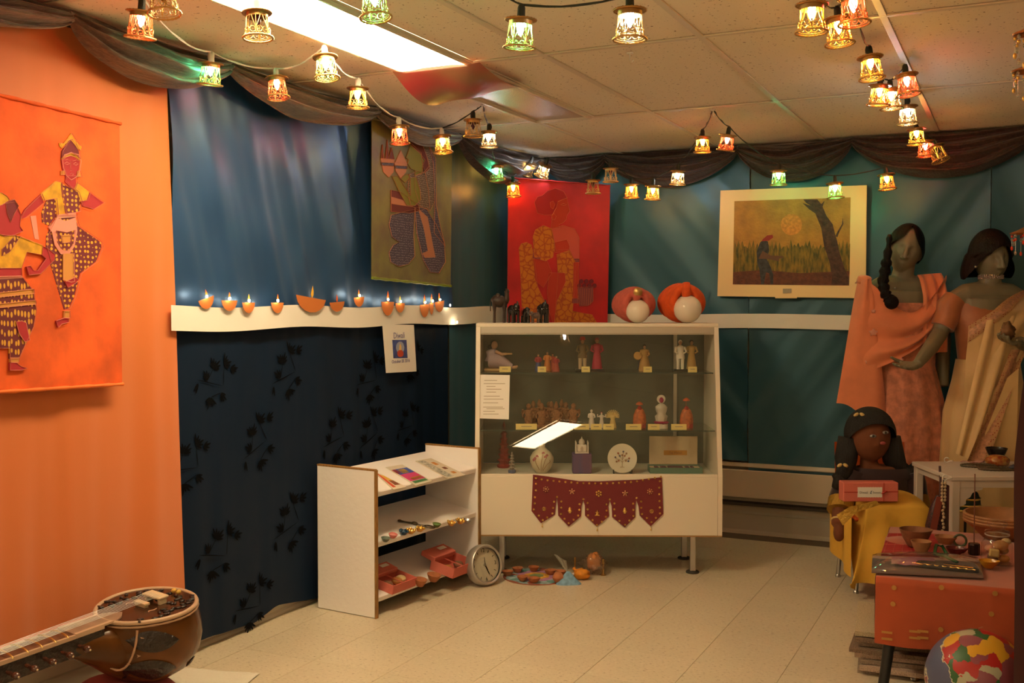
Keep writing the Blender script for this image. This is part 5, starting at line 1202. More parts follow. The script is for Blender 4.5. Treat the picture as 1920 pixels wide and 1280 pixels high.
# small lamps and slippers along the shelf lip
def lampdish(t, m, r, h, m2=None, lip=True):
    mod = lambda a, k: 1 + (.28 * max(0, cos(a)) ** 8 if lip else 0)
    obj('dish', MB().lathe([(r * .5, 0), (r * .8, h * .5), (r, h), (r * .92, h), (r * .7, h * .55), (r * .3, h * .25)], 20, mod=mod), m, t, smooth=60)
    if m2: obj('wax', MB().disc(r * .74, h * .5, h * .72, 18), m2, t)
DL = [(722, 1015, 'grey_green', 'dark green and grey', (.11, .15, .12), 5), (736, 1008, 'pink', 'pink', (.60, .17, .16), 6), (756, 1002, 'blue', 'deep blue', (.01, .05, .11), 6), (770, 1000, 'gold', 'gold', None, 6), (787, 996, 'pale_gold', 'pale gold', None, 5), (818, 988, 'shell_green', 'green', (.10, .13, .03), 6), (845, 985, 'gold', 'gold', None, 5), (862, 981, 'yellow_gold', 'yellow gold', None, 5), (874, 980, 'silver', 'silver', None, 4)]
plc = ['at the near end of the middle rack shelf', 'second on the middle rack shelf', 'beside the pink one on the middle rack shelf', 'right of the blue lamp', 'left of the ladle handle', 'right of the ladle', 'fifth from the far end of the pair', 'near the far end of the middle rack shelf', 'smallest at the far end of the middle rack shelf']
plc[6] = 'left one of the far pair on the middle shelf'; plc[7] = 'right one of the far pair on the middle shelf'
for i, (px, py, nm, lb, col, k) in enumerate(DL):
    t = rthing('festival_lamp', 'small %s lamp dish %s' % (lb, plc[i]), 'oil lamp', px, py, 1, 'small lamps on the rack', rot=i * 40)
    m = mat(nm + '_lamp_glaze', col, .35) if col else (gold if 'gold' in nm else chrome)
    lampdish(t, m, .017 + .0012 * k * .5, .017, {1: fm('pale_pink_wax', (.62, .25, .22)), 5: fm('green_wax', (.12, .26, .08))}.get(i))
    if i in (2, 3, 4, 6, 7):
        for q in range(5): obj('petal', MB().ell((.017 * cos(q * 1.257), .017 * sin(q * 1.257), .017), (.007, .005, .006), 7, 5), m, t, smooth=180)
# pink sweet boxes and clay lamps on the bottom shelf
coral = mat('coral_pink_card', (.62, .155, .115), .6)
def sweetbox(px, py, w, d, h, label, rot, sweets):
    t = rthing('sweet_box', label, 'box', px, py, 2, 'coral pink sweet boxes', rot=rot)
    b = MB()
    for c_, d_ in (((0, -d / 2, h / 2), (w, .003, h)), ((0, d / 2, h / 2), (w, .003, h)), ((-w / 2, 0, h / 2), (.003, d, h)), ((w / 2, 0, h / 2), (.003, d, h)), ((0, 0, .002), (w, d, .003))): b.box(c_, d_)
    obj('tray', b, coral, t); obj('divider', MB().box((.0, 0, h * .8), (.003, d - .006, .004)), coral, t)
    obj('lid', MB().box((-.01, d * .70, h * 1.02), (w * .95, d * .62, h * .5), .003, Matrix.Rotation(R(6), 4, 'X')), coral, t)
    obj('tag', MB().box((.02, d * .76, h * 1.36), (w * .3, d * .18, .001), 0, Matrix.Rotation(R(6), 4, 'X')), white_paper, t)
    for (x_, y_, m) in sweets: obj('sweet', MB().ell((x_ * w, y_ * d, .018), (.026, .024, .016), 12, 8), m, t, smooth=180)
swc = fm('pale_cream_sweet', (.62, .46, .24)); swo = fm('amber_sweet', (.46, .20, .05)); swb = fm('brown_sweet', (.24, .11, .06))
sweetbox(738, 1098, .17, .115, .040, 'coral pink sweet box with open tray at the near end of the rack', 0, [(-.28, 0, swb), (.12, 0, swo), (.33, .05, swc)])
sweetbox(848, 1068, .185, .13, .048, 'coral pink sweet box with paper tag at the far end of the rack', 0, [(-.25, 0, swo), (.25, 0, swb)])
for px, py, r, lb in ((787, 1102, .030, 'near'), (812, 1093, .033, 'far')):
    t = rthing('clay_lamp', 'terracotta clay lamp between the two sweet boxes, the %s one' % lb, 'oil lamp', px, py - 4, 2, 'clay lamps on the rack'); lampdish(t, clay, r, .032, None, False)

# ------------------------------------------------------------------ clock leaning on the rack
kp = on_z(914, 1098, 0)
ck = thing('wall_clock', 'round silver rimmed wall clock leaning against the end of the rack', 'clock', kp, (0, 0, R(25.7 + 42)))
silver = mat('silver_plastic', (.46, .43, .40), .32, .6)
CR = .095; Mk = Matrix.Rotation(R(-14), 4, 'X') @ mv(0, 0, CR + .004) @ eul(pi / 2, 0, 0)
obj('rim', MB().lathe([(CR - .014, .022), (CR - .006, .026), (CR, .020), (CR + .003, -.01), (CR - .002, -.028), (CR - .02, -.03), (CR - .02, .0), (CR - .014, .010)], 44, M=Mk, cap=False), silver, ck, smooth=50)
obj('back', MB().disc(CR - .01, -.030, -.026, 40, Mk), black_plastic, ck)
dial = obj('dial', MB().disc(CR - .013, .001, .003, 44, Mk), mat('cream_dial', (.60, .55, .46), .6), ck)
nm_ = fm('black_numeral_ink', (.02, .02, .02))
for k in range(12):
    a_ = k * pi / 6; rr_ = CR - .028
    if k in (0, 3, 6, 9): text({0: '12', 3: '3', 6: '6', 9: '9'}[k], .026, Mk @ mv(rr_ * sin(a_), rr_ * cos(a_), .0035), nm_, dial, 'numeral')
    else: obj('hour_mark', MB().box((0, 0, 0), (.003, .013, .001), 0, Mk @ mv(rr_ * sin(a_), rr_ * cos(a_), .0037) @ rz(-a_)), nm_, dial)
for a_, L_, w_, nm in ((R(158), .056, .005, 'minute_hand'), (R(155), .036, .006, 'hour_hand'), (R(5), .04, .0015, 'second_hand')):
    obj(nm, MB().box((0, L_ / 2 - .006, .006), (w_, L_, .0012), 0, Mk @ rz(-a_)), nm_, ck)
obj('hub', MB().disc(.006, .003, .009, 14, Mk), chrome, ck)
obj('lens', MB().disc(CR - .014, .016, .017, 44, Mk), glassmat('clock_lens', (.97, .97, .95), .0), ck)

# ------------------------------------------------------------------ rangoli and pouches on the floor
rg_o = (on_z(948, 1090, 0) + on_z(1062, 1082, 0)) / 2 + Vector((-.02, .05, 0))
rgl = thing('rangoli_mat', 'round rangoli mat of blue, violet and yellow rings on the floor', 'rangoli', rg_o)
ring = [(.165, fm('red_brown_rangoli', (.30, .09, .05))), (.152, mat('pale_blue_rangoli', (.26, .38, .42), .9, noise_amt=.4, scale=30)), (.098, mat('violet_rangoli', (.42, .20, .36), .9, noise_amt=.3, scale=30)), (.062, mat('orange_yellow_rangoli', (.62, .33, .05), .9, noise_amt=.3, scale=40)), (.034, fm('green_rangoli', (.20, .28, .12)))]
for k, (r_0, m) in enumerate(ring):
    n = 60; mb = MB().prism([(r_0 * (1 + (.05 * cos(8 * 2 * pi * i / n) if k else 0)) * cos(2 * pi * i / n), r_0 * (1 + (.05 * cos(8 * 2 * pi * i / n) if k else 0)) * sin(2 * pi * i / n)) for i in range(n)], .0005, .003 + .0008 * k)
    obj('ring', mb, m, rgl)
for k in range(8): a_ = k * pi / 4 + .2; obj('petal_patch', MB().ell((.125 * cos(a_), .125 * sin(a_), .0036), (.030, .018, .0012), 10, 4, M=rz(a_)), fm('teal_rangoli', (.12, .30, .28)) if k % 2 else fm('rust_rangoli', (.40, .12, .08)), rgl)
CLP = [(951, 1078, 'beside the clock'), (970, 1072, 'back left on the mat'), (1001, 1070, 'back centre on the mat'), (1033, 1076, 'back right on the mat'), (980, 1088, 'front left on the mat'), (1000, 1091, 'front centre on the mat'), (1046, 1091, 'stacked pair beside the blue pouch, lower'), (1052, 1078, 'half hidden behind the blue pouch')]
for i, (px, py, lb) in enumerate(CLP):
    p = on_z(px, py + 1, .004); t = thing('clay_lamp', 'terracotta clay lamp on the floor, ' + lb, 'oil lamp', p + Vector((0, 0, .001)), (0, 0, i * 1.3), 'clay lamps around the rangoli'); lampdish(t, clay, .027, .024)
p = on_z(1046, 1092, .004); t = thing('clay_lamp', 'terracotta clay lamp turned over on top of another beside the blue pouch', 'oil lamp', p + Vector((0, 0, .050)), (pi, 0, 0), 'clay lamps around the rangoli'); lampdish(t, clay, .027, .024)
def crump(w, v, s, amp): return w * (1 + amp * fbm(v[0] * 2.3 + s, v[1] * 2.3, v[2] * 2.3 + s) + amp * .6 * fbm(v[0] * 6 + s, v[1] * 6, v[2] * 6))
p = on_z(1065, 1094, 0)
t = thing('powder_pouch', 'clear plastic pouch of blue powder tied with a loose top', 'pouch', p, (0, 0, R(26)))
obj('powder', MB().lathe([(.060, 0), (.056, .006), (.036, .026), (.018, .048), (.007, .060)], 20, sy=.6, mod=lambda a, k: 1 + .12 * cos(3 * a + 1)), mat('sky_blue_powder', (.17, .33, .50), .7, noise_amt=.2, scale=60), t, smooth=60)
obj('plastic_top', MB().grid(lambda u, v: (-.004 + .052 * (u - .5) * (.15 + v) - .034 * v, .012 * sin(6 * u) * v, .058 + .085 * v - .03 * v * u), 10, 10), glassmat('milky_plastic_film', (.75, .75, .72), .02, (.6, .58, .5), .35), t, smooth=180)
p = on_z(1091, 1086, 0)
t = thing('powder_pouch', 'small pouch of orange powder lying on the floor', 'pouch', p)
obj('powder', MB().ell((0, 0, .026), (.040, .034, .026), 18, 12, fn=lambda w, v: crump(w, v, 3.1, .25)), mat('bright_orange_powder', (.68, .24, .015), .6, noise_amt=.15, scale=40), t, smooth=180)
obj('twist', MB().tube([(-.022, 0, .036), (-.036, 0, .044), (-.044, .006, .047)], [.014, .005, .009], 8), mat('bright_orange_powder'), t, smooth=60)
p = on_z(1113, 1076, 0)
t = thing('gauze_bundle', 'bundle of orange tissue wrapped in clear film behind the orange pouch', 'bundle', p)
obj('tissue', MB().ell((.0, 0, .065), (.036, .034, .042), 18, 12, fn=lambda w, v: crump(w, v, 7.7, .35)), mat('orange_tissue', (.60, .22, .05), .6), t, smooth=180)
obj('film', MB().ell((.0, 0, .052), (.060, .046, .052), 20, 14, fn=lambda w, v: crump(w, v, 5.2, .5)), glassmat('crumpled_clear_film', (.86, .80, .74), .02, (.55, .40, .28), .16, .1), t, smooth=180)
for px, py, lb in ((1078, 1074, 'left'), (1131, 1078, 'right')):
    t = thing('brass_candlestick', 'tiny turned brass candlestick at the %s of the tissue bundle' % lb, 'candlestick', on_z(px, py, 0), group='tiny brass candlesticks')
    obj('stick', MB().lathe([(.014, 0), (.015, .003), (.006, .008), (.004, .016), (.006, .022), (.0038, .03), (.0045, .055), (.0065, .060), (.0045, .066), (.006, .076), (.004, .080)], 12), brass, t, smooth=60)
p = on_z(1075, 1078, 0); solo('white_bead', MB().ell((0, 0, .007), (.007, .007, .007), 10, 7), white_paper, 'two small white beads by the left candlestick, the front one', 'bead', loc=p, smooth=180)

# ------------------------------------------------------------------ sitar on the floor at left
sc = on_d(262, 1150, 3.46)
sx_, sy_ = -2.60, 2.61
cush = thing('sitar_cushion', 'pink cushion under the sitar gourd on the floor', 'cushion', (sx_ - .03, sy_ - .11, 0), (0, 0, .3))
obj('pad', MB().ell((0, 0, .05), (.19, .17, .05), 20, 12, fn=lambda w, v: Vector((math.copysign(abs(v[0]) ** .6, v[0]) * .17, math.copysign(abs(v[1]) ** .6, v[1]) * .16, w.z))), mat('coral_pink_cotton', (.40, .07, .07), .8), cush, smooth=180)
solo('white_mat', MB().grid(lambda u, v: (-.16 + .32 * u, -.2 + .4 * v, .004 + .002 * sin(9 * u) * sin(7 * v)), 12, 12), mat('off_white_quilted_cloth', (.66, .62, .52), .9, bump=.5, scale=60), 'off white cloth mat on the floor beside the sitar gourd', 'mat', loc=(sx_ + .05, sy_ + .14, .001), rot=(0, 0, .25), smooth=180)
SD = Vector((-.13, -.99, -.06)).normalized()          # neck direction along the wall towards the camera
sit = thing('sitar', 'brown varnished sitar lying face up on the floor before the orange drape', 'musical instrument', (sx_, sy_, .09))
Yv = Vector((.06, 0, 1)); Rt = SD.cross(Yv).normalized() * -1; Uv = Rt.cross(SD) * -1
if Uv.z < 0: Uv = -Uv
SM3 = Matrix((SD, Uv.cross(SD).normalized(), Uv)).transposed().to_4x4()   # local x along neck, z face normal
sit.rotation_euler = SM3.to_euler()
gour = mat('varnished_brown_gourd', (.105, .036, .006), .24, coat=.08, spec=.3, noise_amt=.35, scale=5); darkw = mat('dark_carved_rosewood', (.012, .005, .004), .3, coat=.2, bump=.9, bscale=70)
GR = .172; GZ = .245
prof = [(.02, 0), (.08, .012), (.13, .045), (.163, .095), (GR, .145), (GR - .004, .19), (GR - .014, GZ - .012), (GR - .018, GZ)]
def pear(a, k): return 1 + .16 * max(0, cos(a)) ** 3 * max(0, k - .35)
obj('gourd', MB().lathe(prof, 44, mod=pear), gour, sit, smooth=60)
facep = [((GR - .018) * pear(2 * pi * i / 44, 1) * cos(2 * pi * i / 44), (GR - .018) * pear(2 * pi * i / 44, 1) * sin(2 * pi * i / 44)) for i in range(44)]
obj('soundboard', MB().prism(facep, GZ - .004, GZ + .004), mat('polished_brown_face', (.045, .015, .006), .25, coat=.2, noise_amt=.2, scale=12, stretch=(1, 6, 1)), sit)
bone = mat('pale_pinkish_inlay', (.44, .26, .16), .4); rim_ = mat('ivory_celluloid', (.50, .33, .22), .35)
obj('binding', MB().tube([(x * 1.0, y * 1.0, GZ + .002) for x, y in facep], .0075, 8, closed=True), rim_, sit, smooth=60)
bd = MB().tube([(x * 1.03, y * 1.03, GZ - .010) for x, y in facep], [.003 * (1 + .3 * (i % 2)) for i in range(44)], 6, closed=True); obj('rope_trim', bd, bone, sit, smooth=60)
# carved ornament on the face (heaps of leaves) 
for (x_, y_, a_, b_) in ((.02, .105, .10, .030), (.02, -.105, .10, .030), (-.09, .06, .045, .045), (-.075, -.05, .05, .045)):
    mb = MB()
    for k in range(26):
        u, v = random.uniform(-1, 1), random.uniform(-1, 1)
        if u * u + v * v < 1: mb.ell((x_ + u * a_, y_ + v * b_, GZ + .006), (.012, .007, .004), 6, 4, M=rz(random.random() * 3))
    obj('carving', mb, darkw, sit, smooth=180)['kind'] = 'stuff'
# bridge
ho = mat('horn_bridge_top', (.62, .47, .30), .4)
obj('main_bridge', MB().box((-.03, 0, GZ + .026), (.042, .086, .008), .002).box((-.03, .034, GZ + .012), (.03, .014, .020), .003).box((-.03, -.034, GZ + .012), (.03, .014, .020), .003), ho, sit)
obj('small_bridge', MB().box((.025, 0, GZ + .016), (.022, .056, .008), .001).box((.025, 0, GZ + .009), (.016, .05, .010), .001), ho, sit)
for k in (-1, 1): obj('tuning_bead', MB().ell((-.115, k * .012 - .0, GZ + .014), (.010, .008, .008), 10, 7), fm('amber_yellow_bead', (.62, .36, .06)), sit, smooth=180)
for (x_, y_) in ((.03, .055), (.03, -.058)): obj('inlay_swan', MB().tube([(x_ - .022, y_, GZ + .005), (x_ - .005, y_ + .006, GZ + .005), (x_ + .01, y_, GZ + .005), (x_ + .018, y_ + .008, GZ + .005)], [.002, .004, .003, .0015], 5, flat=.4), bone, sit)
# carved leaves on the gourd side
for (a0, z0, L_, w_) in ((.98, .185, .17, .034), (.95, .085, .18, .040), (.25, .10, .10, .05), (2.2, .05, .10, .02)):
    def leaf(u, v, a0=a0, z0=z0, L_=L_, w_=w_):
        tt = (u - .5) * L_ / GR; ww = w_ * sin(pi * u) ** .8; z_ = z0 + (v - .5) * 2 * ww - .02 * (u - .5)
        rad = .17
        for (r0, z1), (r1, z2) in zip(prof, prof[1:]):
            if z1 <= z_ <= z2: rad = lerp(r0, r1, (z_ - z1) / (z2 - z1))
        rad += .004 + .003 * sin(pi * v)
        a_ = a0 + tt
        return (rad * cos(a_), rad * sin(a_), z_)
    obj('carved_leaf', MB().grid(leaf, 16, 8), darkw, sit, smooth=180)
def ongourd(a_, z, off):
    rad = .17
    for (r0, z1), (r1, z2) in zip(prof, prof[1:]):
        if z1 <= z <= z2: rad = lerp(r0, r1, (z - z1) / (z2 - z1))
    return ((rad + off) * cos(a_), (rad + off) * sin(a_), z)
obj('strap_trim', MB().tube([ongourd(.38 - .33 * cos(i / 23 * pi), GZ - .02 - .125 * sin(i / 23 * pi), .030 * (1 - i / 23) + .006) for i in range(24)], [.0035 * (1 + .25 * (i % 2)) for i in range(24)], 6), bone, sit, smooth=60)
for (a_, z_) in ((.80, .20), (.74, .145), (.55, .115)): p = Vector(ongourd(a_, z_, .005)); obj('leaf_inlay', MB().prism([(-.006, -.005), (.007, 0), (-.006, .005), (-.003, 0)], 0, .0015, frameM(p, Vector((-sin(a_), cos(a_), 0)), (0, 0, 1))), bone, sit)
# neck
NH, NW = .062, .092
neck = [( .15, NW * .62), (.24, NW * .52), (.32, NW * .5), (1.10, NW * .45)]
obj('neck_joint', MB().loft([(.10, 0, -.115, .105, .11), (.16, 0, -.095, .082, .09), (.22, 0, -.068, .060, .064), (.30, 0, -.040, .046, .036)], 20, M=mv(0, 0, GZ) @ Matrix(((0, 0, 1, 0), (1, 0, 0, 0), (0, 1, 0, 0), (0, 0, 0, 1)))), gour, sit, smooth=60)
obj('neck', MB().prism([(.20, NW * .5), (1.15, NW * .44), (1.15, -NW * .44), (.20, -NW * .5)], GZ - NH, GZ - .002), darkw, sit)
obj('neck_edge', MB().prism([(.20, NW * .52), (1.15, NW * .46), (1.15, NW * .38), (.20, NW * .42)], GZ - .004, GZ + .008), rim_, sit)
obj('neck_edge', MB().prism([(.20, -NW * .52), (1.15, -NW * .46), (1.15, -NW * .38), (.20, -NW * .42)], GZ - .004, GZ + .008), rim_, sit)
obj('fret_board', MB().prism([(.20, NW * .42), (1.15, NW * .38), (1.15, -NW * .38), (.20, -NW * .42)], GZ - .004, GZ + .004), mat('brown_fret_board', (.17, .075, .04), .35, noise_amt=.2, scale=30), sit)
tg = [(.10, .0), (.125, .03), (.155, .046), (.30, NW * .50), (.30, -NW * .50), (.155, -.046), (.125, -.03)]
obj('tongue_inlay', MB().prism(tg, GZ + .003, GZ + .0085), mat('grey_pink_inlay', (.30, .19, .13), .45, noise_amt=.15, scale=25), sit)
for s_ in (-1, 1): obj('tongue_edge', MB().prism([(.16, s_ * .046), (.30, s_ * .048), (.30, s_ * .036), (.17, s_ * .034)], GZ + .004, GZ + .0105), rim_, sit)
for k in range(15):
    x_ = .325 + k * .046 * (1 + .02 * k) * .9
    if x_ > 1.12: break
    obj('fret', MB().tube([(x_, NW * .5 * cos(q * pi / 10), GZ + .004 + .011 * sin(q * pi / 10)) for q in range(11)], .0032, 6), brass, sit, smooth=60)
for k in range(7): y_ = (k - 3) * .0085; obj('string', MB().tube([(-.03, y_ * 1.2, GZ + .031), (1.15, y_ * .9, GZ + .010)], .0006, 4), chrome, sit)
pegm = mat('dark_turned_peg', (.07, .022, .012), .25, coat=.4)
PSIDE = 1
for k in range(13):
    x_ = .29 + k * .058
    Mq = mv(x_, 0, GZ - .030) @ eul(-PSIDE * pi / 2, 0, 0)
    p = obj('tuning_peg', MB().lathe([(.005, NW * .40), (.006, NW * .5 + .012), (.0045, NW * .5 + .020), (.009, NW * .5 + .030), (.0115, NW * .5 + .044), (.009, NW * .5 + .050), (.003, NW * .5 + .055)], 12, M=Mq @ rz(0)), pegm, sit, smooth=60)
    obj('bone_tip', MB().ell(tuple(Mq @ Vector((0, 0, NW * .5 + .055))), .0032, 7, 5), ho, p, smooth=180)
# ------------------------------------------------------------------ mannequins
msk = mat('grey_green_mannequin_skin', (.185, .165, .105), .42, noise_amt=.06, scale=12)
def head_parts(b, c, M, s=1.):
    """face with brow, eye hollows, nose, mouth, chin and ears; looks along local -y"""
    def fn(w, v):
        x, y, z = v
        f = max(0, -y)
        w = w.copy()
        if z < 0: w.x *= 1 - .30 * (-z) ** 1.5; w.y *= 1 - .10 * (-z) ** 2
        ex = max(0, 1 - ((abs(x) - .36) ** 2 + (z - .06) ** 2) * 28)
        w.y += .017 * s * ex * f                                   # eye hollow
        w.y -= .008 * s * max(0, 1 - ((abs(x) - .36) ** 2 + (z - .03) ** 2) * 70) * f   # lid
        w.y -= .008 * s * max(0, 1 - (x * x * 14 + (z - .24) ** 2 * 40)) * f            # brow
        w.y -= .011 * s * max(0, 1 - (x * x * 26 + (z + .52) ** 2 * 120)) * f           # lips
        w.y += .007 * s * max(0, 1 - (x * x * 30 + (z + .53) ** 2 * 900)) * f           # mouth line
        w.y -= .007 * s * max(0, 1 - (x * x * 16 + (z + .82) ** 2 * 30)) * f            # chin
        return w
    b.ell(c, (.074 * s, .092 * s, .118 * s), 48, 36, M=M, fn=fn)
    T = mv(*c) @ M
    b.tube([T @ Vector((0, -.088 * s, .022 * s)), T @ Vector((0, -.101 * s, -.010 * s)), T @ Vector((0, -.108 * s, -.030 * s)), T @ Vector((0, -.092 * s, -.037 * s))], [.008 * s, .0095 * s, .013 * s, .009 * s], 8)
    for q in (-1, 1):
        b.ell(tuple(T @ Vector((q * .012 * s, -.093 * s, -.033 * s))), .008 * s, 8, 6)
        b.ell(tuple(T @ Vector((q * .073 * s, .008 * s, -.005 * s))), (.009 * s, .02 * s, .031 * s), 8, 6, M=M)
def hand(b, wrist, d, palm_n, s=1., curl=.5, thumb=1):
    """palm, four unequal bent fingers and a thumb from the side of the palm"""
    d = Vector(d).normalized(); n = Vector(palm_n); n = (n - d * n.dot(d)).normalized(); w = d.cross(n)
    W_ = Vector(wrist)
    for k in range(-2, 3): b.tube([W_ + w * (k * .007 * s), W_ + d * .035 * s + w * (k * .013 * s), W_ + d * .078 * s + w * (k * .017 * s)], [.013 * s, .0135 * s, .0115 * s], 7)
    for k, L_ in enumerate((.062, .074, .070, .054)):
        o = W_ + d * .076 * s + w * ((k - 1.5) * .0215 * s * -thumb); p = [o]; dd = d.copy()
        for j, f in enumerate((.45, .32, .23)):
            ang = curl * (.5 + .35 * j); dd = (dd * cos(ang) + n * sin(ang)).normalized(); p.append(p[-1] + dd * L_ * f * s)
        b.tube(p, [.0098 * s, .0092 * s, .0085 * s, .0062 * s], 7)
    o = W_ + d * .022 * s + w * (.024 * s * thumb)
    b.tube([o, o + (d * .6 + w * .75 * thumb) * .032 * s, o + (d * .9 + w * .75 * thumb + n * .25) * .055 * s, o + (d * 1.25 + w * .75 * thumb + n * .5) * .066 * s], [.0125 * s, .0115 * s, .0098 * s, .007 * s], 7)
def hair_cap(c, M, rx, ry, rz_, lim, n=56, m=22, fn=None):
    T = mv(*c) @ M
    def g(u, v):
        a = 2 * pi * u; p = v * lim(a)
        k = 1 + .012 * sin(40 * a + 6 * p)
        q = Vector((rx * sin(p) * cos(a) * k, ry * sin(p) * sin(a) * k, rz_ * cos(p)))
        if fn: q = fn(q, a, p)
        return T @ q
    return MB().grid(g, n, m, cu=True)
black_hair = mat('black_wig_hair', (.005, .004, .004), .42, bump=.5, bscale=60, stretch=(6, 6, .6), spec=.12); brown_hair = mat('dark_auburn_wig_hair', (.013, .005, .004), .40, bump=.5, bscale=60, stretch=(6, 6, .6), spec=.18)

# --- pink dressed mannequin
D1 = 5.44
m1o = on_d(1692, 600, D1); m1o.z = 0
MA = R(25.7)
m1 = thing('mannequin', 'grey mannequin with a black braid in a salmon pink sari and shawl', 'mannequin', m1o, (0, 0, MA))
def loc(px, py, o, d, ang=MA):
    p = on_d(px, py, d) - o; return Matrix.Rotation(-ang, 3, 'Z') @ p
hc = loc(1698, 470, m1o, D1 - .02)
HM = eul(R(4), R(14), R(-18))
b = MB(); head_parts(b, tuple(hc), HM, 1.06)
sh_z = loc(1690, 535, m1o, D1).z
b.tube([(-.005, .012, sh_z - .04), (-.002, .010, sh_z + .03), (hc.x * .75, .005, hc.z - .09), (hc.x, .005, hc.z - .03)], [.080, .056, .052, .056], 16)
b.tube([(-.185, .0, sh_z - .05), (-.11, .005, sh_z - .015), (0, .01, sh_z - .01), (.11, .005, sh_z - .015), (.185, 0, sh_z - .05)], [.052, .062, .07, .062, .052], 14)
b.loft([(.80, 0, 0, .16, .11), (.98, 0, 0, .125, .095), (1.08, 0, 0, .12, .09), (1.22, 0, -.015, .145, .115), (sh_z - .03, 0, 0, .17, .09)], 24)
for q in (-1, 1):
    b.tube([(q * .185, 0, sh_z - .05), (q * .215, .01, sh_z - .30), (q * .20, -.03, sh_z - .52)], [.048, .040, .030], 12)
    b.tube([(q * .08, 0, .85), (q * .085, 0, .45), (q * .08, .01, .05)], [.08, .058, .04], 12)
remesh(obj('body', b, msk, m1), .0052, 1)
def lim1(a):
    fr = -sin(a)                                       # 1 at the face
    base = lerp(2.05, 1.35, max(0, fr) ** .7) if fr > 0 else 2.05
    part = .75 * math.exp(-((a - 1.5 * pi - .12) / .34) ** 2)
    return base - part - (.15 * max(0, fr))
obj('hair', hair_cap((hc.x, hc.y + .008, hc.z + .012), HM, .093, .112, .132, lim1), black_hair, m1, smooth=180)
obj('hair_bun', MB().ell((hc.x + .06, hc.y + .06, hc.z + .01), (.06, .06, .08), 16, 12), black_hair, m1, smooth=180)
br = [loc(px, py, m1o, D1 - dd) for px, py, dd in ((1668, 440, .09), (1664, 480, .11), (1660, 505, .11), (1655, 530, .12), (1660, 550, .15), (1668, 562, .17))]
pb = []
for k in range(len(br) - 1):
    for j in range(5): pb.append(br[k].lerp(br[k + 1], j / 5))
pb.append(br[-1])
obj('braid', MB().tube(pb, [.010 + .016 * min(1, i / 8) + .005 * sin(i * 1.9) for i in range(len(pb))], 12), black_hair, m1, smooth=180)
obj('braid_end', MB().ell(tuple(br[-1] + Vector((.008, -.005, -.012))), (.036, .028, .036), 14, 10), black_hair, m1, smooth=180)
for k, (px, py) in enumerate(((1666, 462), (1716, 484))): obj('earring', MB().ell(tuple(loc(px, py, m1o, D1 - .06)), .006, 8, 6), chrome, m1, smooth=180)
obj('pendant', MB().ell(tuple(loc(1678, 540, m1o, D1 - .10)), .006, 8, 6), chrome, m1, smooth=180)
pinkm = mat('salmon_pink_brocade', (.58, .21, .125), .7, noise_amt=.22, scale=26, bump=.5, bscale=60, sheen=.3); pinks = mat('salmon_pink_chiffon', (.70, .215, .095), .75, noise_amt=.08, scale=10, sheen=.4)
# long skirt with pleats
obj('dress', MB().loft([(sh_z - .09, 0, -.005, .175, .115), (1.20, .0, -.01, .165, .135), (1.02, .01, -.005, .150, .118), (.85, .02, 0, .185, .14), (.5, .03, 0, .205, .16), (.06, .03, 0, .235, .185)], 72, mod=lambda a, t: 1 + .05 * t * sin(13 * a + .6 * sin(3 * a)) + .02 * t * sin(29 * a), cap=False), pinkm, m1, smooth=180)
# shawl: cowl across the chest
Ls = loc(1612, 528, m1o, D1 - .02); Rs = loc(1760, 516, m1o, D1 - .02)
def cowl(u, v):
    top = lerp(Ls.z, Rs.z, u) - (.165 + .02 * u) * sin(pi * u) ** 1.3
    bl, brr = loc(1606, 697, m1o, D1).z, loc(1752, 600, m1o, D1).z
    bot = lerp(bl, brr, u ** 1.15) - .02 * sin(pi * u)
    z = lerp(top, bot, v) - .05 * sin(pi * u) * sin(pi * v) * .6
    x = lerp(Ls.x, Rs.x, u) + (.01 - .03 * v * (1 - u))
    bul = sin(pi * min(1, max(0, u * .9 + .05))) ** .55
    y = -.035 - .125 * bul - .018 * sin(v * 15 + 3.2 * sin(pi * u) + 1) * bul - .012 * fbm(u * 4, v * 6, 2)
    return (x, y, z)
obj('shawl_front', MB().grid(cowl, 44, 44), pinks, m1, smooth=180)
def shoulder_r(u, v):   # pleated width over the right shoulder, falling inside the arm
    x = Rs.x - .125 * (1 - u) - .01 * v + .006; z = Rs.z + .012 - .40 * v - .01 * (1 - u)
    y = -.02 - .085 * min(1, v * 3.5) ** .6 - .012 * sin(u * 16) - .03 * v
    return (x, y - .012, z)
obj('shawl_pleats', MB().grid(shoulder_r, 24, 20), pinks, m1, smooth=180)
def tail_l(u, v):       # hanging side, left
    xe = loc(1566, 750, m1o, D1).x; zb = lerp(loc(1566, 755, m1o, D1).z, loc(1610, 790, m1o, D1).z, u)
    zt = Ls.z + .01
    x = lerp(lerp(Ls.x - .012, Ls.x + .03, u), lerp(xe, Ls.x + .12, u), v ** .9)
    return (x, -.02 - .06 * sin(pi * u) - .015 * sin(7 * u + 2 * v) - .07 * u, lerp(zt, zb, v) + .012 * sin(9 * u) * v)
obj('shawl_tail', MB().grid(tail_l, 24, 36), pinks, m1, smooth=180)
obj('shawl_knot', MB().ell((Ls.x + .015, -.03, Ls.z + .004), (.035, .05, .03), 14, 10, fn=lambda w, v: crump(w, v, 1.1, .3)), pinks, m1, smooth=180)
cols = mat('pale_pink_embroidery', (.66, .30, .22), .7)
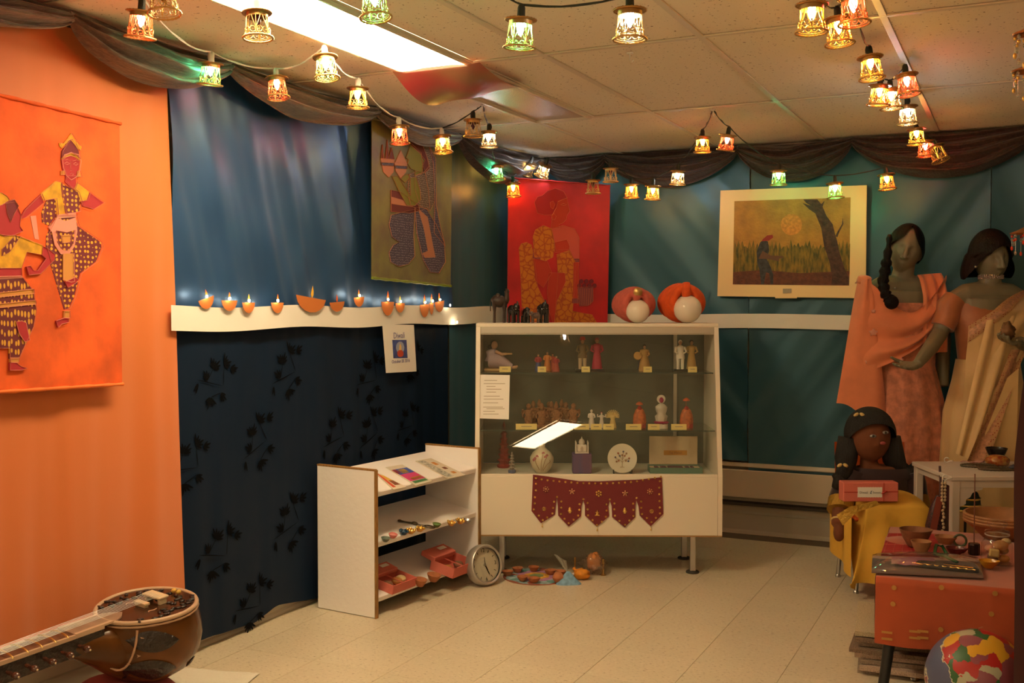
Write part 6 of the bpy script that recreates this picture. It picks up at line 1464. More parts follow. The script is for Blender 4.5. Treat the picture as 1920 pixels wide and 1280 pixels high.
for (px, py, s_) in ((1623, 622, .022), (1615, 676, .014), (1623, 583, .012), (1670, 671, .012)):
    p = loc(px, py, m1o, D1); u_ = (p.x - Ls.x) / (Rs.x - Ls.x)
    y_ = min(cowl(min(1, max(0, u_)), v / 20)[1] for v in range(21) if abs(cowl(min(1, max(0, u_)), v / 20)[2] - p.z) < .03) if True else -.15
    obj('embroidered_flower', MB().ell((p.x, y_ - .003, p.z), (s_, .003, s_ * .8), 12, 5, fn=lambda w, v: w * (1 + .25 * sin(5 * math.atan2(v[2], v[0])))), cols, m1, smooth=180)

# --- cream sari mannequin
D2 = 5.30
m2o = on_d(1852, 600, D2); m2o.z = 0
m2 = thing('mannequin', 'grey mannequin with a dark bob wig in a cream sari and orange blouse', 'mannequin', m2o, (0, 0, MA))
l2 = lambda px, py, d=0.: loc(px, py, m2o, D2 - d)
hc = l2(1858, 486); HM = eul(R(6), R(-2), R(6))
b = MB(); head_parts(b, tuple(hc), HM, 1.03); sz = l2(1850, 545).z
b.tube([(0, .012, sz - .05), (0, .01, sz + .02), (hc.x, .005, hc.z - .09), (hc.x, .005, hc.z - .03)], [.08, .056, .052, .055], 16)
b.tube([(-.18, 0, sz - .06), (-.11, .005, sz - .025), (0, .01, sz - .015), (.11, .005, sz - .025), (.18, 0, sz - .06)], [.052, .062, .07, .062, .052], 14)
b.loft([(.80, 0, 0, .16, .11), (.98, 0, 0, .125, .095), (1.08, 0, 0, .12, .09), (1.22, 0, -.015, .145, .11), (sz - .04, 0, 0, .165, .09)], 24)
el = l2(1762, 625, .02); wr = l2(1720, 683, .20)
b.tube([(-.18, 0, sz - .06), el.lerp(Vector((-.18, 0, sz - .06)), .4), el, el.lerp(wr, .4) + Vector((0, 0, -.006)), wr], [.050, .046, .040, .038, .025], 14)
hd_ = l2(1685, 690, .26)
hand(b, wr, hd_ - wr, (.1, -.2, 1), 1.0, .22, 1)
wr2 = l2(1912, 640, .22); b.tube([(.18, 0, sz - .06), (.235, .02, sz - .33), wr2], [.048, .040, .027], 14); hand(b, wr2, l2(1880, 640, .26) - wr2, (0, -.3, 1), 1.0, .75, -1)
for q in (-1, 1): b.tube([(q * .08, 0, .85), (q * .085, 0, .45), (q * .08, .01, .05)], [.08, .058, .04], 12)
remesh(obj('body', b, msk, m2), .0052, 1)
def lim2(a):
    fr = -sin(a); base = lerp(2.3, 1.2, max(0, fr) ** 1.6) if fr > 0 else 2.3
    return base - .10 * math.exp(-((a - 1.5 * pi - .25) / .3) ** 2)
def flare(q, a, p):
    if p > 1.55: k = 1 + .38 * (p - 1.55) ** 1.2; return Vector((q.x * k + q.x * .45 * (p - 1.55), q.y * k + .02, q.z - .035 * (p - 1.55)))
    return q
obj('hair', hair_cap((hc.x, hc.y + .010, hc.z + .018), HM, .103, .118, .138, lim2, fn=flare), brown_hair, m2, smooth=180)
obj('fringe', hair_cap((hc.x - .004, hc.y - .004, hc.z + .022), HM, .094, .112, .128, lambda a: 1.20 + .16 * sin(a * 1.0 + 1.3) if sin(a) < 0 else .4), brown_hair, m2, smooth=180)
ck_ = MB()
for k in range(40):
    a_ = 2 * pi * k / 40
    for r_ in range(3): ck_.ell((hc.x + .058 * cos(a_), .008 + .058 * sin(a_), l2(1855, 519).z + r_ * .0075 - .008), .0042, 6, 4)
obj('crystal_choker', ck_, mat('crystal_and_silver', (.62, .52, .50), .15, .7), m2, smooth=180)['kind'] = 'stuff'
for px, py in ((1829, 500), (1887, 498)): obj('earring', MB().ell(tuple(l2(px, py, .06)), .006, 8, 6), chrome, m2, smooth=180)
blo = mat('dull_orange_silk', (.38, .125, .045), .45, sheen=.3, noise_amt=.12, scale=14); sar = mat('cream_silk_sari', (.70, .47, .21), .5, sheen=.4, noise_amt=.05, scale=8); bord = mat('gold_pink_brocade_border', (.48, .24, .14), .4, .25, noise_amt=.25, scale=70); bdot = dotmat('ochre_border_with_red_dots', (.46, .25, .11), (.26, .035, .02), 95, .3)
obj('blouse', MB().loft([(1.02, 0, -.005, .14, .112), (1.20, 0, -.01, .162, .132), (sz - .10, 0, 0, .182, .105), (sz - .045, 0, .005, .175, .080)], 40, cap=False), blo, m2, smooth=180)
def slv(q, e):
    a0 = Vector((q * .165, 0, sz - .045)); a1 = a0.lerp(Vector(e), .82)
    return MB().tube([a0, a0.lerp(a1, .3) + Vector((q * .012, 0, .004)), a0.lerp(a1, .65), a1], [.060, .066, .060, .058], 18)
obj('sleeve', slv(-1, el), blo, m2, smooth=60); obj('sleeve', slv(1, (.235, .02, sz - .33)), blo, m2, smooth=60)
obj('sari_skirt', MB().loft([(1.06, 0, -.003, .152, .125), (.95, .0, 0, .170, .135), (.80, -.005, 0, .205, .15), (.45, -.005, 0, .225, .17), (.05, -.005, 0, .235, .185)], 72, mod=lambda a, t: 1 + .035 * t * sin(11 * a) + .012 * t * sin(27 * a), cap=False), sar, m2, smooth=180)
# pallu: broad diagonal width from the right hip over the left shoulder, with border bands along both edges
def pal(u, v):
    """u across the width (0 = upper left edge, 1 = lower right edge), v from hip to shoulder"""
    a0 = l2(1796, 610); a1 = Vector((.165, 0, sz + .004)); b0 = l2(1786, 830); b1 = Vector((.30, 0, sz - .06))
    p0 = a0.lerp(a1, v); p1 = b0.lerp(b1, v); p = p0.lerp(p1, u)
    p.z += .035 * sin(pi * v) * (1 - u) * .6
    y = -.155 * cos(max(-1.5, min(1.5, p.x / .24 * 1.35))) - .010 * sin(u * 17) * (.35 + .65 * v) - .012
    if p.z > sz - .10: y *= max(.25, 1 - (p.z - sz + .10) / .13)
    return (p.x, y - .01, p.z)
obj('sari_pallu', MB().grid(pal, 40, 40), sar, m2, smooth=180)
def strip(u0, u1, m, off, nm): obj(nm, MB().grid(lambda u, v: tuple(Vector(pal(lerp(u0, u1, u), v)) + Vector((0, -off, 0))), 6, 40), m, m2, smooth=180)
strip(-.005, .035, bdot, .004, 'border_band'); strip(.035, .10, bord, .0035, 'border_band'); strip(.10, .14, bdot, .004, 'border_band')
# falling end of the sari with its wide border, from the left hand down to the table
def fall(u, v):
    p0 = l2(1895, 655, .16).lerp(l2(1810, 872, .26), v); p1 = l2(1925, 655, .16).lerp(l2(1848, 872, .26), v); p = p0.lerp(p1, u)
    return (p.x, p.y - .01 * sin(5 * u + 3 * v), p.z)
for u0, u1, m in ((0, .22, bdot), (.22, .78, bord), (.78, 1., bdot)): obj('border_fall', MB().grid(lambda u, v: fall(lerp(u0, u1, u), v), 5, 30), m, m2, smooth=180)
obj('sari_fold', MB().grid(lambda u, v: tuple(Vector(l2(1850, 600, .17)).lerp(Vector(l2(1792, 850, .22)), v).lerp(Vector(l2(1905, 590, .155)).lerp(Vector(l2(1822, 862, .235)), v), u) + Vector((0, -.012 * sin(9 * u), 0))), 20, 24), sar, m2, smooth=180)
obj('back_fold', MB().grid(lambda u, v: tuple(Vector(l2(1850, 740, .20)).lerp(Vector(l2(1845, 860, .24)), v).lerp(Vector(l2(1910, 690, .18)).lerp(Vector(l2(1905, 862, .22)), v), u)), 10, 10), sar, m2, smooth=180)
obj('held_ornament', MB().ell(tuple(l2(1890, 622, .27)), (.035, .022, .042), 16, 12, fn=lambda w, v: crump(w, v, 9.1, .5)), mat('carved_bronze', (.20, .10, .045), .5, .5), m2, smooth=180)

# ------------------------------------------------------------------ rag doll on a child's chair
f0 = on_z(1605, 1112, 0); DA = R(24)
dx_, dy_ = Matrix.Rotation(DA, 3, 'Z') @ Vector((1, 0, 0)), Matrix.Rotation(DA, 3, 'Z') @ Vector((0, 1, 0))
cho = f0 + dx_ * .155 + dy_ * .15
ch = thing('child_chair', "child's chair with orange plastic back and steel legs under the doll", 'chair', cho, (0, 0, DA))
for sx0 in (-1, 1):
    for sy0 in (-1, 1):
        l_ = obj('leg', MB().tube([(sx0 * .135, sy0 * .125, .335), (sx0 * .155, sy0 * .15, .008)], .010, 10), chrome, ch, smooth=60)
        obj('foot_cap', MB().lathe([(.013, 0), (.013, .010), (.010, .014)], 10, (sx0 * .155, sy0 * .15, 0)), chrome, l_)
orp = mat('orange_plastic', (.55, .085, .012), .4)
obj('seat', MB().box((0, 0, .343), (.33, .31, .016), .006), orp, ch)
obj('backrest', MB().grid(lambda u, v: (-.17 + .34 * u, .15 + .03 * (1 - (2 * u - 1) ** 2) + .03 * v, .36 + .30 * v), 14, 10), orp, ch, smooth=180)
doll = thing('rag_doll', 'large rag doll with long black hair and yellow skirt seated on the small chair', 'doll', cho + Vector((0, 0, .352)), (0, 0, DA))
do = cho + Vector((0, 0, .352)); ld = lambda px, py, dd=0.: Matrix.Rotation(-DA, 3, 'Z') @ (on_d(px, py, (cho - CP).dot(FW) - dd) - do)
bs = mat('brown_cloth_skin', (.155, .048, .018), .85, noise_amt=.08, scale=40)
hd = ld(1632, 820, .05)
b = MB(); b.ell(tuple(hd), (.095, .080, .112), 28, 20, M=eul(0, R(-6), R(10)), fn=lambda w, v: Vector((w.x * (1 - .12 * max(0, -v[2])), w.y, w.z)))
b.ell((hd.x + .012, hd.y - .078, hd.z - .02), (.012, .008, .014), 8, 6)
nk = ld(1640, 862)
b.tube([(hd.x, 0, hd.z - .08), (hd.x + .005, 0, hd.z - .15)], [.038, .045], 12)
chz = hd.z - .135
b.loft([(.02, 0, .02, .13, .10), (.12, 0, .02, .115, .09), (chz - .05, .005, .01, .125, .075), (chz, .005, .005, .10, .055)], 20)
la = [Vector((-.12, 0, chz - .03)), ld(1578, 935, .02), ld(1572, 985, .10)]; ra = [Vector((.13, 0, chz - .03)), ld(1715, 930, .02), ld(1727, 985, .08)]
for P in (la, ra): b.tube(P, [.05, .042, .034], 12); b.ell(tuple(P[2] + Vector((0, -.01, -.03))), (.028, .03, .045), 10, 8)
remesh(obj('body', b, bs, doll), .009, 2)
wine = mat('dark_wine_velvet', (.022, .005, .009), .75, sheen=.3); gb_ = mat('gold_brocade_ribbon', (.42, .24, .03), .4, .5, bump=.6, bscale=90); yc = mat('mustard_yellow_cotton', (.68, .38, .045), .85, noise_amt=.06, scale=12)
obj('bodice', MB().loft([(.05, 0, .02, .150, .115), (.16, 0, .015, .140, .108), (chz - .05, .005, .005, .165, .098), (chz - .008, .005, .0, .125, .078)], 32, cap=False), wine, doll, smooth=180)
for P in (la, ra):
    s_ = obj('sleeve', MB().tube([P[0], P[0].lerp(P[1], .5), P[1], P[1].lerp(P[2], .35)], [.064, .066, .060, .058], 16), wine, doll, smooth=60)
    obj('cuff', MB().tube([P[1].lerp(P[2], .05), P[1].lerp(P[2], .45)], [.0615, .0625], 16), gb_, s_, smooth=60)
    obj('bangle', MB().tube([P[1].lerp(P[2], .80), P[1].lerp(P[2], .86)], .038, 14), cream, doll)
def skirt(u, v):
    half = lerp(.15, .215, min(1, v * 1.5)); x = (2 * u - 1) * half
    e = abs(2 * u - 1)
    if v < .42:
        t_ = v / .42; y = lerp(.06, -.26, t_); z = .075 + .045 * sin(pi * t_) * (1 - e ** 3) - .05 * e ** 4 * t_
        if e > .75: z -= (e - .75) * 1.0 * (.3 + t_)
    else:
        t_ = (v - .42) / .58; y = -.26 - .035 * sin(pi * t_ * .6) - .02 * e * 0; z = lerp(.07 - .05 * e ** 4 - max(0, e - .75) * 1.3, -.272, t_)
        x *= 1 + .05 * t_
    y += .016 * sin(x * 38 + 1.2) * max(0, v - .3) * 1.4 + .03 * e ** 2 * max(0, v - .4)
    return (x, y, z)
obj('skirt', MB().grid(skirt, 60, 50), yc, doll, smooth=180)
for s_ in (-1, 1): obj('skirt_side', MB().grid(lambda u, v: (s_ * (.205 + .012 * sin(9 * u)), lerp(-.24, .10, u), lerp(.03 - .01 * u, lerp(-.255, -.20, u), v)), 16, 14), yc, doll, smooth=180)
gp0 = [ld(1566, 965, .28), ld(1590, 950, .30), ld(1640, 938, .31), ld(1648, 946, .315), ld(1604, 960, .31), ld(1578, 985, .30)]
obj('gold_sash', MB().grid(lambda u, v: tuple((gp0[0].lerp(gp0[1], min(1, u * 2)) if u < .5 else gp0[1].lerp(gp0[2], u * 2 - 1)).lerp(gp0[5].lerp(gp0[4], min(1, u * 2)) if u < .5 else gp0[4].lerp(gp0[3], u * 2 - 1), v) + Vector((0, -.02, .004))), 16, 6), gb_, doll, smooth=180)
yarn = mat('black_yarn_hair', (.006, .005, .005), .6, bump=.8, bscale=30, stretch=(9, 9, .8))
def limd(a): fr = -sin(a); return lerp(2.1, 1.12, max(0, fr) ** .8) if fr > 0 else 2.1
obj('hair', hair_cap((hd.x, hd.y + .008, hd.z + .018), eul(0, R(-6), 0), .118, .105, .128, limd), yarn, doll, smooth=180)
for q, P in ((-1, [ld(1592, 820, .03), ld(1586, 860, .03), ld(1584, 885, .04), ld(1575, 895, .06)]), (1, [ld(1668, 820, .03), ld(1676, 860, .03), ld(1690, 885, .03), ld(1705, 880, .04)])):
    obj('hair_lock', MB().tube(P, [.050, .052, .042, .028], 14), yarn, doll, smooth=180)
    e_ = P[-1]; obj('hair_tuft', MB().ell(tuple(e_ + Vector((0, 0, -.02))), (.04, .03, .045), 12, 9, fn=lambda w, v: crump(w, v, 2.2 * q, .6)), yarn, doll, smooth=180)
for px, py in ((1580, 872), (1611, 777)): 
    p = ld(px, py, .10)
    for q in (-1, 1): obj('hair_bow', MB().ell(tuple(p + Vector((q * .014, 0, 0))), (.014, .006, .008), 8, 6, M=eul(0, q * .5, 0)), cream, doll, smooth=180)
ey = mat('glass_bead_eye', (.25, .24, .24), .1); 
for px, py in ((1621, 811), (1645, 805)):
    p = ld(px, py); n_ = Vector((p.x - hd.x, 0, p.z - hd.z)); yy = hd.y - .080 * math.sqrt(max(.05, 1 - (n_.x / .095) ** 2 - (n_.z / .112) ** 2)) - .002
    obj('eye', MB().ell((p.x, yy, p.z), (.016, .005, .008), 10, 6), ey, doll, smooth=180); obj('pupil', MB().ell((p.x, yy - .004, p.z), (.006, .003, .006), 8, 6), black_plastic, doll, smooth=180)
p = ld(1639, 824); obj('mouth', MB().ell((p.x, hd.y - .078, p.z), (.015, .006, .008), 10, 6), fm('dusty_rose_felt', (.30, .06, .06)), doll, smooth=180)
# pink box on the lap
bx = ld(1632, 922, .27); 
pbx = thing('gift_box', 'coral pink gift box with white label and red ribbon on the doll lap', 'box', do + Matrix.Rotation(DA, 3, 'Z') @ Vector((bx.x, bx.y + .03, bx.z - .043)), (0, 0, DA + R(1.5)))
BW_, BH_, BD_ = .247, .086, .07
obj('carton', MB().box((0, 0, BH_ / 2), (BW_, BD_, BH_), .003), coral, pbx)
lbm = MB(); pts_ = []
for k in range(20): pts_.append((lerp(-.06, .05, k / 19), -.024 + .0012 * (k % 2)))
for k in range(20): pts_.append((lerp(.05, -.06, k / 19), .022 + .0012 * (k % 2)))
Mf = Matrix(((1, 0, 0, 0), (0, 0, -1, -BD_ / 2), (0, 1, 0, BH_ / 2), (0, 0, 0, 1)))
obj('label', lbm.prism(pts_, .0002, .0012, Mf), white_paper, pbx)
text('Diwali', .015, Mf @ mv(-.033, -.002, .0013), black_ink, pbx); text('Sweets', .013, Mf @ mv(.026, -.002, .0013), black_ink, pbx)
obj('label_motif', MB().prism([(-.004, -.007), (.002, -.008), (.001, 0), (.006, .008), (-.001, .005)], .0013, .0017, Mf), fm('teal_motif_ink', (.08, .15, .22)), pbx)
rb = fm('red_ribbon', (.42, .03, .02))
obj('ribbon', MB().box((-.09, -BD_ / 2 - .0008, BH_ / 2), (.062, .0016, .004)).box((.088, -BD_ / 2 - .0008, BH_ / 2 + .002), (.07, .0016, .004)).box((.058, -BD_ / 2 - .0006, BH_ / 2), (.003, .0012, BH_)), rb, pbx)
obj('bow', MB().tube([(.046, -BD_ / 2 - .004, BH_ / 2 - .006), (.056, -BD_ / 2 - .006, BH_ / 2), (.070, -BD_ / 2 - .004, BH_ / 2 + .006)], [.002, .0045, .002], 6), rb, pbx)
# ------------------------------------------------------------------ low table under an orange cloth
TZ = .402; TA = R(3)
to = on_z(1642, 1079, TZ)
tx, ty = Matrix.Rotation(TA, 3, 'Z') @ Vector((1, 0, 0)), Matrix.Rotation(TA, 3, 'Z') @ Vector((0, 1, 0))
tb_o = Vector((to.x, to.y, 0)) + tx * .40 + ty * .45
tab = thing('low_table', 'low black legged table under the orange cloth at the right', 'table', tb_o, (0, 0, TA))
blk = mat('black_painted_steel', (.012, .012, .012), .45)
obj('table_top', MB().box((0, 0, TZ - .022), (.78, .88, .024), .004), mat('brown_laminate', (.20, .10, .05), .5), tab)
for sx0 in (-1, 1):
    for sy0 in (-1, 1): obj('leg', MB().tube([(sx0 * .33, sy0 * .39, TZ - .034), (sx0 * .375, sy0 * .455, .002)], [.021, .017], 12), blk, tab, smooth=60)
ocl = mat('sheer_orange_tablecloth', (.40, .060, .010), .7, noise_amt=.12, scale=7, sheen=.4)
def tcl(u, v):
    # one rectangle folded over the front and the two sides
    X = lerp(-.40, .40, u); L_ = lerp(-.220, .90, v)       # L_<0: hanging front
    if L_ < 0: y = -.455 - .012 * (-L_ / .22) - .010 * sin(X * 14 + 1) * (-L_ / .22); z = TZ - .006 + L_ - .006 * sin(X * 17)* (-L_ / .22)
    else:
        y = -.455 + L_; z = TZ - .004 + .004 * fbm(X * 5, y * 5, 1) + .03 * math.exp(-((X + .31) ** 2 + (y - .10) ** 2) * 60) + .025 * math.exp(-((X - .03) ** 2 + (y - .15) ** 2) * 60)
    return (X, y, z)
cl = thing('tablecloth', 'sheer orange cloth with gold spots draped over the low table', 'tablecloth', tb_o, (0, 0, TA))
obj('cloth', MB().grid(tcl, 40, 56), ocl, cl, smooth=180)
for s_ in (-1, 1): obj('side_drop', MB().grid(lambda u, v: (s_ * (.402 + .008 * v * sin(9 * u)), lerp(-.455, .445, u), lerp(TZ - .004, TZ - .20 - .015 * sin(6 * u), v)), 24, 10), ocl, cl, smooth=180)
gspot = mat('gold_sequin_spot', (.50, .24, .06), .5, .3)
TMi = (mv(*tb_o) @ rz(TA)).inverted()
fo = tb_o - ty * .472; fn_ = -ty
def tfront(px, py): return TMi @ on_plane(px, py, fo, fn_)
for px, py in ((1676, 1103), (1765, 1103), (1674, 1133), (1859, 1152), (1764, 1182), (1866, 1114)):
    p = tfront(px, py); obj('gold_spot', MB().disc(.0085, -.0, .0012, 14, Matrix(((1, 0, 0, p.x), (0, 0, -1, tcl((p.x + .4) / .8, max(0, (p.z - TZ + .226) / 1.120))[1] - .0025), (0, 1, 0, p.z), (0, 0, 0, 1)))), gspot, cl)
for px in (1663, 1715, 1730):
    for py in (1185, 1197):
        p = tfront(px, py); obj('gold_thread_band', MB().box((p.x, tcl((p.x + .4) / .8, max(0, (p.z - TZ + .226) / 1.120))[1] - .002, p.z), (.035, .0012, .008)), gspot, cl)
def onT(name, label, cat, px, py, group=None, rot=0, lift=.002): return thing(name, label, cat, on_z(px, py, TZ + lift), (0, 0, TA + R(rot)), group)
# red patterned booklet under the bowls
t = onT('red_booklet', 'red patterned card folder under the clay bowls on the orange table', 'folder', 1706, 1022)
P = [Matrix.Rotation(-TA, 3, 'Z') @ (on_z(x, y, TZ + .008) - t.location) for x, y in ((1652, 1040), (1762, 1044), (1756, 1004), (1666, 1003))]
redc = mat('red_printed_card', (.36, .016, .018), .55)
obj('cover', MB().prism([(p.x, p.y) for p in P], .003, .014), redc, t)
pln = fm('pale_rose_line_print', (.50, .12, .10))
for k in range(6):
    a0 = P[0].lerp(P[1], (k + .3) / 6.5); a1 = P[3].lerp(P[2], (k + .3) / 6.5); obj('printed_line', MB().tube([(a0.x, a0.y, .0146), (a1.x, a1.y, .0146)], .0009, 4), pln, t)
for k in range(3): a0 = P[0].lerp(P[3], (k + .4) / 3.4); a1 = P[1].lerp(P[2], (k + .4) / 3.4); obj('printed_line', MB().tube([(a0.x, a0.y, .0146), (a1.x, a1.y, .0146)], .0009, 4), pln, t)
def bowl(t, r, h, m, foot=.45, spout=0., n=28): 
    mod = (lambda a, k: 1 + spout * max(0, cos(a)) ** 10 * k) if spout else None
    obj('bowl', MB().lathe([(r * foot, 0), (r * foot * 1.1, h * .06), (r * .78, h * .5), (r * .97, h * .93), (r, h), (r * .94, h), (r * .86, h * .8), (r * .6, h * .32), (r * .1, h * .2)], n, mod=mod), m, t, smooth=60)
bclay = mat('brown_clay', (.20, .075, .032), .7, noise_amt=.2, scale=25); lclay = mat('tan_clay', (.34, .15, .06), .75, noise_amt=.12, scale=25)
bowl(onT('clay_bowl', 'large dark clay bowl with a pouring lip on the red folder', 'bowl', 1716, 1024, 'clay bowls on the orange table', rot=8, lift=.018), .058, .066, bclay, spout=.18)
bowl(onT('clay_bowl', 'small tan clay bowl in front of the larger dark one', 'bowl', 1727, 1037, 'clay bowls on the orange table', lift=.018), .037, .046, lclay)
bowl(onT('clay_bowl', 'shallow clay dish beside the incense burner', 'bowl', 1772, 1021, 'clay bowls on the orange table', rot=-12), .040, .034, lclay, spout=.25)
mg = mat('glossy_maroon_glaze', (.10, .010, .012), .25)
t = onT('glazed_dish', 'glossy maroon leaf shaped dish in front of the shallow clay dish', 'dish', 1791, 1039); bowl(t, .034, .026, mg, spout=.6)
t = onT('green_ring', 'dark green ring standing behind the maroon dish', 'bangle', 1800, 1025); obj('ring', MB().tube([(.022 * cos(k * pi / 12), .004, .024 + .022 * sin(k * pi / 12)) for k in range(24)], .0045, 8, closed=True), mat('olive_green_lacquer', (.05, .06, .02), .3), t, smooth=180)
t = onT('incense_burner', 'small dark carved incense holder with one long stick', 'incense holder', 1826, 1039)
obj('holder', MB().lathe([(.018, 0), (.020, .004), (.020, .036), (.018, .042), (.012, .042)], 8, mod=lambda a, k: 1 + .05 * cos(8 * a)), mat('dark_carved_metal', (.03, .016, .014), .3, .6), t)
d0 = (t.location - CP).dot(FW); obj('incense_stick', MB().tube([(0, 0, .04), tuple(Matrix.Rotation(-TA, 3, 'Z') @ (on_d(1828, 888, d0) - t.location))], .0022, 6), fm('brown_incense', (.16, .05, .03)), t)
# jar of sweets
jar = onT('sweet_jar', 'clear glass lidded jar of sweets at the front of the orange table', 'jar', 1869, 1056)
JG = glassmat('clear_jar_glass', (.97, .97, .95), .01)
obj('glass_body', MB().lathe([(.046, .0), (.051, .006), (.053, .03), (.052, .072), (.042, .088), (.038, .094), (.038, .108)], 32, cap=False), JG, jar, smooth=60)
obj('glass_base', MB().disc(.046, .001, .005, 28), glassmat('thick_jar_base', (.85, .87, .84), .03), jar)
ld_ = obj('lid', MB().lathe([(.041, .106), (.043, .110), (.041, .117), (.026, .120), (.018, .124), (.026, .132), (.034, .140), (.034, .147), (.024, .153), (.003, .155)], 28), JG, jar, smooth=60)
obj('seal_band', MB().tube([(.040 * cos(k * pi / 14), .040 * sin(k * pi / 14), .104) for k in range(28)], .0025, 6, closed=True), fm('pale_rubber_seal', (.40, .30, .26)), jar)
for (x_, y_, z_, r_, m) in ((.022, -.012, .022, .020, swo), (-.022, .01, .05, .020, fm('rose_sweet', (.55, .25, .17))), (.012, .0, .066, .026, fm('ginger_sweet', (.46, .22, .08))), (.03, .015, .078, .017, swc), (-.01, .02, .02, .022, swb), (.02, .02, .045, .02, swo)): obj('sweet', MB().ell((x_, y_, z_), (r_, r_ * .85, r_ * .72), 14, 10), m, jar, smooth=180)
obj('sweet_cube', MB().box((-.016, -.026, .042), (.032, .026, .026), .003, eul(0, .08, .1)), fm('yellow_cake', (.52, .36, .13)), jar)
t = onT('yellow_dish', 'yellow glazed leaf shaped dish in front of the sweet jar', 'dish', 1853, 1064, rot=10); bowl(t, .032, .026, mat('amber_yellow_glaze', (.55, .26, .02), .2), spout=.4)
# packet with a slipper
pk_ = onT('slipper_packet', 'clear plastic packet of embroidered slippers at the front of the orange table', 'packet', 1742, 1062)
PP = [Matrix.Rotation(-TA, 3, 'Z') @ (on_z(x, y, TZ + .004) - pk_.location) for x, y in ((1634, 1074), (1844, 1084), (1836, 1050), (1636, 1044))]
obj('card', MB().prism([(p.x, p.y) for p in PP], .002, .006), mat('grey_mauve_card', (.16, .11, .10), .6), pk_)
obj('punched_edge', MB().prism([tuple(p.xy) for p in (PP[3], PP[2], PP[2].lerp(PP[1], .16), PP[3].lerp(PP[0], .16))], .006, .0075), fm('pale_pink_card_edge', (.55, .36, .30)), pk_)
cpp = lambda u, v: PP[0].lerp(PP[1], u).lerp(PP[3].lerp(PP[2], u), v)
for u0, v0, u1, v1, m, nm in ((.30, .12, .97, .62, fm('black_velvet_sole', (.014, .012, .012)), 'slipper'),):
    A_, B_ = cpp(.27, .55), cpp(.97, .22)
    mb = MB(); N_ = 14
    obj('slipper', MB().tube([A_.lerp(B_, k / N_) + Vector((0, .0, .012)) for k in range(N_ + 1)], [.010 + .020 * min(1, sin(pi * min(1, (k + .6) / (N_ + 1))) ** .6) for k in range(N_ + 1)], 12, flat=.45), m, pk_, smooth=180)
    obj('gold_trim', MB().tube([A_.lerp(B_, k / 40) + Vector((0, -.026 + .004 * (k % 4 < 2), .018)) for k in range(3, 39)], .0022, 5), gold, pk_)
    obj('gold_trim', MB().tube([A_.lerp(B_, k / 40) + Vector((0, -.014, .0225)) for k in range(22, 38)], .0018, 5), gold, pk_)
obj('pink_tissue', MB().grid(lambda u, v: tuple(cpp(.18 + .40 * u, .35 + .45 * v) + Vector((0, 0, .014 + .014 * sin(pi * u) * sin(pi * v) + .004 * fbm(u * 5, v * 5)))), 14, 10), mat('lilac_pink_satin', (.36, .13, .22), .4), pk_, smooth=180)
obj('green_strap', MB().tube([cpp(.78, .38) + Vector((0, 0, .028)), cpp(.66, .62) + Vector((0, 0, .036)), cpp(.58, .80) + Vector((0, 0, .030)), cpp(.60, 1.15) + Vector((0, 0, .042)), cpp(.66, 1.25) + Vector((0, 0, .034)), cpp(.70, .95) + Vector((0, 0, .02))], .006, 8), mat('emerald_green_cord', (.012, .10, .03), .35), pk_, smooth=180)
obj('film', MB().grid(lambda u, v: tuple(cpp(u, v) + Vector((0, 0, .010 + .036 * (sin(pi * u) * sin(pi * v)) ** .5 + .005 * fbm(u * 7, v * 5, 4)))), 24, 14), glassmat('glossy_clear_film', (.93, .92, .90), .03, (.45, .40, .38), .05, .05), pk_, smooth=180)
# wooden basin behind the jar
t = onT('wooden_basin', 'wide shallow ribbed wooden basin behind the sweet jar', 'basin', 1880, 1010, lift=.003); r0 = .145
obj('basin', MB().lathe([(.06, 0), (.075, .006), (.115, .045), (.138, .062), (r0, .066), (r0 + .003, .074), (r0, .079), (r0 + .003, .086), (r0, .091), (r0 + .003, .097), (r0, .102), (r0 - .008, .102), (r0 - .014, .075), (.10, .045), (.05, .016)], 48), mat('tan_turned_wood', (.34, .15, .055), .6, noise_amt=.15, scale=20), t, smooth=40)

# ------------------------------------------------------------------ small white table behind
D3 = 4.48; wt = on_d(1783, 893, D3); WZ = wt.z
wo = Vector((wt.x, wt.y, 0)) + RT * .30 + Vector((FW.x, FW.y, 0)).normalized() * .22
wtb = thing('white_side_table', 'small white side table with scalloped brackets before the cream sari', 'table', wo, (0, 0, MA))
wp = mat('white_painted_table', (.58, .50, .44), .5)
obj('table_top', MB().box((0, 0, WZ - .010), (.60, .44, .020), .003), wp, wtb); obj('apron', MB().box((0, -.205, WZ - .034), (.56, .018, .030)), wp, wtb); obj('apron', MB().box((-.272, 0, WZ - .034), (.018, .40, .030)), wp, wtb)
for sx0 in (-1, 1):
    for sy0 in (-1, 1):
        obj('leg', MB().box((sx0 * .275, sy0 * .20, (WZ - .02) / 2), (.034, .034, WZ - .02), .003), wp, wtb)
Mb = Matrix(((1, 0, 0, 0), (0, 0, 1, -.209), (0, 1, 0, 0), (0, 0, 0, 1)))
for s_ in (-1, 1):
    P = [(s_ * .258, WZ - .05), (s_ * .16, WZ - .05), (s_ * .165, WZ - .058), (s_ * .185, WZ - .062), (s_ * .205, WZ - .072), (s_ * .214, WZ - .09), (s_ * .232, WZ - .10), (s_ * .232, WZ - .118), (s_ * .245, WZ - .126), (s_ * .258, WZ - .13)]
    obj('bracket', MB().prism(P, -.005, .005, Mb), wp, wtb)
def onW(name, label, cat, px, py, group=None, rot=0): return thing(name, label, cat, on_z(px, py, WZ + .001), (0, 0, MA + R(rot)), group)
t = onW('lacquer_box', 'round red and gold painted lacquer box on the white side table', 'box', 1870, 871)
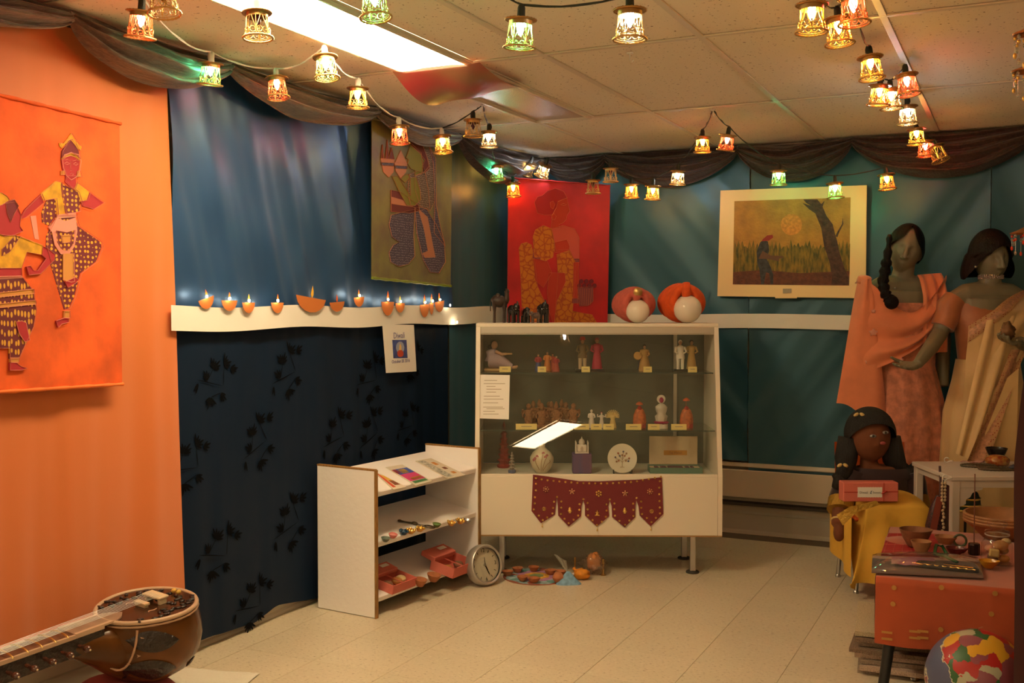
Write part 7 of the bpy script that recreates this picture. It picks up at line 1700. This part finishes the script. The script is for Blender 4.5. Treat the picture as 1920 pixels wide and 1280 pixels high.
obj('box', MB().lathe([(.040, 0), (.050, .006), (.053, .018), (.050, .030), (.034, .042), (.008, .046)], 28), mat('red_gold_painted_lacquer', (.26, .03, .012), .18, col2=(.42, .20, .03), noise_amt=.3, scale=55, coat=.5), t, smooth=60)
t = onW('black_bowl', 'black lacquer bowl behind the red painted box', 'bowl', 1868, 861); bowl(t, .050, .055, mat('black_lacquer', (.012, .010, .010), .25))
bdm = mat('dark_bead_chain', (.10, .075, .045), .4, .3)
for k, (px, py, rx_, lb) in enumerate(((1834, 874, .075, 'left coil'), (1872, 880, .085, 'right coil'))):
    t = onW('bead_necklace', 'flat coil of dark beaded necklace on the white side table, ' + lb, 'necklace', px, py, 'coiled bead necklaces')
    for q in range(3): obj('bead_string', MB().tube([((rx_ - .012 * q) * cos(i * pi / 30), (.045 - .010 * q) * sin(i * pi / 30), .004) for i in range(60)], [.0042 * (1 + .35 * (i % 2)) for i in range(60)], 5, closed=True), bdm, t)
t = onW('blue_pouch', 'small dark blue pouch at the right of the white side table', 'pouch', 1905, 881); obj('pouch', MB().ell((0, 0, .012), (.032, .022, .012), 14, 9, fn=lambda w, v: crump(w, v, 6.3, .25)), fm('dark_slate_blue_cloth', (.03, .035, .06)), t, smooth=180)
t = onW('pink_ribbon', 'loose coil of pale pink ribbon at the left of the white side table', 'ribbon', 1822, 867); obj('ribbon', MB().tube([(-.05 + .012 * i, .012 * sin(i * 1.4), .004 + .003 * sin(i)) for i in range(10)], .005, 6, flat=.3), fm('pale_pink_ribbon', (.45, .22, .20)), t, smooth=180)
# hooks and strands at its left edge
for k, (px, py, lb) in enumerate(((1772, 895, 'front'), (1775, 862, 'rear'))):
    dd = D3 + (.0 if k == 0 else .33); p = on_d(px, py, dd)
    t = thing('ring_hook', 'small white ring hook on the left edge of the white side table, the %s one' % lb, 'hook', p, (0, 0, MA), 'ring hooks on the side table')
    obj('ring', MB().tube([(.011 * cos(q * pi / 8 + .6), 0, .011 * sin(q * pi / 8 + .6)) for q in range(14)], .0022, 6), white_paper, t, smooth=180); obj('shank', MB().tube([(.008, 0, -.008), (.016, 0, -.004), (.030, 0, -.004)], .0022, 6), white_paper, t, smooth=180)
t = thing('shell_strand', 'double strand of cream shells hanging from the side table hook', 'shell strand', on_d(1769, 903, D3 - .01), (0, 0, MA))
shl = mat('cream_shell', (.52, .38, .24), .4); obj('cord', MB().tube([(0, 0, .01), (0, 0, -.24)], .0015, 5), fm('dark_cord', (.04, .02, .015)), t)
for k in range(17):
    z_ = -.006 - k * .0145; 
    for q in ((-1, 1) if k < 6 else (0,)): obj('shell', MB().lathe([(.001, -.007), (.005, -.004), (.0065, .001), (.0035, .006), (.001, .008)], 8, (0, 0, 0), mv(q * .006 + (.003 * sin(k * 2.1) if not q else 0), -.003, z_) @ eul(.3 * sin(k), .5 * sin(k * 1.7), 0)), shl, t, smooth=60)
t = thing('red_scarf', 'dark red cloth scarf hanging behind the shell strand', 'scarf', on_d(1778, 905, D3 + .16), (0, 0, MA))
obj('cloth', MB().grid(lambda u, v: (-.022 + .044 * u + .01 * v, .006 * sin(8 * u), .05 - .42 * v), 8, 16), mat('dark_maroon_cloth', (.06, .006, .008), .8), t, smooth=180)
t = thing('sequin_bag', 'dark red sequinned shoulder bag hanging left of the white side table', 'bag', on_d(1756, 1010, D3 + .10), (0, 0, MA))
obj('bag', MB().loft([(0, 0, 0, .045, .02), (.06, .0, 0, .050, .028), (.14, .006, 0, .036, .022), (.19, .012, 0, .016, .012)], 18), mat('wine_sequinned_fabric', (.055, .014, .016), .4, noise_amt=.9, scale=160), t, smooth=60)
obj('flap', MB().grid(lambda u, v: (-.050 + .03 * u + .035 * v, -.03, .0 + .19 * v), 4, 10), fm('rust_red_trim', (.26, .05, .03)), t); obj('strap', MB().tube([(.012, 0, .185), (.022, .02, .25), (.03, .05, .31)], .005, 6), fm('dark_maroon_strap', (.06, .008, .01)), t)
D4 = D3 + .20
t = thing('striped_cap', 'dark green and gold striped cap on a stick stand beneath the white side table', 'cap', on_z(1812, 1030, .0) if False else Vector((on_d(1808, 990, D4).x, on_d(1808, 990, D4).y, 0)), (0, 0, MA))
zc_ = on_d(1810, 935, D4).z
obj('cap', MB().lathe([(.058, -.05), (.062, -.03), (.060, .0), (.05, .03), (.03, .045), (.004, .05)], 28, (.005, 0, zc_), eul(0, 0, 0)), mat('dark_green_felt', (.010, .028, .016), .6), t, smooth=60)
for z_, r_ in ((-.044, .0605), (-.022, .0628), (.006, .0605)): obj('gold_band', MB().lathe([(r_, z_ - .004), (r_ + .001, z_), (r_, z_ + .004)], 28, (.005, 0, zc_), cap=False), gold, t)
obj('stand', MB().tube([(.0, 0, .01), (.005, 0, zc_ + .02)], .006, 8), black_plastic, t); obj('stand_base', MB().disc(.05, 0, .012, 20), black_plastic, t)

# ------------------------------------------------------------------ rug samples, globe and bits on the floor
rgm = [mat('beige_rug_pile', (.56, .46, .30), .95, noise_amt=.2, scale=200, bump=.8, bscale=300), mat('brown_rug_pile', (.24, .16, .11), .95, noise_amt=.3, scale=200, bump=.8, bscale=300), mat('pink_beige_rug_pile', (.58, .42, .32), .95, noise_amt=.2, scale=200, bump=.8, bscale=300), mat('grey_brown_rug_pile', (.36, .27, .20), .95, noise_amt=.25, scale=200, bump=.8, bscale=300)]
rb_o = on_z(1614, 1262, 0); 
RS = [(0, .0, 3, 2), (.010, -.02, 2, -3), (.012, -.005, 3, 4), (-.012, .012, 2, 1), (-.030, .0, 1, -2), (.0, .03, 3, 3), (-.01, .02, 1, -1), (-.014, .03, 0, 2)]
nmr = ['bottom of the stack', 'second from the bottom', 'third from the bottom', 'fourth, pale, jutting out', 'fifth, brown, jutting out left', 'sixth, short and curled', 'second from the top', 'top of the stack, pale beige']
hz = 0.
for k, (ox, oy, mi, rot) in enumerate(RS):
    th_ = .014 + .003 * (k % 2)
    def rug(u, v, kk=k): return None
    mb = MB(); nX, nY = 12, 10
    f = lambda u, v, top: (lerp(0, .50, u), lerp(0, .42, v), (th_ if top else 0) + .010 * max(0, u - .35) * 0 + .004 * k / 7 * sin(3 * u + k) * sin(2 * v + k))
    mb.grid(lambda u, v: f(u, v, 1), nX, nY); mb.grid(lambda u, v: f(u, v, 0), nX, nY)
    rim0 = [(u / nX, 0) for u in range(nX + 1)] + [(1, v / nY) for v in range(1, nY + 1)] + [(1 - u / nX, 1) for u in range(1, nX + 1)] + [(0, 1 - v / nY) for v in range(1, nY)]
    n_ = len(rim0); vs = [f(u, v, 0) for u, v in rim0] + [f(u, v, 1) for u, v in rim0]; mb.raw(vs, [(i, (i + 1) % n_, n_ + (i + 1) % n_, n_ + i) for i in range(n_)])
    bmesh.ops.remove_doubles(mb.bm, verts=mb.bm.verts, dist=1e-5)
    p = rb_o + Vector((ox - .012, oy, 0))
    r = solo('rug_sample', mb, rgm[mi], 'rectangular rug sample in the pile under the orange table, ' + nmr[k], 'rug', loc=(p.x, p.y, hz + .001), rot=(0, 0, R(4 + rot)), smooth=40, group='pile of rug samples')
    hz += th_ + .0022
gd = 3.30; gp_ = on_d(1832, 1274, gd); GRr = .1545
def globemat():
    m = mat('world_map_print', (.2, .2, .3), .45); t = m.node_tree; b = t.nodes['Principled BSDF']
    tc = nd(t, 'ShaderNodeTexCoord'); n1 = nd(t, 'ShaderNodeTexNoise', i_Scale=7.5, i_Detail=5, i_Roughness=.55); n3 = nd(t, 'ShaderNodeTexNoise', i_Scale=22, i_Detail=3)
    ma = nd(t, 'ShaderNodeVectorMath', operation='MULTIPLY_ADD'); ma.inputs[1].default_value = (.045, .045, .045)
    vo = nd(t, 'ShaderNodeTexVoronoi', i_Scale=23); sp = nd(t, 'ShaderNodeSeparateColor'); cr_ = nd(t, 'ShaderNodeValToRGB'); cr_.color_ramp.interpolation = 'CONSTANT'
    e = cr_.color_ramp.elements; e[0].color = (.40, .018, .015, 1); e[1].position = .25; e[1].color = (.62, .33, .02, 1)
    for p_, c_ in ((.48, (.03, .11, .035, 1)), (.66, (.24, .06, .085, 1)), (.86, (.40, .38, .27, 1))): q = e.new(p_); q.color = c_
    oc_ = nd(t, 'ShaderNodeValToRGB'); oc_.color_ramp.interpolation = 'CONSTANT'; o = oc_.color_ramp.elements
    o[0].color = (0, 0, 0, 1); o[1].position = .485; o[1].color = (.5, .5, .5, 1); q = o.new(.505); q.color = (1, 1, 1, 1)
    x1 = nd(t, 'ShaderNodeMix', data_type='RGBA'); x1.inputs[6].default_value = (.085, .10, .19, 1); x1.inputs[7].default_value = (.52, .50, .38, 1)
    g1 = nd(t, 'ShaderNodeMath', operation='GREATER_THAN'); g1.inputs[1].default_value = .25; g2 = nd(t, 'ShaderNodeMath', operation='GREATER_THAN'); g2.inputs[1].default_value = .75
    x2 = nd(t, 'ShaderNodeMix', data_type='RGBA')
    # the land is gathered around the upper front of the ball
    sx3 = nd(t, 'ShaderNodeVectorMath', operation='DISTANCE'); sx3.inputs[1].default_value = (.02, -.10, .10); ad = nd(t, 'ShaderNodeMath', operation='MULTIPLY_ADD'); ad.inputs[1].default_value = -1.7; ad.inputs[2].default_value = .31
    sm = nd(t, 'ShaderNodeMath', operation='ADD')
    K = t.links.new
    K(tc.outputs['Object'], n1.inputs['Vector']); K(tc.outputs['Object'], n3.inputs['Vector']); K(n3.outputs['Color'], ma.inputs[0]); K(tc.outputs['Object'], ma.inputs[2]); K(ma.outputs[0], vo.inputs['Vector'])
    K(vo.outputs['Color'], sp.inputs[0]); K(sp.outputs[0], cr_.inputs[0]); K(tc.outputs['Object'], sx3.inputs[0]); K(sx3.outputs['Value'], ad.inputs[0]); K(ad.outputs[0], sm.inputs[0]); K(n1.outputs['Fac'], sm.inputs[1]); K(sm.outputs[0], oc_.inputs[0])
    K(oc_.outputs[0], g1.inputs[0]); K(oc_.outputs[0], g2.inputs[0]); K(g1.outputs[0], x1.inputs[0]); K(g2.outputs[0], x2.inputs[0]); K(x1.outputs[2], x2.inputs[6]); K(cr_.outputs[0], x2.inputs[7]); K(x2.outputs[2], b.inputs['Base Color'])
    return m
gl_ = thing('globe_ball', 'soft globe ball printed with a colourful world map in front of the table', 'globe', (gp_.x, gp_.y, GRr), (0, 0, MA))
obj('ball', MB().ell((0, 0, 0), GRr, 48, 32, fn=lambda w, v: w * (1 + .008 * fbm(v[0] * 3, v[1] * 3, v[2] * 3))), globemat(), gl_, smooth=180)
obj('valve_tuft', MB().tube([(0, 0, GRr - .004), (.004, 0, GRr + .008), (.014, -.004, GRr + .014)], [.006, .004, .001], 6), glassmat('clear_valve', (.9, .9, .88), .03), gl_)
t = thing('skipping_rope', 'turned wooden skipping rope handle on the floor by the table leg', 'skipping rope', on_z(1722, 1268, .012), (0, 0, MA + R(35)))
obj('grip', MB().lathe([(.010, -.03), (.011, -.02), (.0095, -.005), (.011, .008), (.0095, .02), (.011, .03), (.007, .035)], 14, M=eul(0, pi / 2, 0)), mat('honey_wood', (.34, .15, .035), .45), t, smooth=60)
obj('metal_cap', MB().lathe([(.004, -.042), (.006, -.036), (.010, -.03)], 10, M=eul(0, pi / 2, 0)), chrome, t)
solo('paper_scrap', MB().grid(lambda u, v: (-.10 + .2 * u, -.05 + .10 * v, .003 + .006 * sin(4 * u) * v), 10, 6), white_paper, 'crumpled white paper on the floor behind the wooden handle', 'paper', loc=on_z(1712, 1272, 0) + Vector((.05, .10, 0)), rot=(0, 0, MA), smooth=180)

# ------------------------------------------------------------------ maroon hanging at the right edge
q_ = [(1925, 620), (1908, 740), (1897, 860), (1898, 960), (1903, 1100), (1905, 1290)]; MD = 3.02
mo = on_d(1960, 1200, MD); mo.z = 0
mh = thing('maroon_hanging', 'dark maroon cloth hanging from a rail at the right edge', 'drape', mo, (0, 0, MA))
lm = lambda px, py: Matrix.Rotation(-MA, 3, 'Z') @ (on_d(px, py, MD) - mo)
zt, zb_ = lm(1925, 620).z, .004
def mar(u, v):
    z = lerp(zt, zb_, v); x = 0
    e_ = [lm(*p) for p in q_]
    x = e_[-1].x
    for a_, b_ in zip(e_, e_[1:]):
        if b_.z <= z <= a_.z: x = lerp(a_.x, b_.x, (z - a_.z) / (b_.z - a_.z))
    return (lerp(x, .34, u), .012 * sin(u * 14 + v) * (.3 + v), z)
obj('cloth', MB().grid(mar, 40, 30), mat('dark_maroon_velvet', (.060, .006, .008), .8, sheen=.4), mh, smooth=180)
obj('rail', MB().tube([(.02, .0, zt), (.40, 0, zt)], .012, 10), blk, mh, smooth=60); obj('post', MB().tube([(.37, .03, 0), (.37, .03, zt)], .014, 10), blk, mh, smooth=60)
obj('post_foot', MB().disc(.10, 0, .015, 24, mv(.37, .03, 0)), blk, mh)
# bead mobiles
cop = mat('copper_filigree', (.45, .17, .05), .3, .8, bump=.5, bscale=200); rbd = mat('red_glass_bead', (.65, .06, .03), .1); cbd = mat('clear_glass_bead', (.7, .68, .62), .08, trans=.7)
def mobile(px, py, d, label, r, gilt):
    p = on_d(px, py, d); t = thing('bead_mobile', label, 'mobile', p, (0, 0, MA), 'hanging bead mobiles')
    obj('thread', MB().tube([(0, 0, r * .4), (0, 0, CEIL - p.z - .002)], .0012, 4), chrome, t)
    obj('dish', MB().lathe([(.004, r * .42), (r * .5, r * .2), (r, 0), (r * .94, -.004), (r * .4, r * .12)], 24), cop, t, smooth=60)
    for k in range(9):
        a_ = 2 * pi * k / 9; x_, y_ = r * .82 * cos(a_), r * .82 * sin(a_); h_ = .04 + .02 * (k % 3)
        s_ = obj('bead_string', MB().tube([(x_, y_, 0), (x_, y_, -h_)], .0007, 4), chrome, t)
        for j, z_ in enumerate((.012, .026, h_)): obj('bead', MB().ell((x_, y_, -z_), (.005, .005, .006 + .003 * (j == 2)), 8, 6), ((rbd, cbd), (gold, cbd))[gilt][(j + k) % 2], s_, smooth=180)
mobile(1921, 437, 4.2, 'copper bead mobile with red and clear beads at the right edge', .055, 0)
mobile(1928, 132, 3.3, 'gilded bead mobile near the ceiling at the right edge', .05, 1)
mobile(1928, 62, 2.9, 'gilded bead mobile at the top right corner', .04, 1)
